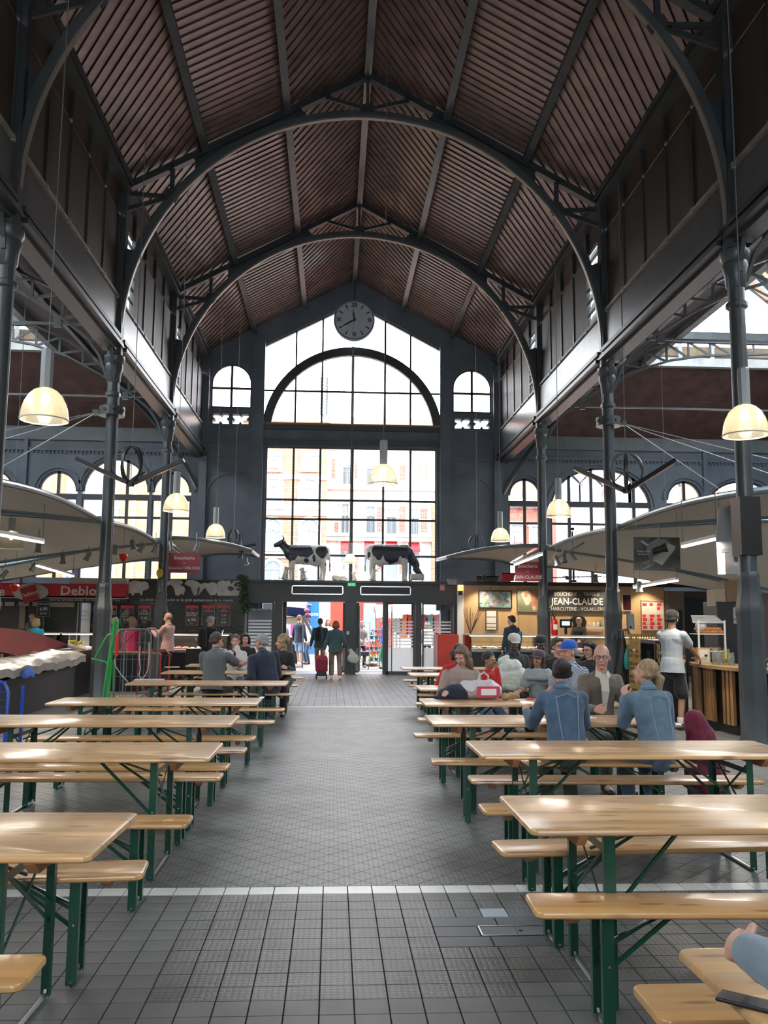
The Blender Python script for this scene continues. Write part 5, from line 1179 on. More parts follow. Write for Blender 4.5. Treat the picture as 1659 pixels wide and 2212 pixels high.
# ================================================================= BEER TABLES AND BENCHES
def pine(name,c0,c1,seed):
    m=bpy.data.materials.new(name); m.use_nodes=True; t=m.node_tree; b=t.nodes['Principled BSDF']
    N=t.nodes.new; L=t.links.new
    tc=N('ShaderNodeTexCoord'); oi=N('ShaderNodeObjectInfo'); ad=N('ShaderNodeVectorMath'); ad.operation='ADD'
    cmb=N('ShaderNodeCombineXYZ'); mu=N('ShaderNodeMath'); mu.operation='MULTIPLY'; mu.inputs[1].default_value=37.0
    L(oi.outputs['Random'],mu.inputs[0]); L(mu.outputs[0],cmb.inputs['X']); L(mu.outputs[0],cmb.inputs['Z'])
    L(tc.outputs['Object'],ad.inputs[0]); L(cmb.outputs[0],ad.inputs[1])
    # laminated strips: per-strip tone
    sx=N('ShaderNodeSeparateXYZ'); L(tc.outputs['Object'],sx.inputs[0])
    m2=N('ShaderNodeMath'); m2.operation='MULTIPLY'; m2.inputs[1].default_value=14.5; L(sx.outputs['Y'],m2.inputs[0])
    fl_=N('ShaderNodeMath'); fl_.operation='FLOOR'; L(m2.outputs[0],fl_.inputs[0])
    a2=N('ShaderNodeMath'); a2.operation='ADD'; L(fl_.outputs[0],a2.inputs[0]); L(mu.outputs[0],a2.inputs[1])
    wn=N('ShaderNodeTexWhiteNoise'); wn.noise_dimensions='1D'; L(a2.outputs[0],wn.inputs['W'])
    mp=N('ShaderNodeMapping'); mp.inputs['Scale'].default_value=(1.0,11,11); L(ad.outputs[0],mp.inputs['Vector'])
    n=N('ShaderNodeTexNoise'); n.inputs['Scale'].default_value=1.6; n.inputs['Detail'].default_value=8; n.inputs['Distortion'].default_value=.8; L(mp.outputs[0],n.inputs['Vector'])
    r1=N('ShaderNodeValToRGB'); r1.color_ramp.elements[0].position=.25; r1.color_ramp.elements[0].color=(*c0,1); r1.color_ramp.elements[1].position=.7; r1.color_ramp.elements[1].color=(*c1,1); L(n.outputs['Fac'],r1.inputs['Fac'])
    hs=N('ShaderNodeHueSaturation'); mr=N('ShaderNodeMapRange'); mr.inputs['To Min'].default_value=.78; mr.inputs['To Max'].default_value=1.18; L(wn.outputs['Value'],mr.inputs['Value']); L(mr.outputs[0],hs.inputs['Value']); L(r1.outputs['Color'],hs.inputs['Color'])
    # knots
    mk=N('ShaderNodeMapping'); mk.inputs['Scale'].default_value=(1.4,7.3,8); L(ad.outputs[0],mk.inputs['Vector'])
    v=N('ShaderNodeTexVoronoi'); v.voronoi_dimensions='2D'; v.inputs['Scale'].default_value=1.6; v.inputs['Randomness'].default_value=1; L(mk.outputs[0],v.inputs['Vector'])
    r2=N('ShaderNodeValToRGB'); r2.color_ramp.elements[0].position=.07; r2.color_ramp.elements[0].color=(1,1,1,1); r2.color_ramp.elements[1].position=.17; r2.color_ramp.elements[1].color=(0,0,0,1); L(v.outputs['Distance'],r2.inputs['Fac'])
    mx=N('ShaderNodeMixRGB'); mx.inputs[2].default_value=(.20,.075,.03,1); L(hs.outputs[0],mx.inputs[1])
    mm=N('ShaderNodeMath'); mm.operation='MULTIPLY'; mm.inputs[1].default_value=.8; L(r2.outputs['Color'],mm.inputs[0]); L(mm.outputs[0],mx.inputs[0]); L(mx.outputs[0],b.inputs['Base Color'])
    b.inputs['Roughness'].default_value=.38; b.inputs['Coat Weight'].default_value=.55; b.inputs['Coat Roughness'].default_value=.16
    bp=N('ShaderNodeBump'); bp.inputs['Strength'].default_value=.12; bp.inputs['Distance'].default_value=.004; L(n.outputs['Fac'],bp.inputs['Height']); L(bp.outputs[0],b.inputs['Normal'])
    return m
PINE=pine('varnished_pine',(.44,.22,.07),(.53,.30,.11),0)
PINE_T=pine('varnished_pine_top',(.47,.255,.09),(.57,.345,.15),1)
BATTEN=mat('pine_batten',(.42,.20,.09),.55,var=.2,vscale=8)
GREEN=mat('green_leg_enamel',(.006,.058,.033),.28,bump=.05,bscale=60,spec=.6)
WORN=mat('worn_leg_steel',(.35,.38,.38),.3,.8)
def slab(name,L,W_,z,th,m,par):
    "board with rounded corners and eased edges"
    r=.035; pts=[]
    for cx,cy,a0 in((L/2-r,W_/2-r,0),(-L/2+r,W_/2-r,90),(-L/2+r,-W_/2+r,180),(L/2-r,-W_/2+r,270)):
        for k in range(5): a=R(a0+22.5*k); pts.append((cx+r*math.cos(a),cy+r*math.sin(a)))
    b=B(); n=len(pts); lv=[(z-th,.006),(z-th+.006,0),(z-.008,0),(z-.002,.003),(z,.009)]
    for zz,ins in lv:
        for x,y in pts: b.v.append((x*(1-ins*2/L),y*(1-ins*2/W_),zz))
    for k in range(len(lv)-1):
        for i in range(n): b.f.append((k*n+i,k*n+(i+1)%n,(k+1)*n+(i+1)%n,(k+1)*n+i)); b.mi.append(0)
    b.f.append(tuple(range(n))[::-1]); b.f.append(tuple((len(lv)-1)*n+i for i in range(n))); b.mi+=[0,0]
    return b.build(name,m,par,world=False,smooth=True,auto=40)
def leg_frames(par,L,W_,z,table):
    hw=W_/2-.07 if table else W_/2-.035; off=.36 if table else .30; lw=.045
    for e in(-1,1):
        x=e*(L/2-off)
        for s_ in(-1,1):
            b=B(); b.bb((x-lw/2,s_*hw-.002,.012),(x+lw/2,s_*hw+.002,z-.03)); b.bb((x+e*lw/2-.003,s_*hw-s_*.0,.012),(x+e*lw/2+.001,s_*(hw-.035),z-.03))
            b.build('leg',GREEN,par,world=False)
            B().lathe([(0,0),(.007,0),(.006,.004),(0,.005)],(x,s_*(hw+.002),z*.55),6,M=Matrix.Rotation(R(90)*(-s_),3,'X')).build('bolt',CHROME,par,world=False)
        b=B().tube([(x,-hw,.03),(x,-hw+.015,.012),(x,hw-.015,.012),(x,hw,.03)],.011,6); b.build('foot_bar',WORN,par,world=False)
        b=B(); zt=z-.12; zb=z*.42
        b.bar((x,-hw,zt),(x,hw,zt-(.0)),.004,.035) if table else None
        b.bar((x,-hw+.01,zb),(x,hw-.01,z-.06),.005,.016); b.bar((x,hw-.01,zb),(x,-hw+.01,z-.06),.005,.016)
        b.build('cross_brace',GREEN,par,world=False)
        b=B()
        xi=x-e*(.42 if table else .30)
        for s_ in(-1,1): b.bar((x,s_*(hw-.01),z*.52),(xi,s_*(hw*.35),z-.03),.012,.016)
        b.bar((x,0,z-.17),(xi,0,z-.03),.012,.012); b.bar((xi,-hw*.4,z-.033),(xi,hw*.4,z-.033),.02,.012)
        b.build('stay',GREEN,par,world=False)
        b=B(); xb=e*(L/2-(.24 if table else .17)); hb=W_/2-.05; h_=.065 if table else .05
        P=[(-hb,z-.027),(-hb,z-.045),(-hb+.06,z-.027-h_),(hb-.06,z-.027-h_),(hb,z-.045),(hb,z-.027)]
        b.prism(P,xb-.022,xb+.022,'x'); b.build('batten',BATTEN,par,world=False,bevel=.003)
def make_table(name,W_,L=2.2):
    t=thing(name,'x','table',(0,0,0)); slab('tabletop',L,W_,.77,.028,PINE_T,t); leg_frames(t,L,W_,.77,True); return t
def make_bench():
    t=thing('beer_bench','x','bench',(0,0,0)); slab('seat',2.2,.27,.49,.028,PINE,t); leg_frames(t,2.2,.27,.49,False); return t
TAB=make_table('beer_table',.76); BEN=make_bench()
used=[0,0]
def put(kind,x,y,rz,label):
    src=TAB if kind=='t' else BEN; k=0 if kind=='t' else 1
    grp='beer tables in two rows along the hall' if k==0 else 'beer benches beside the tables'
    if not used[k]:
        used[k]=1; o=src; o.location=(x,y,0); o.rotation_euler=(0,0,rz); o['label']=label; o['group']=grp; ORG[o.name]=Matrix.Translation((x,y,0))@Matrix.Rotation(rz,4,'Z')
    else: o=copy_tree(src,None,(x,y,0),rz,label,grp)
    return o
TZ=.77
# (kind, inner end x, centre y, side, rz deg, label)
ITEMS=[
('t',-.88,3.85,-1,-1.5,'pine beer table nearest the camera, on the fruit stall side, cut by the frame'),
('t',-.77,6.19,-1,0,'second pine beer table on the fruit stall side, with folding leg tubes'),
('t',-.84,8.03,-1,0,'third pine beer table from the camera on the fruit stall side'),
('t',-.78,9.88,-1,0,'fourth pine beer table on the fruit stall side, whole length visible, nobody at it'),
('t',-.62,12.75,-1,0,'pine beer table with a magazine, behind the grey polo man'),
('t',-.62,15.3,-1,0,'pine beer table the suited man and white bloused woman sit at'),
('t',-.60,17.6,-1,0,'pine beer table beyond the suited man, nearest the butcher counter'),
('t',.86,4.22,1,0,'big pine beer table in front, on the bakery side, with long dark knots'),
('t',1.0,6.29,1,0,'whole pine beer table in front of the two denim jackets'),
('t',.88,8.08,1,0,'pine beer table the two women in denim jackets lean on'),
('t',1.0,9.87,1,0,'pine beer table with carrier bags, dark hat and paper bag on it'),
('t',1.15,11.95,1,0,'pine beer table between the two girls, under pale plastic bags'),
('t',1.30,14.95,1,0,'empty pine beer table near the entrance doors, the closer of two'),
('t',1.32,16.9,1,0,'empty pine beer table nearest the glass entrance doors'),
('t',.96,2.10,1,2,'pine beer table in the bottom corner with the elbow of a person on it'),
('b',-.97,3.16,-1,-1,'bench end in the bottom corner nearest the camera, honey coloured'),
('b',-.86,4.38,-1,4.5,'bench behind the nearest fruit-side table, with a big dark knot at its end'),
('b',-.81,5.38,-1,0,'bench beyond the nearest fruit-side table, its end above the white tile row'),
('b',-.81,6.86,-1,0,'bench tucked behind the second fruit-side table, with knotty grain'),
('b',-.80,6.40,-1,0,None),
('b',-.81,7.32,-1,0,'bench in front of the third fruit-side table'),
('b',-.76,8.22,-1,0,'bench directly behind the third fruit-side table'),
('b',-.75,9.05,-1,0,'long empty bench in front of the fourth fruit-side table, both ends visible'),
('b',-.65,10.45,-1,0,'bench just behind the fourth fruit-side table'),
('b',-.61,11.9,-1,0,'empty bench in front of the magazine table'),
('b',-.60,13.45,-1,0,None),
('b',-.62,14.3,-1,0,'bench the grey polo man and the suited man sit on'),
('b',-.60,16.2,-1,0,'bench the woman in the white blouse sits on'),
('b',-.58,18.3,-1,0,'bench on the far side of the table nearest the butcher counter'),
('b',.84,3.80,1,-2.0,'glossy bench in front of the big front table on the bakery side'),
('b',.87,4.72,1,3.5,'bench behind the big front table on the bakery side, slightly askew'),
('b',.95,5.68,1,0,'bench whose short end shows behind the corner of the big front table'),
('b',1.04,6.72,1,-1.0,'empty bench beneath the second bakery-side table'),
('b',.85,7.58,1,-4.0,'askew bench the two women in denim jackets sit on'),
('b',.94,8.35,1,0,None),
('b',.86,9.30,1,0,'bench between the denim jacket table and the carrier bag table'),
('b',1.04,10.75,1,0,'bench with its short end beside the beige sweater woman'),
('b',1.2,11.15,1,0,None),
('b',1.2,12.75,1,0,'bench the bakery-side families sit on, behind their table'),
('b',1.38,14.25,1,0,'empty bench in front of the closer entrance-side table'),
('b',1.42,15.6,1,0,'empty bench between the two tables near the entrance doors'),
('b',1.40,16.2,1,0,'bench in front of the table nearest the entrance doors'),
('b',1.42,17.65,1,0,'bench nearest the glass entrance doors'),
('b',.98,2.83,1,0,'bench end in the bottom corner beside the person with the grey sleeve'),
]
for k,xe,y,s_,rz,lab in ITEMS:
    if lab is None: continue
    L=2.2; a=R(rz)
    cx=xe+s_*L/2*math.cos(a); cy=y+s_*L/2*math.sin(a)
    put(k,cx,cy,a,lab)
# ================================================================= STALLS
RED=mat('signal_red',(.42,.015,.02),.45); BLK=mat('black_panel',(.012,.012,.012),.35); PLY=mat('plywood',(.50,.33,.17),.5,bump=.05,bscale=4,stretch=(1,1,.1),var=.12,vscale=2)
CREAM_P=mat('cream_panel',(.45,.42,.36),.6); OFFW=mat('off_white_letter',(.62,.60,.55),.6,emit=None)
def pbox(px0,py0,px1,py1,Y,d,name,m,par,bevel=0):
    a=at(px0,py1,Y); c=at(px1,py0,Y); return B().bb((a.x,Y,a.z),(c.x,Y+d,c.z)).build(name,m,par,bevel=bevel)
def ptext(s_,px,py,Y,hpx,m,par,name='lettering',**k):
    p=at(px,py,Y-.006); return text(name,s_,p,hpx/FPX*Y*1.38,m,par,ext=.0015,**k)
# ---- left butcher stall
Y=27.3
t=thing('butcher_stall_wall','black tiled back wall of the butcher stall with a white cattle frieze','stall wall',(at(400,1400,Y).x,Y,0))
x0_,x1_=at(190,1300,Y).x,at(530,1300,Y).x; zt=at(400,1252,Y).z
B().bb((x0_,Y,0),(x1_,Y+.12,zt)).build('wall_panel',BLK,t)
n=0; bt=mat('black_glazed_tile',(.018,.018,.019),.18,spec=.7)
jo=B()
z=at(300,1300,Y).z
tw,th_=.30,.075
r=0
while z>0.9:
    x=x0_+.02+(tw/2 if r%2 else 0)
    while x<x1_-tw: jo.bb((x+.004,Y-.012,z-th_+.004),(x+tw-.004,Y,z-.004)); x+=tw
    z-=th_; r+=1
jo.build('wall_tiles',bt,t,kind='stuff')
pbox(275,1254,529,1293,Y-.03,.03,'frieze_board',BLK,t)
# cattle silhouettes as raised reliefs
COWF=mat('photo_print_white',(.50,.49,.46),.7,var=.2,vscale=3)
def sil(pts,name,m=COWF,dy=.042):
    b=B(); P=[(at(x,y,Y).x,at(x,y,Y).z) for x,y in pts]; b.prism(P,Y-dy,Y-.031); return b.build(name,m,t)
def cp(ox,oy,s,L): return [(ox+s*a,oy+s*b_) for a,b_ in L]
sil([(275,1264),(279,1257),(292,1254),(305,1257),(313,1256),(320,1259),(322,1268),(321,1272),(314,1275),(309,1276),(308,1285),(304,1286),(303,1281),(291,1281),(290,1286),(285,1286),(283,1280),(278,1284),(276,1276)],'white_bull_print')
sil([(358,1258),(372,1252),(392,1253),(396,1259),(390,1264),(398,1268),(401,1274),(396,1286),(392,1282),(386,1287),(380,1286),(376,1270),(369,1263),(361,1266)],'cattle_print',dy=.044)
sil([(399,1262),(404,1254),(418,1253),(430,1258),(433,1263),(428,1270),(426,1284),(420,1287),(416,1280),(412,1268)],'cattle_print')
sil([(430,1262),(445,1259),(452,1262),(450,1270),(440,1272),(434,1280),(427,1287),(432,1274)],'cattle_print',dy=.046)
sil([(449,1261),(460,1257),(470,1262),(471,1272),(466,1285),(455,1286),(446,1274)],'cattle_print')
sil([(470,1258),(482,1253),(486,1256),(496,1254),(500,1262),(505,1256),(518,1254),(523,1258),(522,1287),(470,1287),(468,1276),(472,1268)],'cattle_print',dy=.047)
sil([(492,1268),(500,1266),(507,1272),(500,1277),(494,1275)],'cattle_muzzle_print',BLK,.05)
sil([(505,1263),(510,1260),(514,1263),(509,1266)],'cattle_ear_print',BLK,.05)
ptext('Le choix de la qualité et le goût authentique de la viande',403,1296,Y-.03,5.4,OFFW,t,bold=.012,sp=1.12)
# red name band
xb0,xb1=at(-60,1270,Y).x,at(274,1270,Y).x
t2=thing('red_name_band','long red name band with big white lettering over the far display','sign',((xb0+xb1)/2,Y,2.3))
pbox(-60,1262,274,1289,Y-.3,.3,'band',RED,t2); pbox(-60,1289,274,1291,Y-.3,.3,'white_line',CREAM_P,t2); pbox(-60,1291,274,1299,Y-.28,.2,'lower_band',BLK,t2)
pbox(150,1250,275,1262,Y-.25,.2,'upper_cream_panel',CREAM_P,t2)
ptext('Deblock',184,1277,Y-.31,19.5,OFFW,t2,bold=.02,sp=1.02,sx=1.12); ptext('e',4,1278,Y-.31,19.5,OFFW,t2,bold=.02)
ptext('NOTRE SAVOIR-FAIRE, VOTRE SATISFACTION',183,1296.5,Y-.3,4.2,OFFW,t2,sp=1.25)
b=B(); c=at(66,1279,Y-.35); 
b.prism([(c.x+.53*math.cos(a),c.z+.26*math.sin(a)) for a in [i*PI/8 for i in range(16)]],Y-.36,Y-.33); b.build('cream_oval',CREAM_P,t2)
t3=thing('tilted_red_square','tilted dark red square sign with cursive lettering beside the band','sign',tuple(at(64,1283,Y-.5)))
c=at(64,1283,Y-.5); Mr=Matrix.Rotation(R(18),3,'Y'); sq=.235
B().tube([(c.x,Y-.5,c.z),(c.x,Y-.5,c.z+.35),(c.x,Y-.2,c.z+.4)],.006,5).build('wire',CORD,t3)
B().box(tuple(c),(sq*2,.02,sq*2),ry=R(-18)).build('board',mat('dark_red',(.30,.01,.015),.5),t3)
text('lettering','Deblock',(c.x,c.y-.015,c.z),.16,OFFW,t3,rot=(R(90),R(-18),0),shear=.35)
# price boards
def board(px0,py0,px1,py1,lines,lab,top=True,Yb=None):
    Yb=Yb or Y-.05; a=at(px0,py1,Yb); c=at(px1,py0,Yb); w_=c.x-a.x; h=c.z-a.z
    q=thing('price_board',lab,'price board',((a.x+c.x)/2,Yb,a.z)); B().bb((a.x,Yb,a.z),(c.x,Yb+.015,c.z)).build('panel',BLK,q)
    f=B()
    for (u0,v0,u1,v1) in((a.x,a.z,a.x+.012,c.z),(c.x-.012,a.z,c.x,c.z),(a.x,a.z,c.x,a.z+.012),(a.x,c.z-.012,c.x,c.z)): f.bb((u0,Yb-.01,v0),(u1,Yb,v1))
    f.build('frame',STEEL,q)
    if top: B().bb((a.x,Yb-.012,c.z-.08*h/.6),(c.x,Yb-.001,c.z)).build('red_header',RED,q); B().prism([((a.x+c.x)/2-.05,c.z-.09),((a.x+c.x)/2+.05,c.z-.09),((a.x+c.x)/2+.03,c.z-.15),((a.x+c.x)/2-.03,c.z-.15)],Yb-.012,Yb-.001).build('red_tab',RED,q)
    for s_,fy,sz in lines: text('lettering',s_,((a.x+c.x)/2,Yb-.004,c.z-h*fy),sz*h,OFFW,q,ext=.001)
board(400,1308,429,1351,[('ROUELLE',.38,.13),('DE PORC',.5,.13),('6,90',.72,.24),('le kilo',.9,.06)],'price board reading rouelle de porc, first of the three beside the column')
board(435,1308,464,1351,[('COLIS SPECIAL',.28,.075),('- - - -',.42,.08),('- - - -',.55,.08),('- - -',.68,.08)],'price board with faint handwriting, middle of the three near the entrance')
board(468,1308,498,1351,[('COLIS BBQ',.28,.08),('22,90',.5,.12),('COLIS',.68,.08),('25,90',.85,.12)],'price board closest to the entrance with two prices')
board(297,1308,326,1352,[('COTE',.3,.12),('DE PORC',.42,.12),('9,90',.63,.2),('12,90',.82,.1)],'price board reading cote de porc just before the column')
board(259,1308,289,1352,[('FILET',.3,.12),('MIGNON',.42,.12),('DE PORC',.54,.12),('7,90',.72,.2)],'price board reading filet mignon above the man serving')
board(225,1308,253,1352,[('RONSTEAK',.3,.1),('DE BOEUF',.42,.1),('10,90',.65,.16)],'price board nearest the first column, half hidden, with small script')
board(79,1299,109,1332,[('STEAK HACHE',.18,.11),('6,90',.5,.3),('les 2 kg',.78,.14)],'small black price board on a stick below the tilted red square',False,Yb=25.65)
p=at(94,1332,25.65); B().bb((p.x-.008,25.65,1.23),(p.x+.008,25.665,p.z)).build('stick',STEEL,bpy.data.objects['price_board.006'])
# ornaments near: ivy
c=at(527,1268,27.0); t=thing('ivy_plant','dark trailing ivy at the corner of the cattle frieze','plant',(c.x,27.0,2.0)); b=B()
for i in range(420):
    a=rg.uniform(0,2*PI); z=rg.uniform(1.85,3.0); x=c.x+rg.gauss(.05*math.sin(z*4),.07); y=27.0+rg.uniform(-.12,.12); d=Vector((rg.uniform(-1,1),rg.uniform(-1,1),rg.uniform(-1,.4))).normalized()*.07; s=d.cross(Vector((0,1,0.2))).normalized()*.03; o=Vector((x,y,z)); b.add([o,o+d*.5+s,o+d,o+d*.5-s],[(0,1,2,3)])
b.build('leaves',mat('ivy_leaf',(.02,.06,.02),.5),t,kind='stuff'); B().tube([(c.x+.05,27.5,2.8),(c.x,27.0,3.0),(c.x+.04,27,2.4),(c.x,27,1.85)],.012,5).build('stem',mat('brown_stem',(.08,.05,.03),.8),t)
# pale door/window and inner shelves behind band at left
t=thing('lit_doorway','bright frosted glass door panel with reversed lettering by the column','door panel',(at(185,1400,27.2).x,27.2,0)); pbox(172,1302,196,1405,27.15,.05,'frosted_pane',FROST,t); pbox(163,1300,170,1405,27.1,.06,'aluminium_frame',mat('aluminium',(.35,.36,.38),.4,.6),t)
ptext('OK\nHEU\nIVRE',184,1330,27.1,6,mat('grey_letter',(.3,.3,.3),.6),t,rot=(R(90),0,0))
t=thing('dark_back_room','dark panelled back of the stall under the red band','stall wall',(at(60,1400,27.35).x,27.35,0)); pbox(-60,1299,172,1405,27.4,.1,'dark_panel',BLK,t)
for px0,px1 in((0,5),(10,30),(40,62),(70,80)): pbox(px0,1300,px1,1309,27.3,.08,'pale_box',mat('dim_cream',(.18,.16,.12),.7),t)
pbox(40,1310,55,1358,27.3,.06,'brown_post',mat('brown_board',(.10,.075,.055),.6),t); pbox(80,1299,160,1311,27.3,.08,'beige_header',mat('beige_header',(.22,.18,.13),.7),t)
# counters (glass display)
CGL=glass('display_glass',(.92,.96,.95),rough=.03)
def display(lab,xa,xb,Y0,Y1,h=1.22,base=.78,m=BLK,warm=True,items=None,grp=None,curve=True,n=24,colr=None,name='display_counter',cat='display counter',seed=1):
    t=thing(name,lab,cat,((xa+xb)/2,(Y0+Y1)/2,0)); B().bb((xa,Y0,0),(xb,Y1,base)).build('base',m,t)
    B().bb((xa,Y0-.02,base-.06),(xb,Y0+.01,base)).build('steel_strip',CHROME,t); B().bb((xa,Y0+.05,base),(xb,Y1-.05,base+.02)).build('tray_deck',CHROME,t)
    pf=[(Y0,base),(Y0+.02,base+.25),(Y0+.12,h-.05),(Y0+.3,h)] if curve else [(Y0,base),(Y0,h)]
    g=B()
    for (ya,za),(yb,zb) in zip(pf[:-1],pf[1:]): g.add([(xa,ya,za),(xb,ya,za),(xb,yb,zb),(xa,yb,zb)],[(0,1,2,3)])
    g.build('glass_front',CGL,t); B().bb((xa,Y0+.28,h-.01),(xb,Y1,h+.02)).build('top_shelf',mat('pale_top',(.5,.46,.42),.3),t)
    B().bb((xa,Y0+.30,h-.03),(xb,Y0+.34,h-.01)).build('light_strip',mat('case_light',(1,.95,.85),.4,emit=(1,.85,.65),es=5),t)
    l=bpy.data.lights.new('case_lamp','AREA'); l.shape='RECTANGLE'; l.size=xb-xa; l.size_y=.05; l.energy=30*(xb-xa); l.color=(1,.86,.66); lo=bpy.data.objects.new('case_lamp',l); col.objects.link(lo); lo.parent=t; lo.matrix_local=PINV(t)@Matrix.Translation(((xa+xb)/2,Y0+.42,h-.035))
    for x in(xa,xb): B().prism([(y_,z_) for y_,z_ in pf]+[(Y1,h),(Y1,base)],x-.008,x+.008,'x').build('side_glass',CGL,t)
    return t
ta=display('long glass butcher display behind the people on the fruit stall side',-7.6,-2.95,25.3,26.3)
tb=display('glass butcher display below the dark back room',-12.4,-7.7,25.3,26.3)
MEATS=[(.35,.04,.04),(.42,.10,.08),(.50,.25,.18),(.28,.03,.03)]
rg2=random.Random(11)
def goods(xa,xb,ya,yb,z,n,lab,grp,cols,cat,name,r=(.05,.09),el=(1,1,.5),m0='goods'):
    for i in range(n):
        x=xa+(xb-xa)*(i+.5)/n; y=rg2.uniform(ya,yb); rr=rg2.uniform(*r); c=cols[i%len(cols)]
        o=B().ell((x,y,z+rr*el[2]),(rr*el[0],rr*el[1],rr*el[2]),9,6).build(name,mat('%s_%d'%(m0,i%len(cols)),c,.45,bump=.3,bscale=30),smooth=True); tag(o,'%s, %s from the fruit-side end'%(lab,nth(i)),cat,grp)
goods(-7.4,-3.1,25.5,25.9,.80,22,'raw meat cut under the cattle frieze counter glass','meat in the butcher display',MEATS,'meat','meat_cut',el=(1.2,1,.5),m0='meat')
goods(-11,-7.9,25.5,25.9,.80,12,'tray portion in the dark back room display','food in the far display',[(.5,.5,.45),(.4,.3,.2)],'food','food_portion')
# curved glass case end near the grey haired man
t=thing('curved_glass_cover','curved glass cover with white lettering at the end of the butcher display','glass cover',(-3.3,24.9,.9)); b=B()
pts=[(25.2+.55*math.cos(a)*-1,.85+.5*math.sin(a)) for a in [i*PI/2/8 for i in range(9)]]
for (ya,za),(yb,zb) in zip(pts[:-1],pts[1:]): b.add([(-4.0,ya,za),(-3.05,ya,za),(-3.05,yb,zb),(-4.0,yb,zb)],[(0,1,2,3)])
b.build('glass',CGL,t); B().tube([(-3.05,y,z) for y,z in pts],.012,6).build('rim',CHROME,t); text('lettering','Deblock',(-3.5,24.72,1.12),.16,OFFW,t,rot=(R(70),0,0),shear=.3)
B().bb((-4.0,24.7,0),(-3.05,25.25,.85)).build('base',BLK,t)
# hanging red signs
def hsign(px0,py0,px1,py1,Y,lines,lab):
    a=at(px0,py1,Y); c=at(px1,py0,Y); t=thing('hanging_sign',lab,'sign',((a.x+c.x)/2,Y,a.z)); B().bb((a.x,Y,a.z),(c.x,Y+.02,c.z)).build('board',mat('dark_red_board',(.23,.016,.026),.5),t)
    for s_,fy,sz in lines: text('lettering',s_,((a.x+c.x)/2,Y-.004,c.z-(c.z-a.z)*fy),sz*(c.z-a.z),OFFW,t,ext=.001)
    for x in(a.x+.05,c.x-.05): B().tube([(x,Y,c.z),(x,Y,3.7)],.004,4).build('wire',CORD,t)
hsign(363,1195,433,1237,22.7,[('Boucherie',.25,.25),('~',.5,.25),('Sébastien DEBLOCK',.76,.185)],'dark red hanging sign reading Boucherie by the pineapple column')
hsign(1113,1214,1167,1256,22.7,[('Boucherie',.22,.25),('~',.48,.25),('JEAN-CLAUDE',.78,.23)],'dark red hanging sign reading Boucherie near the plywood wall')
# ---- right butcher stall, wooden wall
Y=27.3
t=thing('plywood_stall_wall','pale plywood back wall of the butcher stall with pictures','stall wall',(at(1200,1400,Y).x,Y,0))
xs=[at(p,1300,Y).x for p in(1002,1060,1120,1180,1240,1300,1360,1436)]
for a,b_ in zip(xs[:-1],xs[1:]): B().bb((a+.004,Y,0),(b_-.004,Y+.1,at(1200,1266,Y).z)).build('panel',PLY,t)
B().bb((xs[0]-.2,Y-.02,0),(xs[0],Y+.1,2.75)).build('white_post',WHITE,t); B().bb((xs[0],Y-.15,at(1200,1266,Y).z),(at(1660,1266,Y).x,Y+.2,at(1200,1258,Y).z)).build('black_header',BLK,t)
x=at(1436,1300,Y).x; B().bb((x,Y-.1,0),(at(1475,1300,Y).x,Y+.1,2.65)).build('grey_oak_panel',mat('grey_oak',(.17,.13,.09),.6,var=.15,stretch=(1,1,.1)),t); B().bb((at(1475,1300,Y).x,Y,0),(at(1700,1300,Y).x,Y+.1,2.65)).build('dark_panel',mat('brown_dark_panel',(.07,.05,.04),.6),t)
pbox(1480,1293,1520,1400,Y-.06,.05,'dark_door',BLK,t); pbox(1443,1318,1474,1365,Y-.14,.03,'chalk_board',BLK,t)
def pic(px0,py0,px1,py1,Y,lab,m,fm,fr=.03):
    a=at(px0,py1,Y); c=at(px1,py0,Y); q=thing('picture',lab,'picture',((a.x+c.x)/2,Y,a.z)); B().bb((a.x,Y,a.z),(c.x,Y+.02,c.z)).build('print',m,q)
    f=B()
    for (u0,v0,u1,v1) in((a.x-fr,a.z-fr,a.x,c.z+fr),(c.x,a.z-fr,c.x+fr,c.z+fr),(a.x,a.z-fr,c.x,a.z),(a.x,c.z,c.x,c.z+fr)): f.bb((u0,Y-.015,v0),(u1,Y+.02,v1))
    f.build('frame',fm,q); return q,a,c
def voro(name,scale):
    m=mat(name,(.5,.5,.5),.5); tt=m.node_tree; v=tt.nodes.new('ShaderNodeTexVoronoi'); v.inputs['Scale'].default_value=scale; tc=tt.nodes.new('ShaderNodeTexCoord'); tt.links.new(tc.outputs['Object'],v.inputs['Vector'])
    hs=tt.nodes.new('ShaderNodeHueSaturation'); hs.inputs['Saturation'].default_value=.6; hs.inputs['Value'].default_value=.5; tt.links.new(v.outputs['Color'],hs.inputs['Color']); tt.links.new(hs.outputs[0],tt.nodes['Principled BSDF'].inputs['Base Color']); return m
pic(1036,1278,1104,1312,Y-.04,'framed picture full of small bright mosaic shapes on the plywood wall',voro('busy_mosaic_print',11),BLACK)
q,a,c=pic(1118,1275,1164,1321,Y-.04,'photo print of two brown and white cow heads on the plywood wall',mat('olive_field_print',(.16,.17,.11),.6,var=.3),mat('thin_grey_frame',(.2,.18,.15),.6),.005)
def blobp(L,m,name,dy,Y=Y-.04,par=q): B().prism([(at(x,y,Y).x,at(x,y,Y).z) for x,y in L],Y-dy,Y-.001).build(name,m,par)
TAN=mat('tan_hide_print',(.36,.17,.09),.7,var=.3,vscale=6); PINKH=mat('pale_muzzle_print',(.50,.36,.28),.7)
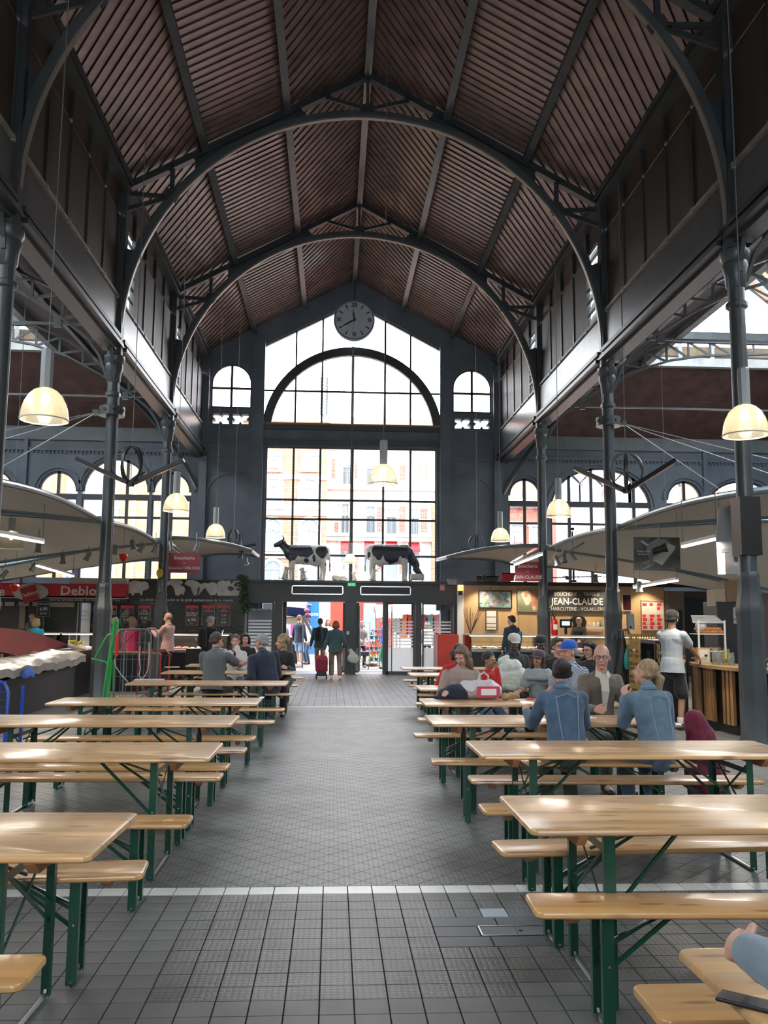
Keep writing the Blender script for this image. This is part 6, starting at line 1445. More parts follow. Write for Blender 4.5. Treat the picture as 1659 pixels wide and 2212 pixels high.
blobp([(1128,1279),(1140,1275),(1146,1280),(1148,1296),(1142,1307),(1136,1308),(1132,1298),(1126,1285)],PINKH,'pale_cow_print',.006); blobp([(1146,1276),(1160,1275),(1164,1280),(1164,1314),(1156,1320),(1149,1314),(1147,1296)],TAN,'brown_cow_print',.008); blobp([(1149,1310),(1157,1309),(1158,1317),(1151,1319)],PINKH,'muzzle_print',.010); blobp([(1131,1282),(1137,1280),(1140,1288),(1134,1292)],TAN,'patch_print',.010)
t=thing('name_board','dark board with BOUCHERIE and TRIPERIE in pale capitals on plywood','sign',tuple(at(1248,1323,Y-.05))); pbox(1166,1275,1322,1323,Y-.06,.03,'board',mat('charcoal_board',(.035,.036,.04),.5),t)
ptext('BOUCHERIE  -  TRIPERIE',1246,1284,Y-.07,8.0,OFFW,t,sx=.86); ptext('JEAN-CLAUDE',1247,1300,Y-.07,14.5,OFFW,t,bold=.012,sx=.90); ptext('CHARCUTERIE - VOLAILLERIE',1246,1316,Y-.07,8.0,OFFW,t,sx=.88)
pic(1346,1285,1362,1318,Y-.04,'framed dark picture with a deep red shape next to the name board',mat('deep_red_print',(.06,.005,.01),.4,var=.9,vscale=4),mat('cream_frame',(.5,.42,.32),.5))
q,a,c=pic(1387,1297,1433,1361,Y-.04,'red and white printed price poster on the plywood wall',mat('poster_paper',(.60,.55,.48),.6),mat('poster_edge',(.5,.45,.38),.6),.004)
w_=(c.x-a.x)
for i in range(3):
    for j in range(7):
        x=a.x+w_*(.04+.33*i); z=c.z-.09-.118*j; ww=w_*(.14 if (i+j)%2 else .2)
        if (j==1 and i!=2) or (j==2): continue
        B().bb((x,Y-.045,z-.09),(x+ww,Y-.041,z)).build('red_cell',mat('poster_red',(.65,.03,.04),.5),q)
B().bb((a.x+.02,Y-.045,c.z-.06),(c.x-.02,Y-.041,c.z-.03)).build('red_cell',MC['poster_red'],q)
for j in range(4): B().bb((a.x,Y-.045,c.z-.47-.09*j),(c.x,Y-.042,c.z-.465-.09*j)).build('red_line',MC['poster_red'],q)
t=thing('paper_holder','wall frame holding white sheets above the cheese display','notice holder',tuple(at(1062,1360,Y-.04))); pbox(1049,1319,1074,1362,Y-.05,.04,'frame',mat('brown_frame',(.07,.045,.03),.5),t)
for j,(y0,y1) in enumerate(((1320,1332),(1334,1346),(1348,1354),(1356,1360))): pbox(1051,y0,1072,y1,Y-.06,.01,'sheet',WHITE,t)
for y in(1319,1333,1347,1355): pbox(1050,y,1073,y+.8,Y-.062,.004,'orange_edge',mat('orange_edge',(.7,.2,.03),.6),t)
c=at(1016,1356,26.6); t=thing('dried_twigs','bundle of dried dark twigs standing on the cheese display','twigs',(c.x,26.6,1.26)); b=B()
for i in range(16): a=rg2.uniform(-.28,.35); b.tube([(c.x,26.6,1.26),(c.x+a*.5,26.6,1.6),(c.x+a,26.6+rg2.uniform(-.1,.1),rg2.uniform(1.85,2.15))],.005,4)
b.build('twig_bundle',mat('dry_twig',(.07,.04,.03),.8),t); 
tc_=display('glass cheese and charcuterie display left of the extinguisher column',at(1018,1400,25).x,at(1176,1400,25).x,25.0,26.6,h=1.26,base=.86)
td=display('glass meat display in front of the dark lettered board',at(1190,1400,25).x,at(1450,1400,25).x,25.0,26.6,h=1.24,base=.8)
t=B().bb((tc_.location.x-1.1,25.15,1.06),(tc_.location.x+1.1,25.6,1.08)).build('mid_shelf',CGL,tc_)
goods(4.05,6.0,25.3,25.6,.88,16,'small food bowl in the charcuterie display','bowls in the charcuterie display',[(.25,.12,.08),(.5,.45,.38),(.35,.15,.1),(.4,.38,.33)],'food','food_bowl',r=(.05,.08))
goods(6.5,9.3,25.3,25.6,.82,18,'meat piece in the display before the name board','meat in the long display',MEATS,'meat','meat_cut',m0='meat')
# things on counter: screen, scale, black jumper, helmet-like items
t=thing('cash_screen','cash register screen glowing pale blue on the butcher counter','screen',tuple(at(1223,1358,26.2))); pbox(1210,1338,1235,1356,26.2,.05,'bezel',BLACK,t); pbox(1214,1342,1231,1351,26.19,.01,'display',mat('screen_glow',(.2,.3,.4),.3,emit=(.45,.6,.8),es=1.4),t); pbox(1220,1356,1225,1370,26.22,.04,'stand',BLACK,t)
c=at(1247,1356,26.6); t=thing('black_jumper','black jumper hanging on the wall behind the butcher','garment',(c.x,27.0,1.2)); b=B(); P=[(1232,1337),(1240,1329),(1244,1328),(1252,1328),(1262,1332),(1267,1344),(1262,1362),(1236,1362),(1238,1346)]
b.prism([(at(x,y,27.15).x,at(x,y,27.15).z) for x,y in P],27.1,27.2); b.build('cloth',BLACK,t,bevel=.03)
t=thing('white_shelf','white wall shelf holding small bottles beside the black jumper','shelf',tuple(at(1287,1358,27.1))); pbox(1268,1354,1306,1358,27.0,.25,'board',WHITE,t)
for i,(px,c_,h) in enumerate(((1273,(.5,.35,.3),11),(1283,(.6,.58,.5),12),(1292,(.55,.5,.45),10),(1297,(.05,.2,.08),15))):
    q=at(px,1354,27.1); tag(B().lathe([(0,0),(.04,0),(.045,.08),(.03,.12),(.012,.14),(.012,h/FPX*27),(0,h/FPX*27)],(q.x,27.1,q.z),10).build('bottle',mat('bottle_%d'%i,c_,.4),smooth=True,auto=40),['squat pinkish jar on the white shelf','pale bottle second on the white shelf','cream pot third on the white shelf','slim green bottle at the end of the white shelf'][i],'bottle')
# fire extinguisher on the column
c=at(1198,1372,22.8); t=thing('fire_extinguisher','red fire extinguisher hung on the column between the displays','fire extinguisher',(c.x,22.8,c.z)); zz=c.z
B().lathe([(0,0),(.075,0),(.085,.03),(.085,.36),(.05,.42),(.02,.44),(0,.44)],(c.x,22.8,zz),14).build('cylinder',mat('extinguisher_red',(.5,.01,.01),.3),t,smooth=True,auto=40)
B().lathe([(0,0),(.03,0),(.03,.06),(0,.06)],(c.x,22.8,zz+.44),8).build('valve',BLACK,t); B().tube([(c.x-.02,22.8,zz+.48)]+[(c.x-.02-.09*math.sin(a)*.8,22.8,zz+.5+.16*math.sin(a)*1.0*(1 if a<PI/2 else 1)) for a in (.5,1,1.5,2,2.6)]+[(c.x-.09,22.8,zz+.3)],.012,6).build('hose',BLACK,t); B().bb((c.x-.05,22.705,zz+.14),(c.x+.05,22.715,zz+.28)).build('label',WHITE,t)
# electrical box on column, coat, green bag, tinsel
c=at(1366,1345,17.0)
t=thing('junction_box','grey electrical box beside the collared bakery column','electrical box',(c.x,17.1,c.z)); pbox(1358,1326,1370,1360,17.1,.12,'box',mat('pale_grey_box',(.30,.33,.33),.5),t); pbox(1360,1353,1365,1357,17.09,.01,'switch',BLACK,t)
a=at(1345,1370,17.0); t=thing('black_coat','black coat hanging from a rail beside the collared column','coat',(a.x,17.0,.2)); b=B()
prof=[(1342,1362,8),(1344,1380,13),(1346,1400,17),(1346,1425,22),(1344,1455,27),(1342,1480,31)]
rings=[]
for px,py,w_ in prof:
    q=at(px,py,17.0); r_=w_/2/FPX*17; rings.append((q,r_))
vs=[];n=14
for q,r_ in rings:
    for k in range(n): an=2*PI*k/n; rr=r_*(1+.12*math.cos(5*an+q.z*7)); vs.append((q.x+rr*math.cos(an),17.0+rr*.5*math.sin(an),q.z))
b.add(vs,[(i*n+k,(i+1)*n+k,(i+1)*n+(k+1)%n,i*n+(k+1)%n) for i in range(len(rings)-1) for k in range(n)]+[tuple(range(n))[::-1],tuple((len(rings)-1)*n+k for k in range(n))]); b.build('cloth',BLACK,t,smooth=True)
tl=B()
c=at(1342,1362,16.9)
for i in range(60): a=rg2.uniform(0,2*PI); tl.tube([c,c+Vector((.14*math.cos(a),.05*math.sin(a),rg2.uniform(.0,.05))),c+Vector((.2*math.cos(a),.08*math.sin(a),-rg2.uniform(.05,.2)))],.003,3)
tag(tl.build('tinsel_bunch',STEEL),'bunch of silvery plastic strips tied to the collared bakery column','decoration')
c=at(1358,1423,16.8); tag(B().lathe([(0,0),(.07,0),(.10,.1),(.09,.25),(.03,.42),(0,.5)],(c.x,16.8,c.z-.2),10,sy=.5).build('teal_bag',mat('teal_plastic',(.01,.22,.19),.4),smooth=True),'teal plastic bag hanging beside the black coat','bag')
# crates of bread
CRATEM=mat('ochre_crate',(.42,.25,.06),.55)
def crate(x,y,z,w_,d,h,lab,rz=0):
    t=thing('bread_crate',lab,'crate',(x,y,z),rz,'ochre bread crates stacked by the fridge')
    b=B(); e=.012
    for sx,sy,ww,dd in((0,-d/2,w_,e),(0,d/2,w_,e),(-w_/2,0,e,d),(w_/2,0,e,d)):
        b.box((sx,sy,.02),(ww,dd,.04)); b.box((sx,sy,h-.02),(ww,dd,.04)); b.box((sx,sy,h*.5),(ww,dd,.02))
        n=9 if ww>dd else 7
        for i in range(n):
            f=-.5+(i+.0)/(n-1); b.box((sx+(f*ww if ww>dd else 0),sy+(f*dd if dd>ww else 0),h/2),(.018 if ww>dd else e,.018 if dd>ww else e,h))
    b.box((0,0,.006),(w_,d,.012)); b.build('basket',CRATEM,t,world=False); return t
q=at(1394,1500,16.4); zz=0
for i in range(6):
    crate(q.x,16.4,zz,.38,.55,.235,['lowest','second lowest','third','fourth','fifth','topmost'][i]+' ochre plastic crate in the stack by the dark fridge'); zz+=.24
for i in range(10):
    o=B().ell((q.x-.12+.06*(i%5),16.25+.1*(i//5),zz-.12),(.04,.09,.035),8,6).build('bread_roll',mat('crust_orange',(.50,.20,.05),.6,bump=.3),smooth=True); tag(o,'roll in the topmost ochre crate, %s row, %s from the column'%(['front','rear'][i//5],nth(i%5)),'bread','rolls in the topmost crate')
# loaves display
for i in range(14):
    px=1262+i*6.2; q=at(px,1417-4*(i%3),19.5); o=B().ell((q.x,19.5+.05*(i%2),q.z),(.10,.045,.035),8,6,M=Euler((0,R(-15),R(rg2.uniform(-20,20)))).to_matrix()).build('loaf',mat('crust_golden',(.48,.22,.07),.6,bump=.3),smooth=True); tag(o,'golden loaf heaped behind the bald man, %s counting from the entrance'%nth(i),'bread','loaves heaped behind the bald man')
t=thing('bread_table','dark bread counter behind the bald man with a steel rail','counter',(at(1305,1480,19.5).x,19.5,0)); x0_,x1_=at(1252,1430,19.3).x,at(1375,1430,19.3).x; B().bb((x0_,19.2,0),(x1_,20,.9)).build('base',BLK,t); B().bb((x0_,19.15,.86),(x1_,20,.92)).build('top',mat('dark_wood_top',(.08,.06,.05),.4),t); B().bb((x0_,19.18,1.28),(x1_,19.2,1.30)).build('rail',CHROME,t)
B().bb((x0_,19.18,.92),(x1_,19.19,1.28)).build('glass_front',CGL,t)
# glazed dark fridge
xa,xb=at(1416,1400,14.6).x,at(1452,1400,14.6).x
t=thing('display_fridge','black glazed display fridge between the crates and the white T-shirt man','fridge',((xa+xb)/2,14.9,0))
B().bb((xa,14.6,0),(xb+.25,15.3,.55)).build('body',BLK,t,bevel=.01); B().bb((xa,14.6,1.3),(xb+.25,15.3,1.36)).build('top',BLK,t)
for x in(xa,xb+.25): B().bb((x-.015,14.6,.55),(x+.015,14.63,1.3)).build('corner_post',BLK,t); B().bb((x-.015,15.27,.55),(x+.015,15.3,1.3)).build('corner_post',BLK,t)
B().bb((xa,14.6,.55),(xb+.25,14.61,1.3)).build('glass_front',CGL,t); B().bb((xa-.005,14.62,.55),(xa+.002,15.28,1.3)).build('glass_side',CGL,t)
B().bb((xa+.02,14.65,.9),(xb+.23,15.25,.915)).build('shelf',CGL,t)
for i in range(5):
    o=B().lathe([(0,0),(.03,0),(.032,.14),(.012,.18),(.012,.22),(0,.22)],(xa+.06+.085*i,14.9,.57 if i%2 else .917),8).build('drink_bottle',mat('drink_%d'%(i%3),[(.5,.1,.1),(.1,.2,.5),(.5,.4,.1)][i%3],.3),smooth=True); tag(o,'drink bottle in the black fridge, %s from the crates'%nth(i),'bottle','drinks in the black glazed fridge')
# slatted bar
SLW=[mat('slat_oak_light',(.36,.19,.07),.5,var=.15,stretch=(8,8,1)),mat('slat_oak_dark',(.25,.12,.045),.5,var=.15,stretch=(8,8,1))]
bx0=5.72; def_pts=[(5.62,14.1),(5.55,13.5),(5.60,12.95),(5.78,12.4),(6.05,11.95),(6.40,11.62)]
t=thing('slatted_bar','curved snack bar faced with upright oak slats and black gaps','bar counter',(6.1,12.8,0))
# path: far end to near end
BP=[Vector((6.12,14.75,0)),Vector((5.98,14.2,0)),Vector((5.93,13.6,0)),Vector((5.98,13.0,0)),Vector((6.15,12.45,0)),Vector((6.45,12.0,0)),Vector((6.85,11.7,0))]
def path(s):
    L=[(BP[i+1]-BP[i]).length for i in range(len(BP)-1)]; T=sum(L); s*=T
    for i,l in enumerate(L):
        if s<=l or i==len(L)-1: return BP[i].lerp(BP[i+1],min(1,s/l)),(BP[i+1]-BP[i]).normalized()
        s-=l
b=B(); n=24; vs=[]
for i in range(n+1):
    p,d=path(i/n); nrm=Vector((-d.y,d.x,0)); nrm=nrm if nrm.x<0 else -nrm
    for z,o in((0,-.02),(.16,-.02),(.16,0),(.95,0)): vs.append(p+nrm*(-.06+o)+Vector((0,0,z)))
b.add(vs,[(i*4+k,i*4+k+1,(i+1)*4+k+1,(i+1)*4+k) for i in range(n) for k in range(3)]); b.build('black_body',BLK,t)
pat=[1,1,1,1,1,0,0,1,1,1,1,0,0,1,1,1,0,1,0,0,1,0,1,0,1,0,0,1,1,0]
m_=len(pat)
for i,k in enumerate(pat):
    if not k: continue
    p,d=path((i+.5)/m_); nrm=Vector((-d.y,d.x,0)); nrm=nrm if nrm.x<0 else -nrm
    B().box((p.x,p.y,.545),(.07,.05,.80),rz=math.atan2(d.y,d.x)).build('slat',SLW[(i*7)%3%2],t)
b=B(); vs=[]
for i in range(n+1):
    p,d=path(i/n); nrm=Vector((-d.y,d.x,0)); nrm=nrm if nrm.x<0 else -nrm
    for o,z in((.08,.95),(.08,1.0),(-.6,1.0),(-.6,.95)): vs.append(p+nrm*o+Vector((0,0,z)))
b.add(vs,[(i*4+k,i*4+(k+1)%4,(i+1)*4+(k+1)%4,(i+1)*4+k) for i in range(n) for k in range(4)]+[(0,1,2,3),tuple(n*4+k for k in(3,2,1,0))]); b.build('worktop',mat('oak_worktop',(.30,.19,.09),.4,var=.15,stretch=(1,4,1)),t)
# items on the bar
q=at(1520,1405,14.1); YM=14.1; t=thing('menu_frame','framed menu card in light wood standing on the slatted bar','menu frame',(q.x,YM,1.0)); w_=.1; 
B().box((q.x,YM,1.0+.125),(.20,.02,.25)).build('frame',mat('light_wood_frame',(.45,.32,.17),.5),t); B().box((q.x,YM-.012,1.125),(.15,.006,.20)).build('card',mat('cream_card',(.55,.52,.42),.6),t); B().box((q.x+.03,YM-.016,1.13),(.05,.003,.035)).build('printed_block',BLACK,t)
for k in range(4): B().box((q.x,YM-.016,1.095-.015*k),(.09,.003,.003)).build('printed_line',BLACK,t)
for i,(px,h,r_) in enumerate(((1546,.26,.055),(1556,.22,.05),(1570,.25,.055),(1580,.2,.045))):
    YJ=13.9-.12*i; q=at(px,1425,YJ); o=B().lathe([(0,0),(r_,0),(r_,h*.7),(r_*.8,h*.8),(r_*.85,h),(r_*.8,h)],(q.x,YJ,1.0),12,caps=False).build('glass_jar',glass('jar_glass_%d'%i,[(.85,.9,.85),(.9,.9,.85),(.9,.85,.5),(.85,.9,.9)][i],opac=.15),smooth=True); tag(o,['tallest clear glass jar next to the menu frame','plain short glass jar second from the menu frame','glass jar with yellowish lemon water on the bar','narrow glass jar nearest the bar tap end'][i],'jar')
# bread rack behind bar
xa,xb=at(1500,1380,15.0).x,at(1556,1380,15.0).x
t=thing('bread_rack','white wire rack with rolls and croissants above the dark bar back','bread rack',((xa+xb)/2,15.0,0))
for z in(1.46,1.17): 
    B().bb((xa,14.8,z),(xb,15.2,z+.015)).build('shelf',WHITE,t)
B().bb((xa,14.8,0),(xb,15.2,1.05)).build('cupboard',BLK,t,bevel=.01)
for i in range(7): B().bar((xa-.1+.02*i,14.8+.06*i,1.66+.02*i),(xb,14.8+.06*i,1.66+.02*i),.02,.012).build('wire_slat',WHITE,t)
for x in(xa,xb): B().bb((x-.012,14.8,1.05),(x+.012,14.83,1.7)).build('upright',WHITE,t)
for i in range(22):
    x=xa+.04+(xb-xa-.08)*((i%11)/10); z=1.475+.045*(i//11); o=B().ell((x,14.9+.05*(i%2),z+.03),(.05,.065,.035),8,6,M=Euler((0,0,i*.7)).to_matrix()).build('bread_roll',MC['crust_orange'],smooth=True); tag(o,'golden roll on the wire rack middle shelf, %s row, %s from the bar end'%(['lower','upper'][i//11],nth(i%11)),'bread','rolls on the wire rack')
for i in range(6): 
    x=xa+.05+(xb-xa-.1)*i/5; o=B().ell((x,14.95,1.185+.03),(.045,.06,.03),8,6).build('dark_loaf',mat('brown_crust',(.20,.08,.03),.6),smooth=True); tag(o,'brown loaf on the low shelf of the wire rack, %s from the bar end'%nth(i),'bread','loaves low on the wire rack')
tag(B().ell((xa+.08,14.9,1.60),(.10,.1,.09),10,8).build('white_bundle',mat('white_bundle',(.55,.5,.48),.8,bump=.6),smooth=True),'white wrapped bundle sitting on the rolls','bundle')
tag(B().lathe([(0,0),(.05,0),(.055,.24),(.0,.24)],(at(1493,1380,14.6).x+.1,14.6,1.0),12).build('straw_jar',mat('brown_jar',(.25,.12,.06),.4),smooth=True,auto=40),'brown jar stack standing at the far end of the bar','jar')
# coffee machine / tall dark cupboard
xa,xb=at(1552,1400,15.6).x,at(1612,1400,15.6).x+.3
t=thing('tall_dark_cupboard','tall dark grey cupboard of the snack bar with a paper notice','cupboard',((xa+xb)/2,15.9,0)); B().bb((xa,15.6,0),(xb,16.2,at(1580,1300,15.6).z)).build('body',mat('dark_grey_laminate',(.028,.028,.03),.5),t,bevel=.008)
a,c=at(1585,1347,15.59),at(1597,1312,15.59); B().bb((a.x,15.585,a.z),(c.x,15.598,c.z)).build('notice',mat('pale_notice',(.40,.42,.38),.6),t); B().bb((a.x,15.58,a.z+.05),(c.x,15.586,a.z+.1)).build('green_band',mat('green_band',(.1,.3,.15),.6),t)
zt=at(1580,1300,15.6).z
for i,(px0,px1,py0,py1,c_,lab) in enumerate(((1542,1567,1273,1310,(.42,.33,.24),'tan cutting board leaning on top of the snack bar rack'),(1564,1590,1255,1298,(.22,.15,.09),'open cardboard box on the tall dark cupboard'),(1590,1618,1250,1262,(.35,.2,.1),'flat cardboard lid on top of the paper stack'),(1592,1617,1262,1297,(.48,.46,.43),'stack of white paper bags on the tall dark cupboard'))):
    a,c=at(px0,py1,15.7),at(px1,py0,15.7); z0=max(a.z,zt) if i!=0 else a.z; z1=c.z
    tag(B().bb((a.x,15.65,zt if i in(1,3) else z0),(c.x,16.0,z1)).build(['cutting_board','cardboard_box','cardboard_sheet','paper_stack'][i],mat('topbox_%d'%i,c_,.7),bevel=.01),lab,['board','box','lid','paper'][i])
# posters hanging
GREYP=mat('dark_photo_print',(.06,.065,.06),.5,var=.7,vscale=3)
a,c=at(1370,1232,15.0),at(1468,1161,15.0); t=thing('flour_poster','hanging grey photo poster with a white scoop reading Farines et blés bio français','poster',((a.x+c.x)/2,15,a.z)); B().bb((a.x,15,a.z),(c.x,15.01,c.z)).build('print',GREYP,t)
Yp=14.99
def pp(L,m,name,dy=.004): B().prism([(at(x,y,Yp).x,at(x,y,Yp).z) for x,y in L],Yp-dy,Yp).build(name,m,t)
pp([(1396,1188),(1402,1172),(1418,1164),(1436,1164),(1450,1176),(1440,1200),(1412,1213),(1402,1206)],mat('mid_grey_print',(.17,.175,.16),.6),'bowl_print',.003)
pp([(1411,1204),(1444,1174),(1459,1180),(1457,1188),(1430,1221),(1412,1212)],mat('pale_print',(.36,.38,.33),.6),'scoop_print',.006); pp([(1383,1170),(1387,1167),(1402,1177),(1398,1181)],MC['pale_print'],'handle_print',.006)
b=B()
for k in range(5): b.tube([(at(1390+6*math.cos(a)+4*k,1222+5*math.sin(a),Yp).x,Yp-.004,at(1390,1222+7*math.sin(a)-1.5*k,Yp).z) for a in [i*PI/5 for i in range(10)]],.004,4,closed=True)
b.build('whisk_print',MC['pale_print'],t)
ptext('Farines et blés\nbio français',1390,1194,Yp,4.6,OFFW,t,sx=.8); ptext('Le Grand Blé',1450,1229,Yp,2.4,MC['orange_edge'],t)
for x in(a.x+.05,c.x-.05): B().tube([(x,15,c.z),(x,15,3.75)],.004,4).build('wire',CORD,t)
a,c=at(1551,1240,12.6),at(1612,1168,12.6); t=thing('water_poster','hanging pale photo poster of kneading hands reading Eau filtrée','poster',((a.x+c.x)/2,12.6,a.z)); B().bb((a.x,12.6,a.z),(c.x,12.61,c.z)).build('print',mat('pale_grey_print',(.28,.29,.29),.5,var=.15),t)
Yp=12.59
pp([(1584,1170),(1600,1168),(1606,1190),(1600,1216),(1586,1212),(1582,1190)],mat('dark_figure_print',(.05,.035,.03),.6),'figure_print'); pp([(1555,1222),(1568,1214),(1580,1220),(1570,1228),(1556,1230)],mat('hand_print',(.42,.24,.18),.6),'hand_print'); pp([(1580,1218),(1610,1212),(1612,1226),(1590,1224)],MC['pale_print'],'dough_print')
ptext('Eau filtrée\nosmosée',1566,1190,Yp,4.6,mat('grey_dark_letter',(.10,.10,.10),.6),t,sx=.8)
for x in(a.x+.05,c.x-.05): B().tube([(x,12.6,c.z),(x,12.6,3.7)],.004,4).build('wire',CORD,t)
a=[at(1547,1172,12.0),at(1610,1160,12.0),at(1608,1080,12.0),at(1552,1100,12.0)]; t=thing('hanging_sheet','plain grey plastic sheet hanging from the bakery canopy','sheet',tuple(a[0])); B().prism([(p.x,p.z) for p in a],12.0,12.02).build('sheet',mat('grey_sheet',(.20,.21,.22),.4),t)
# black band on near column, orange lamp, red trays on top
t=thing('column_wrap','black protective wrap around the near bakery column','wrap',(XR,11.55,2.55)); B().lathe([(.125,2.55),(.20,2.56),(.20,3.35),(.125,3.36)],(XR,11.55,0),4,a0=PI/4,caps=False).build('wrap',BLK,t)
t=thing('warning_lamp','small orange lit lamp at the edge of the plywood stall','lamp',tuple(at(995,1270,26.9))); c=at(995,1270,26.9); B().bb((c.x-.08,26.85,c.z-.09),(c.x+.08,26.98,c.z+.09)).build('lens',mat('orange_lens',(.8,.25,.08),.4,emit=(1,.35,.12),es=2.2),t); B().bb((c.x-.06,26.9,c.z-.22),(c.x+.06,27.0,c.z-.09)).build('holder',BLACK,t); B().bb((c.x-.02,26.95,c.z-.2),(c.x+.02,27.3,c.z-.16)).build('bracket',BLACK,t)
for px0,px1,py0,py1,m,lab in((1082,1112,1238,1252,RED,'red plastic crate lying on top of the plywood stall'),(1028,1076,1245,1254,BLACK,'flat black tray on top of the plywood stall')):
    a,c=at(px0,py1+3,27.0),at(px1,py0,27.0); b=B(); b.bb((a.x,26.9,c.z-.0),(c.x,27.2,c.z-.03)); b.prism([(a.x+.05,a.z),(c.x-.05,a.z),(c.x,c.z),(a.x,c.z)],26.9,27.2); tag(b.build('crate',m),lab,'crate')
t=thing('wall_box','small metal wall unit at the edge of the entrance fascia','wall unit',tuple(at(977,1258,27.2))); pbox(968,1251,987,1263,27.2,.15,'housing',STEEL,t)
# ---- fruit stall
X1=-5.25
t=thing('fruit_stall','black based fruit stall with a big dark red arched board','fruit stall',(-6,16,0))
B().add([(X1,12.2,0),(X1,18.6,0),(X1,18.6,.70),(X1,12.2,.62),(X1-3.0,12.2,0),(X1-3.0,18.6,0),(X1-3.0,18.6,.7),(X1-3.0,12.2,.62)],[(0,1,2,3),(3,2,6,7),(5,4,7,6),(1,5,6,2),(4,0,3,7)]).build('base',mat('black_stall_base',(.010,.011,.012),.5),t)
Xr=-5.95; P=[]
def xat(px,py,X): d=CF+CR*((px-IW/2)/FPX)+CU*((IH/2-py)/FPX); k=X/d.x; return Vector((X,d.y*k,CAMZ+d.z*k))
P=[xat(x,y,Xr) for x,y in((-60,1362),(-20,1357),(5,1357),(40,1360),(80,1369),(115,1381),(146,1393))]+[xat(146,1396,Xr),xat(100,1409,Xr),xat(55,1423,Xr),xat(10,1410,Xr),xat(-60,1404,Xr)]
B().prism([(p.y,p.z) for p in P],Xr-.03,Xr+.03,'x').build('red_board',mat('fruit_board_red',(.24,.022,.018),.55),t)
for y in(13.2,16.5): B().bb((Xr-.05,y,.6),(Xr-.01,y+.06,1.0)).build('board_post',BATTEN,t)
for i in range(7):
    y=12.8+.85*i; B().bb((X1-.35,y,.66),(X1-.02,y+.05,.86)).build('pallet_block',mat('pallet_wood',(.32,.22,.14),.7),t)
B().bb((X1-.9,12.3,.84),(X1-.0,18.4,.87)).build('shelf_board',MC['pallet_wood'],t); B().bb((X1-.10,12.6,.70),(X1-.04,18.0,.82)).build('red_strip',RED,t)
TARP=mat('clear_plastic_tarp',(.30,.275,.245),.35,bump=.6,bscale=9,spec=.7)
def TP_(u,v):
    y=12.3+6.6*u; x=X1+.10-1.0*v; z=.89+.05*math.sin(v*PI)+.016*math.sin(u*23+v*5)*(.4+v)+.012*math.sin(u*51+v*9)+.01*math.sin(u*87-v*14)+(.05*max(0,1-abs(u-.12)/.14))*v+.10*max(0,1-abs(u-.86)/.08)*v
    if v<.12: z=.89-(.12-v)*1.6-.02*math.sin(u*37)-.012*math.sin(u*91); x=X1+.12+.02*math.sin(u*40)
    if u>.85: z+=.05*math.sin((u-.85)*9)
    z=max(z,.0); return Vector((x,y,z))
o=B().grid(TP_,60,24,0).build('plastic_tarp',TARP,smooth=True); tag(o,'crumpled translucent plastic tarp covering the fruit stall trays','tarp')
c=xat(58,1450,X1+.15); b=B()
for i in range(26): a=rg2.uniform(0,6.28); d=Vector((.03*math.cos(a),rg2.uniform(-.18,.18),rg2.uniform(-.07,.07))); b.add([c+d,c+d+Vector((.02,.10,.03)),c+d+Vector((.03,.05,-.06)),c+d+Vector((-.01,-.04,-.03))],[(0,1,2,3)])
tag(b.build('blue_plastic_scrap',mat('blue_plastic',(.01,.10,.5),.4)),'crumpled blue plastic knot on the edge of the tarp','plastic')
def banana(c,a,lab,grp):
    pts=[Vector((0,(i-4)*.022,.035*math.cos((i-4)*.3))) for i in range(9)]; rr=[.006,.014,.018,.02,.02,.02,.018,.013,.006]; M=Euler((R(rg2.uniform(-20,20)),R(rg2.uniform(-30,30)),a)).to_matrix()
    tag(B().tube([c+M@p*1.15 for p in pts],rr,7).build('banana',mat('banana_yellow',(.55,.42,.03),.5),smooth=True),lab,'banana',grp)
for i in range(18): q=xat(152+2.2*(i%12),1388+3.2*(i//6)+rg2.uniform(-2,2),-6.0); banana(q,rg2.uniform(-.8,.8),'yellow banana in the heap, %s row from the top, %s towards the column'%(nth(i//6),nth(i%12)),'bananas at the end of the fruit stall')
for i in range(16): q=xat(158+3.4*(i%8),1399+.9*(i%8)+4*(i//8),-5.75); tag(B().ell(q,(.042,.042,.042),9,7).build('orange',mat('orange_peel',(.70,.24,.02),.5,bump=.3,bscale=150),smooth=True),'orange in the %s row below the bananas, %s towards the column'%(nth(i//8),nth(i%8)),'orange','oranges below the bananas')
t=thing('fruit_tray','grey sloping fruit tray carrying bananas and oranges','tray',(-6.0,19.2,0)); q=xat(170,1412,-5.9); B().add([xat(146,1392,-5.75),xat(185,1409,-5.6),xat(192,1400,-6.3),xat(152,1384,-6.3)]+[p-Vector((0,0,.06)) for p in(xat(146,1392,-5.75),xat(185,1409,-5.6),xat(192,1400,-6.3),xat(152,1384,-6.3))],[(0,1,2,3),(7,6,5,4),(0,4,5,1),(1,5,6,2),(2,6,7,3),(3,7,4,0)]).build('tray',GEAR,t)
B().bb((-6.5,18.7,0),(-5.4,20.4,.95)).build('stand',BLK,t)
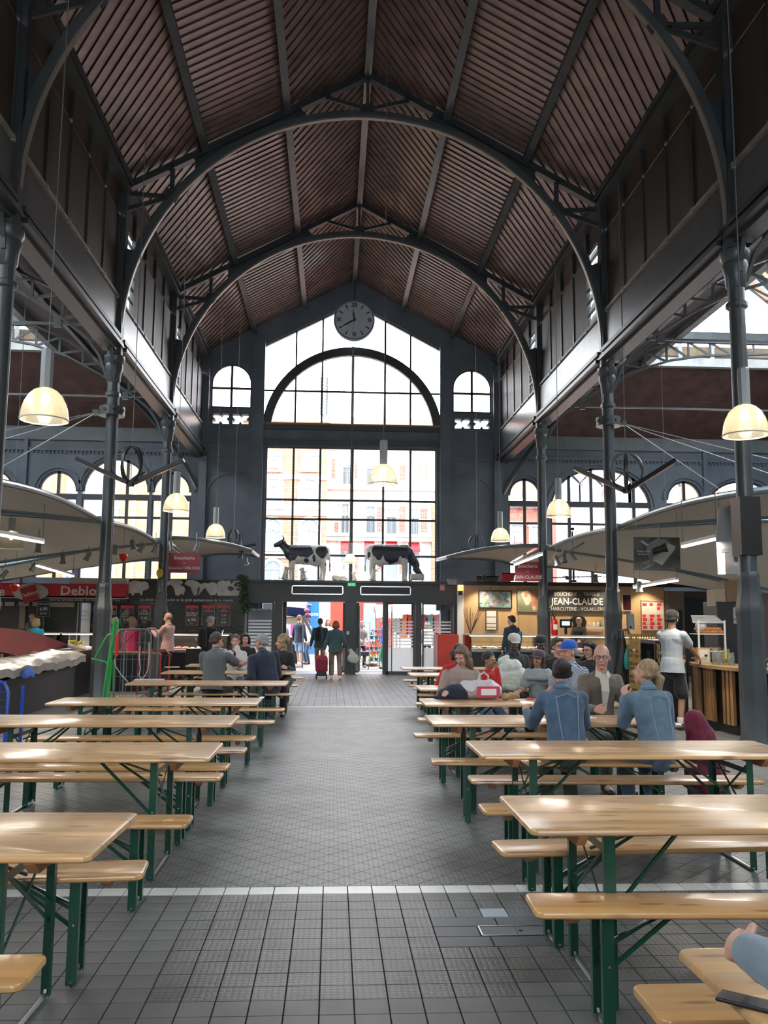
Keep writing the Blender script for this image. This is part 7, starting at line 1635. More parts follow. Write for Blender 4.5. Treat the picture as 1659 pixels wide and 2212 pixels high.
# melon-like fruits beyond the trolley
for i in range(16):
    q=at(238+6.0*i if i<16 else 240,1412+4*(i%3),21.0); tag(B().ell((q.x,21.0+.06*(i%2),q.z),(.055,.05,.045),9,7).build('pale_fruit',mat('pale_yellow_fruit',(.50,.46,.14),.55),smooth=True),'pale yellow green fruit behind the roll cage, %s from the first column'%nth(i),'fruit','pale fruit behind the roll cage')
t=thing('fruit_table','dark fruit table behind the roll cage','table',(at(285,1480,21.0).x,21.0,0)); x0_,x1_=at(232,1430,21).x,at(330,1430,21).x; B().bb((x0_,20.8,0),(x1_,21.4,.84)).build('body',BLK,t); B().bb((x0_-.03,20.78,.82),(x1_+.03,21.42,.88)).build('tray_edge',mat('brown_tray',(.14,.10,.06),.7),t)
b=B().tube([(at(267,1404,20.9).x+.09*math.cos(a),20.9,at(267,1408,20.9).z+.09*math.sin(a)) for a in [i*PI/8 for i in range(9)]],.01,6); b.build('basket_handle',BATTEN,t)
# ---- trolleys
GRN=mat('bright_green_enamel',(.02,.30,.06),.35)
Yt=15.4
def pt(px,py,Y=Yt,dy=0): p=at(px,py,Y); p.y+=dy; return p
t=thing('green_hand_truck','bright green tubular hand truck leaning beside the roll cage','hand truck',(at(238,1500,Yt).x,Yt,0))
f0=at(238,1505,Yt); zf=.06
def PP(px,z,y=Yt): d=at(px,1400,y); return Vector((d.x,y,z))
for L in([PP(240,.05),PP(242,1.0),PP(246,1.62),PP(249,1.66),PP(253,1.62),PP(252,1.30)],[PP(232,.05,15.6),PP(238,.95,15.6),PP(243,1.60,15.55)],[PP(224,.15,15.2),PP(236,.98,15.3),PP(241,1.25,15.4)],[PP(242,1.38),PP(233,1.38),PP(226,1.3),PP(206,.98)],[PP(198,.97),PP(228,.92),PP(236,.88),PP(239,.8)],[PP(252,.05,15.6),PP(246,.9,15.5),PP(240,1.0)]):
    B().tube(L,.016,8).build('tube_frame',GRN,t,smooth=True)
for z in(1.36,1.44,1.52,1.58): B().tube([PP(243,z),PP(253,z)],.010,6).build('rung',GRN,t)
for y in(15.2,15.65): B().lathe([(.0,-.03),(.10,-.03),(.12,0),(.10,.03),(0,.03)],(PP(232,0).x,y,.12),16,M=Matrix.Rotation(R(90),3,'X')).build('wheel',BLACK,t,smooth=True,auto=40)
B().box((PP(232,0).x,Yt,.03),(.4,.25,.02)).build('toe_plate',GRN,t)
Yc=14.4
t=thing('roll_cage','grey wire roll cage trolley with a red strap and coiled white cable','roll cage',(at(285,1500,Yc).x,Yc,0))
xa,xb=at(250,1400,Yc).x,at(325,1400,Yc).x; zt=at(280,1360,Yc).z
B().tube([(xa,Yc,.08),(xa,Yc,zt-.08),(xa+.06,Yc,zt),(xb-.06,Yc,zt),(xb,Yc,zt-.08),(xb,Yc,.08)],.016,8).build('front_frame',STEEL,t,smooth=True)
B().tube([(xa,Yc+.6,.08),(xa,Yc+.6,zt-.08),(xa+.06,Yc+.6,zt),(xb-.06,Yc+.6,zt),(xb,Yc+.6,zt-.08),(xb,Yc+.6,.08)],.016,8).build('rear_frame',STEEL,t,smooth=True)
for i in range(1,6): x=xa+(xb-xa)*i/6; B().tube([(x,Yc,.15),(x,Yc,zt)],.005,5).build('wire',STEEL,t)
for i in range(5): z=.2+(zt-.4)*i/4; B().tube([(xa,Yc,z),(xb,Yc,z)],.005,5).build('wire',STEEL,t)
B().bb((xa,Yc,.12),(xb,Yc+.6,.15)).build('deck',STEEL,t)
for x in(xa,xb):
    for y in(Yc,Yc+.6): B().lathe([(0,-.015),(.05,-.015),(.05,.015),(0,.015)],(x,y,.055),12,M=Matrix.Rotation(R(90),3,'X')).build('caster',BLACK,t)
q=at(252,1395,Yc-.03); B().bb((q.x-.02,Yc-.06,at(252,1418,Yc).z),(q.x+.03,Yc-.02,at(252,1370,Yc).z)).build('red_strap',mat('red_strap',(.6,.02,.01),.5),t,bevel=.01)
L=[at(x,y,Yc-.05) for x,y in((247,1424),(250,1440),(262,1458),(277,1474))]; B().tube(L,.007,6).build('cable_loop',mat('white_cable',(.55,.55,.5),.5),t,smooth=True)
L=[at(x,y,Yc-.05) for x,y in((303,1395),(301,1420),(303,1445),(300,1458),(304,1466),(312,1462),(319,1448),(322,1420),(322,1388))]; B().tube(L,.008,6).build('cable_loop',MC['white_cable'],t,smooth=True)
x0_,x1_=at(255,1490,14.7).x,at(302,1490,14.7).x; t=thing('wooden_crate','pale wooden crate with an orange strap inside the roll cage','crate',((x0_+x1_)/2,14.7,.16)); 
for k in range(3): B().bb((x0_,14.55,.16+.085*k),(x1_,14.565,.238+.085*k)).build('slat',mat('pale_crate_wood',(.45,.38,.24),.7),t); B().bb((x0_,14.93,.16+.085*k),(x1_,14.945,.238+.085*k)).build('slat',MC['pale_crate_wood'],t)
for x in(x0_,x1_-.02): B().bb((x,14.55,.16),(x+.02,14.945,.41)).build('end_board',MC['pale_crate_wood'],t)
B().bb((x0_,14.54,.24),(x1_,14.55,.255)).build('orange_strap',MC['orange_edge'],t)
# red tube barriers
Yr_=18.6
t=thing('red_tube_frame','pair of red tubular trolley frames standing behind the magazine table','trolley',(at(335,1480,Yr_).x,Yr_,0))
for px0,px1,y in((299,347,Yr_),(320,366,Yr_+.5)):
    a,c=at(px0,1400,y).x,at(px1,1400,y).x; zt=at(330,1406,Yr_).z; B().tube([(a,y,.05),(a,y,zt-.08),(a+.08,y,zt),(c-.08,y,zt),(c,y,zt-.08),(c,y,.05)],.02,8).build('tube_frame',mat('red_tube_enamel',(.40,.015,.02),.35),t,smooth=True)
B().bb((at(300,1400,Yr_).x,Yr_,.12),(at(366,1400,Yr_).x,Yr_+.5,.15)).build('deck',STEEL,t)
# blue trolley frame at the edge
Yb_=10.6
t=thing('blue_roll_cage','blue framed wire roll cage cut by the picture edge','roll cage',(at(-30,1560,Yb_).x,Yb_,0)); xb=at(17,1500,Yb_).x; xa=xb-.7; zt=at(5,1470,Yb_).z
B().tube([(xb,Yb_,.05),(xb,Yb_,zt-.12),(xb-.05,Yb_,zt-.03),(xb-.14,Yb_,zt),(xa,Yb_,zt),(xa,Yb_,.05)],.022,10).build('tube_frame',mat('blue_enamel',(.01,.06,.40),.35),t,smooth=True)
for i in range(1,8): x=xa+(xb-xa)*i/8; B().tube([(x,Yb_,.1),(x,Yb_,zt-.02)],.004,5).build('wire',MC['blue_enamel'],t)
for i in range(9): z=.12+(zt-.25)*i/8; B().tube([(xa,Yb_,z),(xb,Yb_,z)],.004,5).build('wire',MC['blue_enamel'],t)
B().bb((xa,Yb_,.08),(xb,Yb_+.5,.1)).build('deck',MC['blue_enamel'],t); B().tube([(xb,Yb_+.5,.05),(xb,Yb_+.5,zt-.1)],.022,8).build('tube_frame',MC['blue_enamel'],t)
# ================================================================= PEOPLE
SKIN={k:mat('skin_%s'%k,c,.5,var=.06,vscale=12) for k,c in dict(fair=(.50,.27,.19),tan=(.38,.19,.12),olive=(.32,.17,.10),brown=(.10,.05,.035)).items()}
HAIR={k:mat('hair_%s'%k,c,.45,bump=.9,bscale=60,stretch=(3,3,.4),var=.3,vscale=30) for k,c in dict(dark=(.018,.012,.010),brown=(.07,.04,.025),blond=(.36,.25,.13),grey=(.33,.33,.32),red=(.22,.08,.03),lightbrown=(.17,.11,.065)).items()}
EYEW=mat('eye_white',(.55,.53,.5),.3); IRIS=mat('iris_dark',(.03,.02,.015),.2); LIP=mat('lips',(.34,.11,.09),.5)
def cloth(name,c,var=.12,**k): return mat('cloth_'+name,c,.85,bump=k.get('bump',.25),bscale=k.get('bscale',35),var=var,vscale=k.get('vscale',6),sheen=.2)
DENIM=cloth('mid_blue_denim',(.048,.088,.142),.45,vscale=5,bscale=90); DENIM2=cloth('light_blue_denim',(.088,.142,.195),.45,vscale=5,bscale=90)
def ik(a,b_,l1,l2,hint):
    a,b_=Vector(a),Vector(b_); d=b_-a; L=d.length; mx=(l1+l2)*.995
    if L>mx: b_=a+d*(mx/L); d=b_-a; L=mx
    x=(l1*l1-l2*l2+L*L)/(2*L); h=math.sqrt(max(0,l1*l1-x*x)); u=d/L; hn=Vector(hint); hn=(hn-u*hn.dot(u)); hn=hn.normalized() if hn.length>1e-4 else Vector((0,0,1)); return a+u*x+hn*h,b_
def hand_prims(b,wr,dirv,palm,s,side,curl=.5):
    "hand at wrist wr, pointing dirv, palm normal palm; side=+1 thumb on +cross"
    d=Vector(dirv).normalized(); n=Vector(palm); n=(n-d*n.dot(d)).normalized(); t=d.cross(n)*side
    cap_prim(b,wr+d*.012*s,wr+d*.075*s,.028*s,.036*s,10,.55,n)
    for i,(o,l) in enumerate(((-.030,.062),(-.010,.074),(.011,.070),(.030,.056))):
        p=wr+d*.085*s+t*(-o)*s; dd=(d*math.cos(curl*.7)+n*math.sin(curl*.7)).normalized(); q=p+dd*l*.5*s; d2=(d*math.cos(curl*1.6)+n*math.sin(curl*1.6)).normalized(); r=q+d2*l*.5*s
        cap_prim(b,p-d*.02*s,p,.011*s,.0105*s,8); cap_prim(b,p,q,.0105*s,.0095*s,8); cap_prim(b,q,r,.0095*s,.008*s,8)
    p=wr+d*.03*s+t*.026*s; q=p+(d*.6+t*.7+n*.25).normalized()*.038*s; r=q+(d*.85+t*.2+n*.4).normalized()*.032*s
    cap_prim(b,p,q,.014*s,.0115*s,8); cap_prim(b,q,r,.0115*s,.0095*s,8)
def person(label,loc,rz,H=1.72,pose='stand',hl=None,hr=None,lean=0,side=0,head=(0,0,0),skin='fair',top=None,bottom=None,shoe=None,hair=('short','brown'),sleeve='long',legs='long',build=1.0,hat=None,glasses=False,feet=None,extra=None,vox=.016,fem=False,seatz=.49,jacket=False,hood=False,beard=None,skirt=False,twist=0,collar=None,legsplit=.11,handcurl=.5,palml=None,palmr=None):
    """local frame: facing +Y, X to the person's right ... (right hand at +x). head=(yaw,pitch,roll)"""
    t=thing('person',label,'person',loc,rz); hair=hair if not hat or hair[0] not in('crop',) else hair
    k=H/1.72; sw=.168*k*build**.8*(0.90 if fem else 1); hw=.095*k*(1.08 if fem else 1)
    if pose=='sit': pz=seatz+.085; 
    else: pz=.90*k
    pel=Vector((0,0,pz)); ln=R(lean); sd=R(side)
    ax=Vector((math.sin(sd),math.sin(ln),math.cos(ln)*math.cos(sd))).normalized()
    mid=pel+Vector((0,0,.16*k))*.5+ax*.12*k; chest=mid+ax*.20*k+Vector((0,math.sin(ln)*.03,0)); nb=chest+ax*.165*k; 
    tw=R(twist); rx=Vector((math.cos(tw),math.sin(tw),0)); rx=(rx-ax*rx.dot(ax)).normalized(); fw=ax.cross(rx)
    shl=chest+ax*.072*k-rx*sw; shr=chest+ax*.072*k+rx*sw
    ua,fa=.285*k,.25*k
    if hl is None: hl=(-.25*k,.06,pz-.05)
    if hr is None: hr=(.25*k,.06,pz-.05)
    ell,hl_=ik(shl,hl,ua,fa,(-.28,-.3,-1)); elr,hr_=ik(shr,hr,ua,fa,(.28,-.3,-1))
    th,sh=.43*k,.41*k
    hipl=pel+Vector((-hw,0,0)); hipr=pel+Vector((hw,0,0))
    if feet is None:
        feet=((-legsplit,.42*k,.08),(legsplit,.40*k,.08)) if pose=='sit' else ((-legsplit,0,.08),(legsplit,0,.08))
        if pose=='walk': feet=((-.09,.22,.08),(.09,-.26,.13))
    kl,fl_=ik(hipl,feet[0],th,sh,(0,1,.35)); kr,fr=ik(hipr,feet[1],th,sh,(0,1,.35))
    # head
    hs=k*(.97 if fem else 1.0)*(1.0 if H>1.45 else 1.10)
    hy,hp,hr2=[R(a) for a in head]; HM=(Matrix.Rotation(hy,3,'Z')@Matrix.Rotation(-hp,3,'X')@Matrix.Rotation(hr2,3,'Y'))
    hc=nb+ax*.085*k+Vector((0,.02*k,.055*k)); hq=lambda x,y,z:hc+HM@Vector((x*hs,y*hs,z*hs))
    b=B()
    b.ell(hq(0,-.012,.03),(.076*hs,.094*hs,.092*hs),16,12,HM); b.ell(hq(0,.018,-.035),(.061*hs,.072*hs,.078*hs),14,10,HM)
    cap_prim(b,hq(0,.052,-.095),hq(0,.068,-.090),.026*hs,.020*hs,10)
    cap_prim(b,hq(0,.090,.012),hq(0,.112,-.024),.009*hs,.015*hs,8); b.ell(hq(0,.100,-.030),(.018*hs,.014*hs,.010*hs),8,6,HM)
    for s_ in(-1,1):
        b.ell(hq(s_*.078,-.005,-.012),(.010*hs,.019*hs,.031*hs),8,8,HM); b.ell(hq(s_*.034,.066,-.028),(.024*hs,.022*hs,.022*hs),8,6,HM); cap_prim(b,hq(s_*.016,.088,.030),hq(s_*.05,.078,.030),.008*hs,.007*hs,6)
    b.ell(hq(0,.088,-.062),(.024*hs,.010*hs,.011*hs),8,6,HM)
    nk=nb-ax*.03*k; cap_prim(b,nk,hq(0,-.018,-.05),.060*k*(.85 if fem else 1),.052*k*(.85 if fem else 1),12)
    fine=remesh(b,.0065 if vox<.014 else .009,2)
    # coarse body
    b=B(); cap_prim(b,nk,nb-ax*.07*k,.054*k,.06*k); cap_prim(b,chest-ax*.02,chest+ax*.03*k,.09*k,.09*k)
    for a_,e_,h_ in((shl,ell,hl_),(shr,elr,hr_)):
        cap_prim(b,a_,e_,.048*k*build**.5,.040*k); cap_prim(b,e_,h_,.040*k,.026*k)
    cap_prim(b,shl,shr,.04*k,.04*k); cap_prim(b,mid,chest,.08*k,.09*k); cap_prim(b,pel,mid,.10*k,.08*k)
    for hp_,kn,ft in((hipl,kl,fl_),(hipr,kr,fr)):
        cap_prim(b,hp_,kn,.078*k,.055*k); mid_=kn.lerp(ft,.3); cap_prim(b,kn,mid_,.050*k,.056*k); cap_prim(b,mid_,ft,.056*k,.034*k); cap_prim(b,ft,ft+Vector((0,.12*k,-.045)),.034*k,.03*k)
    body=remesh(b,.017,2)
    hb=B()
    for a_,e_,h_,s_,pm in((shl,ell,hl_,-1,palml),(shr,elr,hr_,1,palmr)):
        dv=(h_-e_).normalized(); pn=Vector(pm) if pm else Vector((-s_*.8,.1,-.5)); hand_prims(hb,h_-dv*.01,dv,pn,1.02*k,s_,handcurl)
    hv=remesh(hb,.0055 if vox<.014 else .008,1)
    def asx(co,fs): return (co.tolist(),[tuple(int(x) for x in f) for f in fs])
    V=[];F=[];MI=[]
    for co,nm,fs in(fine,body,hv):
        o=len(V); V+=co.tolist(); F+=[tuple(int(x)+o for x in f) for f in fs]
    mi=np.zeros(len(F),int); nf=len(fine[2])
    Va=np.array(V); cen=Va[np.array(F[:nf])].mean(axis=1); inv=HM.inverted(); loc_=(cen-np.array(hc))@np.array(HM)/hs
    lm=((loc_[:,0]/.024)**2+((loc_[:,2]+.062)/.009)**2<1)&(loc_[:,1]>.078); mi[:nf][lm]=1
    if beard:
        bm=(loc_[:,2]<-.035)&(loc_[:,1]>.0)&~lm&(loc_[:,2]>-.14)|((loc_[:,2]<-.03)&(loc_[:,2]>-.05)&(loc_[:,1]>.07)&(abs(loc_[:,0])<.03)); mi[:nf][bm]=2
    me=bpy.data.meshes.new('body'); me.from_pydata(V,[],F); me.materials.append(SKIN[skin]); me.materials.append(LIP if skin!='brown' else mat('dark_lips',(.10,.04,.035),.5)); me.materials.append(HAIR[beard] if beard else SKIN[skin])
    me.polygons.foreach_set('material_index',[int(x) for x in mi]); me.polygons.foreach_set('use_smooth',[True]*len(F)); o=bpy.data.objects.new('body',me); col.objects.link(o); o.parent=t
    # eyes, brows
    e=B()
    for s_ in(-1,1): e.ell(hq(s_*.031,.0765,.010),(.0110*hs,.009*hs,.0048*hs),8,6,HM)
    e.m=1
    for s_ in(-1,1): e.ell(hq(s_*.031,.0835,.010),(.0052*hs,.003*hs,.0046*hs),8,6,HM)
    e.build('eyes',[EYEW,IRIS],t,world=False,smooth=True)
    e=B()
    for s_ in(-1,1): cap_prim(e,hq(s_*.016,.094,.030),hq(s_*.048,.083,.030),.0035*hs,.003*hs,6)
    e.build('eyebrows',HAIR[hair[1]] if hair[1]!='grey' else HAIR['grey'],t,world=False)
    # hair
    st,hcx=hair; hbm=B(); J=lambda x,y,z,r:hbm.ell(hq(x,y,z),(r*hs,)*3,10,8)
    if st!='bald':
        hbm.ell(hq(0,-.026,.048),(.086*hs,.098*hs,.092*hs),16,12,HM)
        if st in('short','crop'):
            for s_ in(-1,1): cap_prim(hbm,hq(s_*.068,-.03,.03),hq(s_*.07,-.028,-.01),.028*hs,.016*hs)
            cap_prim(hbm,hq(-.04,-.07,-.01),hq(.04,-.07,-.01),.045*hs,.045*hs)
            if st=='short': cap_prim(hbm,hq(-.035,.055,.098),hq(.04,.05,.10),.028*hs,.028*hs)
        if st=='bob':
            for s_ in(-1,1): cap_prim(hbm,hq(s_*.07,.0,.04),hq(s_*.085,-.01,-.075),.035*hs,.038*hs)
            cap_prim(hbm,hq(-.05,-.075,-.03),hq(.05,-.075,-.03),.06*hs,.06*hs); cap_prim(hbm,hq(-.04,-.08,-.08),hq(.04,-.08,-.08),.05*hs,.05*hs); cap_prim(hbm,hq(-.04,.05,.09),hq(.04,.05,.09),.03*hs,.03*hs)
        if st=='long':
            for s_ in(-1,1): cap_prim(hbm,hq(s_*.07,.01,.04),hq(s_*.08,.0,-.12),.03*hs,.034*hs); cap_prim(hbm,hq(s_*.075,-.03,-.08),hq(s_*.07,-.04,-.22),.04*hs,.025*hs)
            cap_prim(hbm,hq(-.03,-.08,-.02),hq(-.03,-.09,-.22),.06*hs,.04*hs); cap_prim(hbm,hq(.03,-.08,-.02),hq(.03,-.09,-.22),.06*hs,.04*hs); cap_prim(hbm,hq(-.04,.048,.09),hq(.04,.048,.09),.026*hs,.026*hs)
        if st=='tied':
            cap_prim(hbm,hq(-.05,-.04,.0),hq(.05,-.04,.0),.045*hs,.045*hs); cap_prim(hbm,hq(0,-.10,.02),hq(0,-.125,.01),.03*hs,.032*hs)
        if st=='pony':
            cap_prim(hbm,hq(-.045,-.045,.0),hq(.045,-.045,.0),.05*hs,.05*hs); cap_prim(hbm,hq(.0,-.105,.01),hq(.03,-.145,-.02),.028*hs,.032*hs); cap_prim(hbm,hq(.03,-.145,-.02),hq(.05,-.15,-.17),.036*hs,.022*hs); cap_prim(hbm,hq(.02,-.14,-.05),hq(.02,-.15,-.14),.03*hs,.02*hs)
        if st=='bun':
            cap_prim(hbm,hq(-.045,-.05,.01),hq(.045,-.05,.01),.055*hs,.055*hs); J(0,-.115,.075,.055); J(.02,-.125,.085,.04); J(-.03,-.11,.09,.035)
        if st=='curly':
            rr=random.Random(4)
            for i in range(60):
                a=rr.uniform(0,2*PI); ph=rr.uniform(-.5,1.5); x=math.cos(ph)*math.cos(a)*.105; y=math.cos(ph)*math.sin(a)*.11-.03; z=math.sin(ph)*.105+.035
                if y>.05 and z<.075: continue
                J(x,y,z,rr.uniform(.026,.04))
            for s_ in(-1,1): J(s_*.09,-.02,-.05,.045)
        if st=='wavy':
            rr=random.Random(8)
            for i in range(46):
                a=rr.uniform(PI*.95,2.05*PI); z=rr.uniform(-.17,.09); J(math.cos(a)*.088,math.sin(a)*.095-.005,z,rr.uniform(.026,.038))
            cap_prim(hbm,hq(-.05,.04,.09),hq(.04,.045,.095),.03*hs,.03*hs)
        co,nm,fs=remesh(hbm,.009 if vox<.014 else .012,1)
        loc2=(co-np.array(hc))@np.array(HM)/hs
        amp=.010 if st in('curly','wavy') else .005
        for i in range(len(co)):
            v=Vector(loc2[i]); f=_nz.noise(Vector((v.x*55,v.y*55,v.z*(14 if st in('long','bob','pony') else 45)))); co[i]+=nm[i]*f*amp*hs
        # keep the face clear
        keep=(loc2[:,1]>.055)&(loc2[:,2]<.062)&(abs(loc2[:,0])<.055); co[keep]-=np.array(HM@Vector((0,.05*hs,0)))
        me=bpy.data.meshes.new('hair'); me.from_pydata(co.tolist(),[],[tuple(int(x) for x in f) for f in fs]); me.materials.append(HAIR[hcx]); me.polygons.foreach_set('use_smooth',[True]*len(me.polygons)); ho=bpy.data.objects.new('hair',me); col.objects.link(ho); ho.parent=t
    else:
        for s_ in(-1,1): cap_prim(hbm,hq(s_*.068,-.045,.008),hq(s_*.056,-.070,-.01),.012*hs,.018*hs)
        cap_prim(hbm,hq(-.045,-.088,-.012),hq(.045,-.088,-.012),.022*hs,.022*hs); blob('hair',hbm,.009,HAIR[hcx],t,1)
    if st=='pony': B().tube([hq(.028+.03*math.cos(a),-.118,.005+.03*math.sin(a)) for a in [i*PI/5 for i in range(10)]],.006,6,closed=True).build('hair_tie',mat('pale_hair_tie',(.5,.42,.28),.6),t,world=False)
    # hat
    if hat:
        hm,kind,brim=hat; cb=B(); n=18
        dome=[(.094,.045),(.096,.07),(.088,.105),(.065,.130),(.035,.142),(0,.146)]
        for r,z in dome:
            for q in range(n): a=2*PI*q/n; cb.v.append(tuple(hq(r*math.cos(a),r*1.10*math.sin(a)-.014,z)))
        for i in range(len(dome)-1):
            for q in range(n): cb.f.append((i*n+q,i*n+(q+1)%n,(i+1)*n+(q+1)%n,(i+1)*n+q)); cb.mi.append(0)
        co_=cb.build('cap',hm,t,world=False,smooth=True)
        if kind=='cap':
            vb=B(); s_=1 if brim!='back' else -1
            P=[(math.cos(a)*.072,s_*(.075+math.sin(a)*.085)) for a in [PI*i/8 for i in range(9)]]
            for z0 in(.050,.044):
                for x,y in P: vb.v.append(tuple(hq(x,y-.004,z0-.10*abs(y*s_-.07)-.9*x*x)))
            m_=len(P); vb.f=[tuple(range(m_)),tuple(range(2*m_-1,m_-1,-1))]+[(i,i+m_,(i+1)%m_+m_,(i+1)%m_) for i in range(m_)]; vb.mi=[0]*len(vb.f)
            vb.build('cap_visor',extra.get('visor',hm) if extra else hm,co_,world=False)
    if glasses:
        g=B()
        for s_ in(-1,1): g.tube([hq(s_*.033+.024*math.cos(a),.101-.004*abs(math.cos(a)),.008+.017*math.sin(a)) for a in [i*PI/6 for i in range(12)]],.0026*hs,5,closed=True); g.tube([hq(s_*.057,.096,.012),hq(s_*.078,.0,.010)],.0022*hs,5)
        g.tube([hq(-.009,.104,.012),hq(.009,.104,.012)],.0024*hs,5); g.build('glasses',BLACK,t,world=False)
    # clothes: top
    g=.014*k; c=B(); bt=build
    X=rx; Yv=fw
    def torso(c,g,loose=0):
        bz=.86*(bt if bt<1.2 else bt*.97)
        cap_prim(c,mid-ax*.05*k,chest,.135*k*bt+g,.150*k*bt+g,14,.74,Yv); cap_prim(c,pel+Vector((0,0,.03)),mid,.145*k*bt+g+loose,.135*k*bt+g+loose,14,.78,Yv)
        cap_prim(c,chest-X*.055*k+ax*.02,chest+X*.055*k+ax*.02,.125*k+g,.125*k+g,12,.86,Yv)
        cap_prim(c,shl+X*.03-ax*.02,nb-ax*.035*k,.058*k+g,.050*k+g); cap_prim(c,shr-X*.03-ax*.02,nb-ax*.035*k,.058*k+g,.050*k+g)
        if fem: 
            for s_ in(-1,1): c.ell(chest+X*s_*.075*k+Yv*.075*k-ax*.02,(.075*k,.07*k,.075*k),10,8)
    torso(c,g,.01 if jacket else 0)
    if pose!='sit': cap_prim(c,pel-ax*.12,pel+ax*.06,.175*k*bt+g,.155*k*bt+g,14,.82,Yv)
    else: cap_prim(c,pel-ax*.06,pel+ax*.10,.165*k*bt+g,.142*k*bt+g,14,.84,Yv)
    for a_,e_,h_ in((shl,ell,hl_),(shr,elr,hr_)):
        cap_prim(c,a_,e_,.052*k*bt**.5+g,.044*k+g)
        if sleeve=='long': cap_prim(c,e_,e_.lerp(h_,.93),.047*k+g,.033*k+g*.8)
        if sleeve=='short': pass
    if collar: cap_prim(c,nb-ax*.02*k,nb+ax*.012*k,.066*k+g*.6,.060*k+g*.5)
    if hood: c.ell(nb-Yv*.07*k-ax*.02,(.10*k,.065*k,.06*k),10,8)
    if sleeve=='short':
        c2=B(); torso(c2,g); 
        if pose!='sit': cap_prim(c2,pel-ax*.12,pel+ax*.06,.175*k*bt+g,.155*k*bt+g,14,.84,Yv)
        else: cap_prim(c2,pel-ax*.06,pel+ax*.10,.165*k*bt+g,.145*k*bt+g,14,.86,Yv)
        for a_,e_ in((shl,ell),(shr,elr)): cap_prim(c2,a_,a_.lerp(e_,.62),.056*k*bt**.5+g,.062*k+g)
        if collar: cap_prim(c2,nb-ax*.02*k,nb+ax*.012*k,.066*k+g*.6,.060*k+g*.5)
        c=c2
    if sleeve=='none': 
        c=B(); torso(c,g)
    hd=(-.10*k if jacket else -.075*k) if pose!='sit' else (-.02*k if jacket else -.035*k)
    P0=np.array(pel); AX=np.array(ax); 
    def hem(co):
        d=(co-P0)@AX; q=(co-P0)-np.outer(d,AX); r=np.sqrt((q**2).sum(1)); m_=(d<hd)&(r<.215*k*bt); co[m_]+=np.outer(hd-d[m_],AX)
    topo=blob(extra.get('topname','jacket' if jacket else 'shirt') if extra else ('jacket' if jacket else 'shirt'),c,vox,top,t,2,fold=.0035,fscale=8,post=hem)
    if collar and extra is None:
        cb=B(); nn=14; cc=nb-ax*.018*k
        for i in range(nn):
            a=-PI/2+2*PI*i/nn; r1=.060*k; r2=.088*k; u=rx*math.cos(a)+fw*math.sin(a); cb.v.append(tuple(cc+u*r1+ax*.036*k)); cb.v.append(tuple(cc+u*r2-ax*(.012+.022*max(0,math.sin(a)))*k))
        for i in range(nn): 
            if i==nn//2: continue
            j=(i+1)%nn; cb.f.append((2*i,2*j,2*j+1,2*i+1)); cb.mi.append(0)
        co_=cb.build('collar',top,t,world=False,smooth=True); sm=co_.modifiers.new('thick','SOLIDIFY'); sm.thickness=.006
    # bottom
    c=B(); g2=.016*k
    cap_prim(c,pel+Vector((0,0,-.02)),pel+ax*.06,.140*k*bt+g2*.4,.115*k*bt,14,.80,Yv)
    for hp_,kn,ft in((hipl,kl,fl_),(hipr,kr,fr)):
        cap_prim(c,hp_,kn if legs!='shorts' else hp_.lerp(kn,.88),(.085 if pose=='sit' else .066)*k*bt**.7+g2,(.060 if legs!='shorts' else .088)*k+g2)
        if legs=='long': cap_prim(c,kn,ft+Vector((0,0,.02)),.060*k+g2,.046*k+g2)
        if legs=='crop': cap_prim(c,kn,kn.lerp(ft,.78),.062*k+g2,.060*k+g2)
    if skirt:
        for u in(0,.33,.66,1): cap_prim(c,hipl.lerp(hipr,u),(kl.lerp(kr,u)),.10*k,.11*k)
        cap_prim(c,kl,kl+Vector((0,0,-.25)),.10*k,.12*k); cap_prim(c,kr,kr+Vector((0,0,-.25)),.10*k,.12*k)
    blob('skirt' if skirt else ('shorts' if legs=='shorts' else 'trousers'),c,vox+.002,bottom,t,2,fold=.004,fscale=8)
    # shoes
    for ft in(fl_,fr):
        c=B(); d=Vector((.0,1,0)); base=Vector((ft.x,ft.y,ft.z-.045)); 
        cap_prim(c,base+Vector((0,-.03,.0)),base+Vector((0,.14*k,-.008)),.040*k,.036*k,12,.8,(0,0,1)); cap_prim(c,base+Vector((0,-.02,.02)),ft+Vector((0,0,.005)),.042*k,.045*k)
        c_=blob('shoe',c,.010,shoe or BLK,t,1)
    t['j']=0
    del t['j']
    J_=dict(t=t,hc=hc,HM=HM,hq=hq,hl=hl_,hr=hr_,nb=nb,chest=chest,pel=pel,ax=ax,rx=rx,fw=fw,mid=mid,k=k,ell=ell,elr=elr,shl=shl,shr=shr)
    return J_
def L2W(t,v): return ORG[t.name]@Vector(v)
def floc(px,Y): return at(px,1400,Y).x
def W2L(t,v): return PINV(t)@Vector(v)
def spot_px(px,py,z=0): return atz(px,py,z)
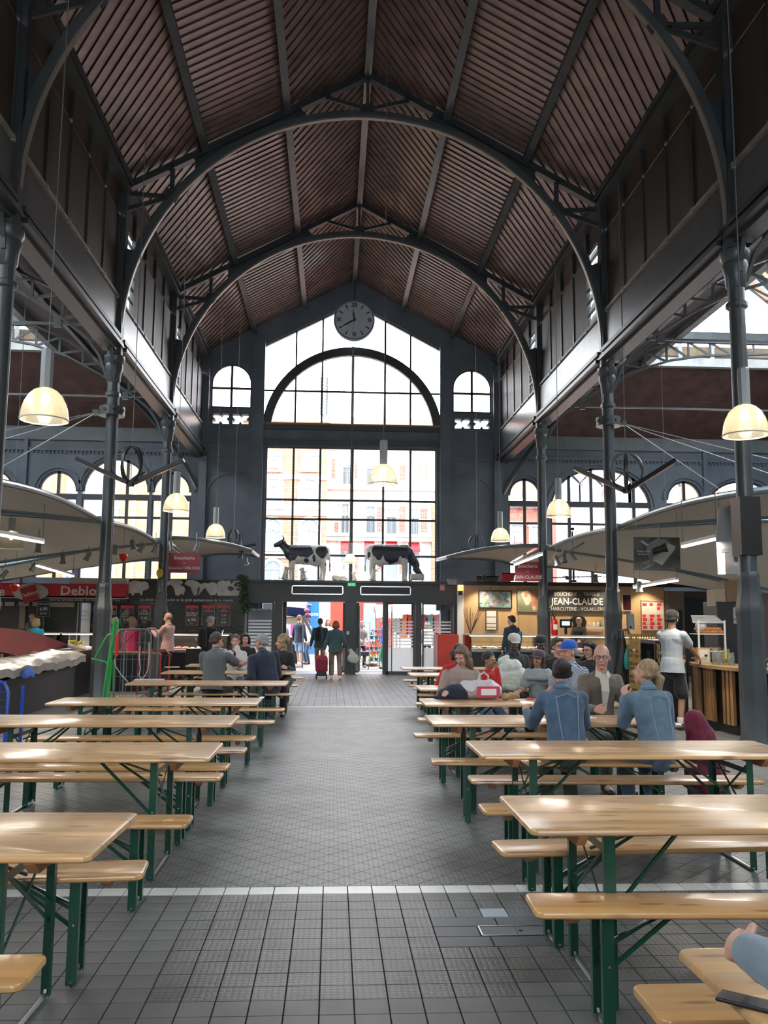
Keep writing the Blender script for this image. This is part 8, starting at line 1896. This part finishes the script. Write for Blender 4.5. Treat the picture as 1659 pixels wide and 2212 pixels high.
# facing: rz=0 faces +Y (away from the camera), rz=180 faces the camera, rz=90 faces -X, rz=-90 faces +X
NAVY=cloth('navy',(.012,.018,.040)); BLKC=cloth('black',(.010,.010,.012)); WHITEC=cloth('white',(.60,.58,.55),.05); GREYC=cloth('grey_marl',(.105,.115,.12),.15,vscale=60); BEIGE=cloth('beige_sweater',(.32,.24,.20)); REDC=cloth('red_sweater',(.45,.01,.015)); PINKC=cloth('pink_shirt',(.50,.29,.27)); HOTP=cloth('hot_pink_fleece',(.52,.02,.09)); TEAL=cloth('turquoise',(.01,.27,.36)); KHAKI=cloth('khaki_brown',(.20,.145,.10)); OLIVE=cloth('olive',(.045,.05,.03)); GREYT=cloth('pale_grey_tee',(.30,.32,.34),.03,bump=.08); TAUPE=cloth('taupe_blazer',(.13,.105,.08)); DKTEAL=cloth('dark_teal_jacket',(.035,.075,.085)); GREYS=cloth('grey_scarf',(.24,.27,.28)); CREAMC=cloth('cream',(.5,.47,.40)); JEAN=cloth('jeans',(.04,.075,.14)); SHORTD=cloth('denim_shorts',(.14,.25,.40)); GREENC=cloth('emerald',(.01,.22,.12)); COBALT=cloth('cobalt',(.02,.06,.35))
def checkm():
    m=mat('cloth_check',(.45,.5,.55),.85); t=m.node_tree; tc=t.nodes.new('ShaderNodeTexCoord'); k=t.nodes.new('ShaderNodeTexBrick'); k.inputs['Color1'].default_value=(.42,.47,.52,1); k.inputs['Color2'].default_value=(.36,.41,.47,1); k.inputs['Mortar'].default_value=(.03,.05,.11,1); k.inputs['Scale'].default_value=1; k.inputs['Brick Width'].default_value=.020; k.inputs['Row Height'].default_value=.020; k.inputs['Mortar Size'].default_value=.0022; k.offset=0
    mp=t.nodes.new('ShaderNodeMapping'); mp.inputs['Rotation'].default_value=(R(90),0,R(30)); t.links.new(tc.outputs['Object'],mp.inputs[0]); t.links.new(mp.outputs[0],k.inputs['Vector']); t.links.new(k.outputs[0],t.nodes['Principled BSDF'].inputs['Base Color']); return m
CHECK=checkm()
TRAINER=mat('white_trainer',(.55,.55,.53),.5)
# ---- nearest: the two denim jackets and the bald man -------------
d1=person('person in a mid-blue denim jacket with dark hair in a bun, elbows on table',(1.98,7.45,0),R(0),H=1.62,pose='sit',lean=18,head=(8,-8,0),top=DENIM,bottom=OLIVE,shoe=BLKC,hair=('bun','dark'),jacket=True,fem=True,build=1.12,vox=.011,hl=(-.24,.46,.86),hr=(.20,.46,.86),feet=((-.10,.30,.08),(.10,.26,.08)),collar=True,skirt=False)
d2=person('person in a light blue denim jacket with a blond ponytail, hands raised',(2.74,7.40,0),R(12),H=1.63,pose='sit',lean=16,head=(38,-12,0),top=DENIM2,bottom=DENIM2,shoe=WHITEC,hair=('pony','blond'),jacket=True,fem=True,build=1.08,vox=.011,hl=(-.10,.36,1.00),hr=(.26,.44,.86),feet=((-.10,.30,.08),(.10,.26,.08)),collar=True)
for J_,m in((d1,DENIM),(d2,DENIM2)):
    t=J_['t']; c=B(); pel,ax,rx,fw,k=J_['pel'],J_['ax'],J_['rx'],J_['fw'],J_['k']
    # waistband, yoke seam and back panel seams with rivet buttons
    P=[]
    for i in range(20): a=2*PI*i/20; P.append(pel+ax*-.012+rx*(.176*math.cos(a))+fw*(.148*math.sin(a)))
    c.tube(P,.013,6,closed=True); c.build('waistband',m,t,world=False,smooth=True)
    s=B(); ch=J_['chest']
    for q in(-.085,.085): s.tube([ch+rx*q*1.1-fw*.148*J_['k']+ax*.06,J_['mid']+rx*q*.9-fw*.130*J_['k'],pel+rx*q*.7-fw*.155],.0035,5)
    s.build('back_seam',mat('denim_seam',(.20,.27,.33),.8),t,world=False)
    s=B(); s.tube([J_['shl']+Vector((0,-.075,-.02)),ch-fw*.155*k+ax*.075,J_['shr']+Vector((0,-.075,-.02))],.0035,5); s.build('yoke_seam',MC['denim_seam'],t,world=False)
bald=person('balding man with glasses in a taupe blazer and white shirt, talking',(2.75,9.12,0),R(186),H=1.78,pose='sit',lean=10,head=(-24,4,0),top=TAUPE,bottom=OLIVE,hair=('bald','grey'),jacket=True,glasses=True,vox=.012,hl=(-.22,.42,.80),hr=(.2,.40,.80),skin='fair',collar=False)
def shirtfront(J_,m,w_=.05,tie=None):
    t=J_['t']; nb,ch,fw,rx,ax,mid,k=J_['nb'],J_['chest'],J_['fw'],J_['rx'],J_['ax'],J_['mid'],J_['k']
    b=B(); a0=nb+fw*.075*k-ax*.01; 
    P=[a0-rx*w_,a0+rx*w_,ch+fw*.146*k+rx*w_*.8,mid+fw*.150*k+rx*.015,mid+fw*.150*k-rx*.015,ch+fw*.146*k-rx*w_*.8]; b.add(P+[p-fw*.02 for p in P],[(0,5,2,1),(5,4,3,2),(6,7,8,11),(11,8,9,10)]); b.build('shirt_front',m,t,world=False)
    b=B()
    for s_ in(-1,1): b.add([nb+rx*s_*.02+fw*.085*k,nb+rx*s_*.066+fw*.03*k+ax*.02,nb+rx*s_*.085+fw*.06*k-ax*.035,nb+rx*s_*.03+fw*.105*k-ax*.06],[(0,1,2,3)])
    b.build('collar',m,t,world=False)
shirtfront(bald,CREAMC)
# ---- carrier bag table: beige woman, blue cap man ---------------
person('person in a beige sweater with long light brown hair looking down',(1.52,10.55,0),R(182),H=1.66,pose='sit',lean=14,head=(-40,24,0),top=BEIGE,bottom=OLIVE,hair=('long','lightbrown'),fem=True,build=1.22,vox=.012,hl=(-.10,.36,.84),hr=(.26,.38,.82),collar=True,feet=((-.12,.20,.08),(.12,.18,.08)))
person('man in a blue cap with red visor and a checked short sleeved shirt',(2.93,10.65,0),R(118),H=1.76,pose='sit',lean=6,head=(-4,6,0),top=CHECK,bottom=KHAKI,hair=('crop','grey'),sleeve='short',build=1.15,vox=.012,hl=(-.12,.42,.74),hr=(.12,.46,.74),hat=(cloth('royal_blue_cap',(.01,.09,.42)),'cap','front'),extra=dict(visor=cloth('white_red_visor',(.5,.12,.12))),legs='shorts',collar=True)
person('girl in a red jumper with tied dark hair, hand at her mouth, laughing',(1.98,11.35,0),R(205),H=1.42,pose='sit',lean=6,head=(18,6,0),skin='olive',top=REDC,bottom=JEAN,hair=('tied','dark'),vox=.012,hl=(-.02,.20,1.06),hr=(.2,.3,.82),fem=True,handcurl=.9)
J_=person('girl with a dark baseball cap and pale grey shawl, grinning at the camera',(2.68,11.45,0),R(165),H=1.45,pose='sit',lean=2,head=(-12,0,-8),skin='olive',top=GREYS,bottom=BLKC,hair=('long','brown'),vox=.012,hl=(-.25,.30,.78),hr=(.2,.34,.80),fem=True,hat=(cloth('maroon_grey_cap',(.07,.05,.06)),'cap','front'),sleeve='short',collar=True)
t=J_['t']; b=B(); nb=J_['nb']
for i in range(14): a=PI*i/13; cap_prim(b,nb+Vector((.13*math.cos(a),.10*math.sin(a),-.03)),nb+Vector((.19*math.cos(a),.14*math.sin(a),-.12)),.035,.03)
blob('shawl',b,.013,GREYS,t,2,fold=.008)
person('man with round glasses and dark hair leaning in behind the blue cap',(3.28,12.85,0),R(185),H=1.76,pose='sit',lean=5,head=(10,0,4),top=BLKC,bottom=JEAN,hair=('short','brown'),glasses=True,skin='fair',vox=.013,hl=(-.2,.3,.8),hr=(.2,.3,.8))
person('person with wavy dark hair and glasses, turned to the man beside',(3.70,12.55,0),R(140),H=1.66,pose='sit',lean=4,head=(-16,6,0),top=BLKC,bottom=BLKC,hair=('wavy','dark'),glasses=True,vox=.013,fem=True,hl=(-.2,.3,.8),hr=(.2,.3,.8))
person('man in a cream baseball cap and dark jacket seated behind the plastic bags',(2.86,13.9,0),R(180),H=1.82,pose='sit',lean=4,head=(0,14,0),skin='brown',top=cloth('dark_grey_jacket',(.022,.022,.026)),bottom=BLKC,hair=('crop','dark'),vox=.013,hat=(CREAMC,'cap','front'),jacket=True,collar=True)
person('man in a black baseball cap next to the cream cap man',(3.38,14.15,0),R(150),H=1.76,pose='sit',lean=6,head=(20,16,0),skin='brown',top=BLKC,bottom=BLKC,hair=('crop','dark'),vox=.013,hat=(BLKC,'cap','front'),jacket=True)
person('person in a red top with a black hood cap bending behind the beige sweater',(1.70,12.55,0),R(200),H=1.62,pose='sit',lean=22,head=(0,24,0),skin='olive',top=REDC,bottom=JEAN,hair=('bob','dark'),vox=.015,hood=True,hat=(BLKC,'beanie','none'))
# ---- bar: man in pale T-shirt, barista -----------------------------
tee=person('man in a pale grey T-shirt, black shorts and black cap ordering at the bar',(5.35,13.75,0),R(-50),H=1.83,pose='stand',lean=3,head=(8,8,0),skin='tan',top=GREYT,bottom=BLKC,shoe=BLKC,hair=('crop','dark'),sleeve='short',legs='shorts',vox=.012,beard='dark',hat=(BLKC,'cap','front'),hl=(-.14,.50,1.08),hr=(.20,.48,1.10),build=1.05)
b=B()
for x in(-.11,.11): b.lathe([(.046,.10),(.05,.19),(.046,.2)],(x,0,0),12,caps=False)
b.build('socks',WHITEC,tee['t'],world=False,smooth=True)
c=tee['hl']; o=B().box(tuple(c+Vector((.05,.05,.03))),(.05,.10,.02)).build('phone',BLACK,None) if False else None
person('bartender in dark clothes bending over the bar beside the near column',(7.0,12.75,0),R(95),H=1.75,pose='stand',lean=28,head=(0,10,0),top=cloth('dark_charcoal',(.025,.026,.03)),bottom=BLKC,hair=('short','dark'),vox=.016,hl=(-.2,.6,1.08),hr=(.2,.62,1.08))
# ---- right counter
J_=person('young man in a dark navy jacket with a bright blue bag at the deli display',(at(1106,1400,24.2).x,24.2,0),R(20),H=1.80,pose='stand',head=(35,4,0),top=cloth('dark_blue_hoodie',(.012,.03,.05)),bottom=JEAN,hair=('short','dark'),jacket=True,hood=True)
c=B(); cap_prim(c,(.12,-.19,1.14),(.14,-.20,1.33),.09,.07,12,.6,(0,1,0)); blob('shoulder_bag',c,.016,cloth('bright_blue_bag',(.01,.16,.35)),J_['t'],1)
person('butcher with white hair in a dark jacket behind the display',(at(1253,1400,26.85).x,26.9,0),R(140),H=1.78,pose='stand',head=(15,18,0),top=cloth('butcher_dark',(.015,.017,.022)),bottom=BLKC,hair=('short','grey'),hl=(-.2,.35,1.1),hr=(.2,.35,1.1))
# ---- left table group
person('man in a grey polo shirt with short dark hair, seen from behind',(at(462,1400,14.32).x,14.35,0),R(-14),H=1.80,pose='sit',lean=8,head=(-30,6,0),skin='fair',top=GREYC,bottom=BLKC,hair=('crop','brown'),sleeve='short',build=1.16,vox=.013,hl=(-.1,.4,.85),hr=(.40,.52,.98),collar=True,glasses=True)
J_=person('person in a white blouse with brown tied hair, hand on chin, facing the camera',(at(509,1400,16.1).x,16.15,0),R(180),H=1.68,pose='sit',lean=8,head=(0,4,0),top=WHITEC,bottom=BLKC,hair=('tied','brown'),fem=True,vox=.013,hl=(-.08,.36,.82),hr=(-.03,.17,1.19),handcurl=1.0)
b=B(); nb=J_['nb']; b.tube([nb+Vector((-.07,.05,.0)),nb+Vector((0,.10,-.05)),nb+Vector((.07,.05,0))],.014,6); b.tube([nb+Vector((0,.105,-.05)),nb+Vector((.01,.15,-.24))],[.02,.03],6); b.build('black_scarf',BLKC,J_['t'],world=False,smooth=True)
person('man in a dark navy suit, grey hair, leaning with his hand on the bench',(at(592,1400,14.35).x-.08,14.38,0),R(22),H=1.80,pose='sit',lean=14,side=-8,head=(40,4,0),top=NAVY,bottom=NAVY,hair=('crop','grey'),jacket=True,build=1.14,vox=.013,hl=(-.46,.05,.56),hr=(.2,.42,.84),glasses=True,collar=True)
person('person with curly blond hair in black at the aisle end of the table',(at(612,1400,15.6).x-.02,15.95,0),R(172),H=1.68,pose='sit',lean=12,head=(-75,2,0),top=BLKC,bottom=BLKC,hair=('curly','blond'),fem=True,vox=.013,hl=(-.14,.34,.82),hr=(.18,.34,.82))
person('dark haired person half hidden behind the white blouse',(at(527,1400,18.2).x,18.35,0),R(190),H=1.66,pose='sit',lean=6,head=(0,8,0),top=BLKC,bottom=BLKC,hair=('bob','dark'),vox=.017)
# ---- left counter
J_=person('grey haired customer in a navy coat with a dark backpack at the curved glass',(at(448,1400,23.9).x,23.95,0),R(-35),H=1.72,pose='stand',lean=6,head=(-20,20,0),top=NAVY,bottom=JEAN,hair=('short','grey'),jacket=True,glasses=True,build=1.1,hl=(-.2,.3,1.0),hr=(.2,.3,1.0))
c=B(); cap_prim(c,(0,-.22,1.05),(0,-.21,1.30),.15,.13,12,.7,(0,1,0)); blob('backpack',c,.018,BLKC,J_['t'],1)
J_=person('bald man in a pink shirt holding up a small camera',(at(362,1400,22.3).x,22.3,0),R(68),H=1.80,pose='stand',head=(0,6,0),top=PINKC,bottom=BLKC,hair=('bald','brown'),hl=(-.06,.42,1.36),hr=(.08,.40,1.36),build=1.08,collar=True,handcurl=.9)
B().box(tuple(J_['hl']+Vector((.06,.10,.04))),(.12,.05,.08)).build('camera',BLACK,J_['t'],world=False,bevel=.006); B().lathe([(0,0),(.03,0),(.03,.05),(0,.05)],tuple(J_['hl']+Vector((.06,.12,.04))),10,M=Matrix.Rotation(R(-90),3,'X')).build('camera_lens',BLACK,J_['t'],world=False)
J_=person('person in a bright pink fleece with bobbed light brown hair, seen from behind',(at(285,1400,23.4).x,23.4,0),R(5),H=1.66,pose='stand',top=HOTP,bottom=BLKC,hair=('bob','lightbrown'),hood=True,build=1.12,fem=True)
B().tube([(.19,-.06,1.36),(.06,-.165,1.28),(-.10,-.165,1.10),(-.2,-.10,.98)],.009,6).build('bag_strap',BLKC,J_['t'],world=False)
person('older person with cropped pale hair in a grey coat behind the green tubes',(at(246,1400,23.6).x,23.6,0),R(0),H=1.66,pose='stand',top=cloth('stone_grey_coat',(.13,.12,.11)),bottom=JEAN,hair=('crop','blond'),jacket=True)
person('brown haired stall worker looking down behind the butcher display',(at(279,1400,26.6).x,26.75,0),R(190),H=1.80,pose='stand',lean=8,head=(10,22,0),top=BLKC,bottom=BLKC,hair=('short','brown'),hl=(-.2,.35,1.1),hr=(.2,.35,1.1))
person('person in a dark green jacket with a black cap, partly behind the roll cage',(at(322,1400,23.2).x,23.2,0),R(20),H=1.60,pose='stand',lean=6,head=(-20,0,0),top=cloth('bottle_green_jacket',(.03,.045,.03)),bottom=JEAN,hair=('crop','dark'),jacket=True,hat=(BLKC,'cap','front'))
J_=person('person in a turquoise jacket with curly pale hair behind the red board',(at(75,1400,23.6).x,23.6,0),R(-12),H=1.64,pose='stand',top=TEAL,bottom=BLKC,hair=('bob','blond'),jacket=True,build=1.15,fem=True)
B().tube([(-.16,-.06,1.36),(-.04,-.165,1.28),(.12,-.165,1.10),(.2,-.10,.98)],.009,6).build('bag_strap',BLKC,J_['t'],world=False)
person('dark haired vendor in shadow behind the turquoise jacket',(at(64,1400,26.6).x,26.7,0),R(150),H=1.82,pose='stand',head=(40,4,0),top=BLKC,bottom=BLKC,hair=('short','dark'))
# ---- at the entrance
w1=person('walking person with a dark teal jacket, backpack and short grey hair',(at(690,1400,27.15).x,28.2,0),R(3),H=1.70,pose='walk',feet=((-.09,-.22,.16),(.09,.24,.08)),top=DKTEAL,bottom=KHAKI,shoe=mat('brown_shoe',(.10,.06,.04),.6),hair=('short','brown'),jacket=True,hl=(-.3,.0,.80),hr=(.3,.05,.80),build=1.1)
c=B(); cap_prim(c,(-.06,-.20,1.10),(-.06,-.20,1.32),.14,.12,12,.7,(0,1,0)); blob('backpack',c,.018,BLKC,w1['t'],1)
w2=person('walking person with auburn bobbed hair, teal jacket and khaki cropped trousers',(at(725,1400,25.1).x,25.2,0),R(2),H=1.64,pose='walk',feet=((-.11,.02,.08),(.13,-.10,.08)),top=DKTEAL,bottom=KHAKI,shoe=WHITEC,hair=('bob','red'),jacket=True,legs='crop',fem=True,build=1.22,hl=(-.34,.02,.78),hr=(.34,-.02,.86))
# shopping trolley held by w2 and carrier bag
hx=L2W(w2['t'],w2['hl']); t=thing('shopping_trolley','dark red wheeled shopping bag pulled between the two walking people','shopping trolley',(hx.x-.06,hx.y-.02,0))
c=B(); c.box((hx.x-.06,hx.y,.40),(.34,.22,.36)); cap_prim(c,(hx.x-.14,hx.y,.58),(hx.x+.02,hx.y,.58),.09,.09,14,.9,(0,1,0)); cap_prim(c,(hx.x-.06,hx.y,.60),(hx.x-.05,hx.y,.70),.10,.04,14,.8,(0,1,0))
for i in range(len(c.v)): pass
bo=blob('bag_body',B().add([tuple(PINV(t)@Vector(v)) for v in c.v],c.f),.016,cloth('dark_red_nylon',(.20,.012,.03)),t,2,fold=.006)
B().bb((hx.x-.2,hx.y-.1,.10),(hx.x+.08,hx.y+.1,.24)).build('black_base',BLACK,t,bevel=.02)
for x in(hx.x-.2,hx.x+.08): B().lathe([(0,-.02),(.07,-.02),(.07,.02),(0,.02)],(x,hx.y+.06,.07),14,M=Matrix.Rotation(R(90),3,'Y')).build('wheel',BLACK,t)
B().tube([(hx.x-.04,hx.y+.02,.2),(hx.x-.03,hx.y+.01,hx.z-.02),(hx.x,hx.y,hx.z)],.011,6).build('handle',BLACK,t)
hx=L2W(w2['t'],w2['hr']); t=thing('carrier_bag','pale greenish plastic carrier bag held by the auburn haired walker','bag',(hx.x+.12,hx.y,.45)); c=B()
cap_prim(c,(0,0,.14),(.10,0,.12),.13,.12,12,.5,(0,1,0)); cap_prim(c,(.02,0,.24),(-.04,0,.40),.10,.02,12,.5,(0,1,0)); blob('bag_body',c,.014,mat('pale_plastic_bag',(.42,.45,.38),.4,bump=.4,bscale=10),t,1,fold=.012,fscale=7)
person('man in a navy jacket and blue denim shorts standing outside the doors',(at(645,1400,32.4).x,32.6,0),R(-25),H=1.82,pose='walk',feet=((-.12,.25,.08),(.12,-.15,.08)),top=NAVY,bottom=SHORTD,shoe=TRAINER,hair=('crop','red'),legs='shorts',jacket=True)
person('person in a white shirt and jeans behind the navy jacket man outside',(at(664,1400,33.6).x,33.7,0),R(120),H=1.72,pose='stand',top=WHITEC,bottom=JEAN,hair=('short','brown'))
person('person with long auburn hair in white outside',(at(707,1400,33.5).x,33.5,0),R(195),H=1.68,pose='stand',top=WHITEC,bottom=CREAMC,hair=('long','red'),fem=True)
person('person in a pale grey cardigan at the edge of the left door opening outside',(at(611,1400,32.0).x,32.0,0),R(-20),H=1.66,pose='stand',top=cloth('silver_grey',(.28,.28,.30)),bottom=CREAMC,hair=('short','grey'))
person('person in a patterned beige top pushing a cart outside, beside the door post',(at(780,1400,31.5).x,31.5,0),R(200),H=1.62,pose='stand',lean=6,top=cloth('patterned_beige',(.30,.25,.22),.4,vscale=25),bottom=BLKC,hair=('bob','grey'),hl=(-.15,.35,.95),hr=(.15,.35,.95))
person('person in cobalt top and emerald trousers behind the glass door edge',(at(830,1400,30.9).x,31.0,0),R(90),H=1.76,pose='stand',top=COBALT,bottom=GREENC,shoe=BLKC,hair=('short','brown'))
person('seller with pale blond hair in white behind the striped glass panel',(at(923,1400,33.5).x,33.5,0),R(10),H=1.62,pose='stand',top=WHITEC,bottom=NAVY,hair=('bob','blond'))
# stroller outside
q=at(783,1425,30.6); t=thing('stroller','small dark folding cart with thin wheels outside by the door post','cart',(q.x,30.6,0))
B().bb((q.x-.22,30.4,.45),(q.x+.22,30.8,.60)).build('basket',mat('dark_mesh',(.05,.05,.07),.6),t,bevel=.02); B().tube([(q.x-.2,30.5,.1),(q.x+.2,30.5,.5),(q.x+.25,30.6,.95)],.012,6).build('frame_tube',CHROME,t); B().tube([(q.x+.2,30.5,.1),(q.x-.2,30.5,.5)],.012,6).build('frame_tube',CHROME,t)
for x in(q.x-.2,q.x+.2): B().lathe([(0,-.012),(.09,-.012),(.09,.012),(0,.012)],(x,30.5,.09),14,M=Matrix.Rotation(R(90),3,'Y')).build('wheel',BLACK,t)
# ---- nearest person, cut by the frame
person('person with a grey sleeve and a pale blue denim vest, cut by the frame',(1.17,1.42,0),R(-4),H=1.74,pose='sit',lean=30,head=(0,10,0),top=cloth('faded_grey_blue',(.16,.22,.26),.2,bscale=120),bottom=JEAN,hair=('short','brown'),vox=.010,hl=(-.22,.78,.86),hr=(.2,.62,.82),jacket=True,build=1.15,handcurl=1.1)
# ================================================================= THINGS ON THE TABLES
TT=.77
PLB=mat('white_thin_plastic',(.52,.50,.50),.3,bump=.7,bscale=14,spec=.6)
def rest(name,lab,cat,x,y,z,fn,m,vox=.010,fold=.008,fscale=12):
    t=thing(name,lab,cat,(x,y,z)); c=B(); fn(c); blob('body' if True else name,c,vox,m,t,1,fold=fold,fscale=fscale); return t
p=atz(980,1510,TT); rest('dark_hat','dark blue soft hat lying on the carrier bag table','hat',p.x,p.y,TT+.0,lambda c:(cap_prim(c,(-.12,0,.05),(.10,0,.06),.07,.09),cap_prim(c,(-.05,.0,.09),(.05,0,.10),.07,.08),cap_prim(c,(-.22,-.02,.02),(.14,-.02,.02),.02,.025)),NAVY)
p=atz(1040,1510,TT); t=rest('carrier_bag','white carrier bag with pink and red box inside on the table','bag',p.x,p.y,TT,lambda c:(cap_prim(c,(-.16,0,.10),(.14,0,.09),.10,.10,12,.8,(0,1,0)),cap_prim(c,(-.2,0,.16),(.1,0,.16),.05,.06)),PLB,fold=.010,fscale=8)
B().box((p.x+.06,p.y-.12,TT+.09),(.26,.04,.12),rz=.15).build('pink_box',mat('pink_red_box',(.55,.05,.10),.5),t); B().box((p.x+.06,p.y-.143,TT+.09),(.18,.006,.07),rz=.15).build('white_patch',WHITE,t)
B().tube([(p.x-.04,p.y,TT+.18),(p.x-.02,p.y,TT+.27),(p.x+.03,p.y,TT+.30),(p.x+.08,p.y,TT+.26),(p.x+.08,p.y,TT+.18)],.012,8).build('handle',PLB,t,smooth=True)
p=atz(1105,1512,TT); t=rest('paper_bag','small crumpled brown paper bag on the carrier bag table','bag',p.x,p.y,TT,lambda c:(cap_prim(c,(-.08,0,.04),(.06,.02,.05),.04,.04),cap_prim(c,(.05,.02,.06),(.10,.03,.09),.035,.02)),mat('kraft_paper',(.40,.24,.13),.8),fold=.015,fscale=20)
for px,lab in((1144,'red plastic lid lying on the carrier bag table'),): p=atz(px,1511,TT); tag(B().lathe([(0,0),(.045,0),(.045,.01),(.02,.016),(0,.016)],(p.x,p.y,TT),14).build('red_disc',mat('lid_red',(.65,.03,.02),.4)),lab,'lid')
p=atz(1186,1508,TT); tag(B().lathe([(0,0),(.055,0),(.07,.04),(.068,.04),(.05,.006),(0,.006)],(p.x,p.y,TT),16).build('red_white_bowl',mat('bowl_red',(.6,.08,.06),.4),smooth=True,auto=40),'small red and white bowl near the checked sleeve','bowl')
p=atz(1078,1470,TT); q=(2.35,11.9); rest('large_plastic_bag','big translucent white shopping bag standing behind the girl in red','bag',2.42,12.0,TT,lambda c:(cap_prim(c,(-.10,0,.12),(.14,0,.12),.13,.14,12,.7,(0,1,0)),cap_prim(c,(-.05,0,.26),(.06,0,.28),.12,.10,12,.7,(0,1,0)),cap_prim(c,(-.12,0,.34),(-.04,0,.40),.05,.03)),mat('milky_green_plastic',(.50,.54,.49),.3,bump=.7,bscale=12),fold=.012,fscale=6)
p=atz(1075,1500,TT); rest('flat_plastic_bag','flat white bag with green print lying between the girls','bag',2.30,11.45,TT,lambda c:(cap_prim(c,(-.16,0,.04),(.2,.02,.035),.05,.04,12,.9,(0,1,0)),),mat('white_green_plastic',(.46,.50,.44),.35,bump=.6,bscale=15,var=.25,vscale=7),fold=.012)
for i,(px,lab) in enumerate(((1105,'clear plastic cup beside the grinning girl'),(1063,'decorated plastic cup beside the large plastic bag'))):
    x=[2.50,2.16][i]; tag(B().lathe([(0,0),(.03,0),(.04,.13),(.038,.13),(.028,.005),(0,.005)],(x,11.72,TT),16).build('plastic_cup',glass('cup_plastic',(.9,.92,.92),opac=.2),smooth=True,auto=40),lab,'cup')
p=atz(1250,1540,TT)
# bottle green bags etc on denim table
for i,(x,y,c_,lab) in enumerate(((2.35,8.15,(.55,.55,.55),'white paper napkin on the table between the denim jackets'),(2.10,8.3,(.4,.42,.4),'crumpled paper in front of the bun haired person'))):
    tag(B().box((x,y,TT+.006),(.16,.12,.012),rz=.3).build('napkin',mat('napkin_%d'%i,c_,.8),bevel=.004),lab,'napkin')
# magazine on table L4
def sheet(name,px,py,w_,d,rz,m,lab,cat,z=TT):
    p=atz(px,py,z); tag(B().box((p.x,p.y,z+.004),(w_,d,.008),rz=rz).build(name,m,bevel=.002),lab,cat)
sheet('magazine',322,1469,.42,.30,.1,mat('magazine_print',(.42,.42,.46),.35,var=.4,vscale=9),'open glossy magazine on the far corner of the fruit-side table','magazine')
sheet('newspaper',520,1451,.34,.26,.1,mat('newsprint',(.38,.38,.36),.8,var=.2,vscale=30),'newspaper in front of the white bloused person','newspaper')
sheet('folded_paper',372,1441.5,.26,.2,.3,WHITE,'folded white paper on the table nearest the butcher counter','paper')
sheet('paper_wad',612,1450,.26,.18,-.1,mat('printed_wad',(.3,.3,.3),.7),'pile of papers at the aisle end of the suited man table','paper')
sheet('table_corner_paper',565,1508,.05,.2,.0,WHITE,'narrow white paper wedged at the end of the empty fruit-side table','paper')
p=atz(625,1448,TT); tag(B().lathe([(0,0),(.03,0),(.032,.09),(.015,.12),(.015,.15),(0,.15)],(p.x,p.y,TT),14).build('glass_bottle',CGL,smooth=True,auto=40),'small clear glass bottle at the aisle end of the table','bottle')
p=atz(398,1458,TT); rest('black_bag','black soft bag lying on the table nearest the butcher counter','bag',p.x,17.7,TT,lambda c:(cap_prim(c,(-.22,0,.07),(.18,0,.06),.07,.07),cap_prim(c,(-.1,0,.1),(.1,0,.1),.06,.05)),BLKC,fold=.012)
# wine red bag on the floor behind the ponytail, phone on near table
p=(3.32,7.9); t=rest('wine_red_coat','wine red coat hanging over the bench end onto the floor','coat',p[0],p[1],0,lambda c:(cap_prim(c,(-.05,0,.78),(.0,0,.55),.10,.16,12,.6,(0,1,0)),cap_prim(c,(.0,0,.5),(.06,0,.12),.18,.20,12,.6,(0,1,0))),cloth('wine_red',(.14,.008,.03)),fold=.02,fscale=7)
p=atz(1612,2168,TT); t=thing('smartphone','black smartphone lying on the corner table near the grey sleeve','phone',(p.x,p.y,TT)); B().box((p.x,p.y,TT+.005),(.062,.125,.009),rz=.9).build('phone_body',BLACK,t,bevel=.003)
for x,y,lab in((1.95,12.2,None),): pass
bpy.data.scenes.remove(_ts)
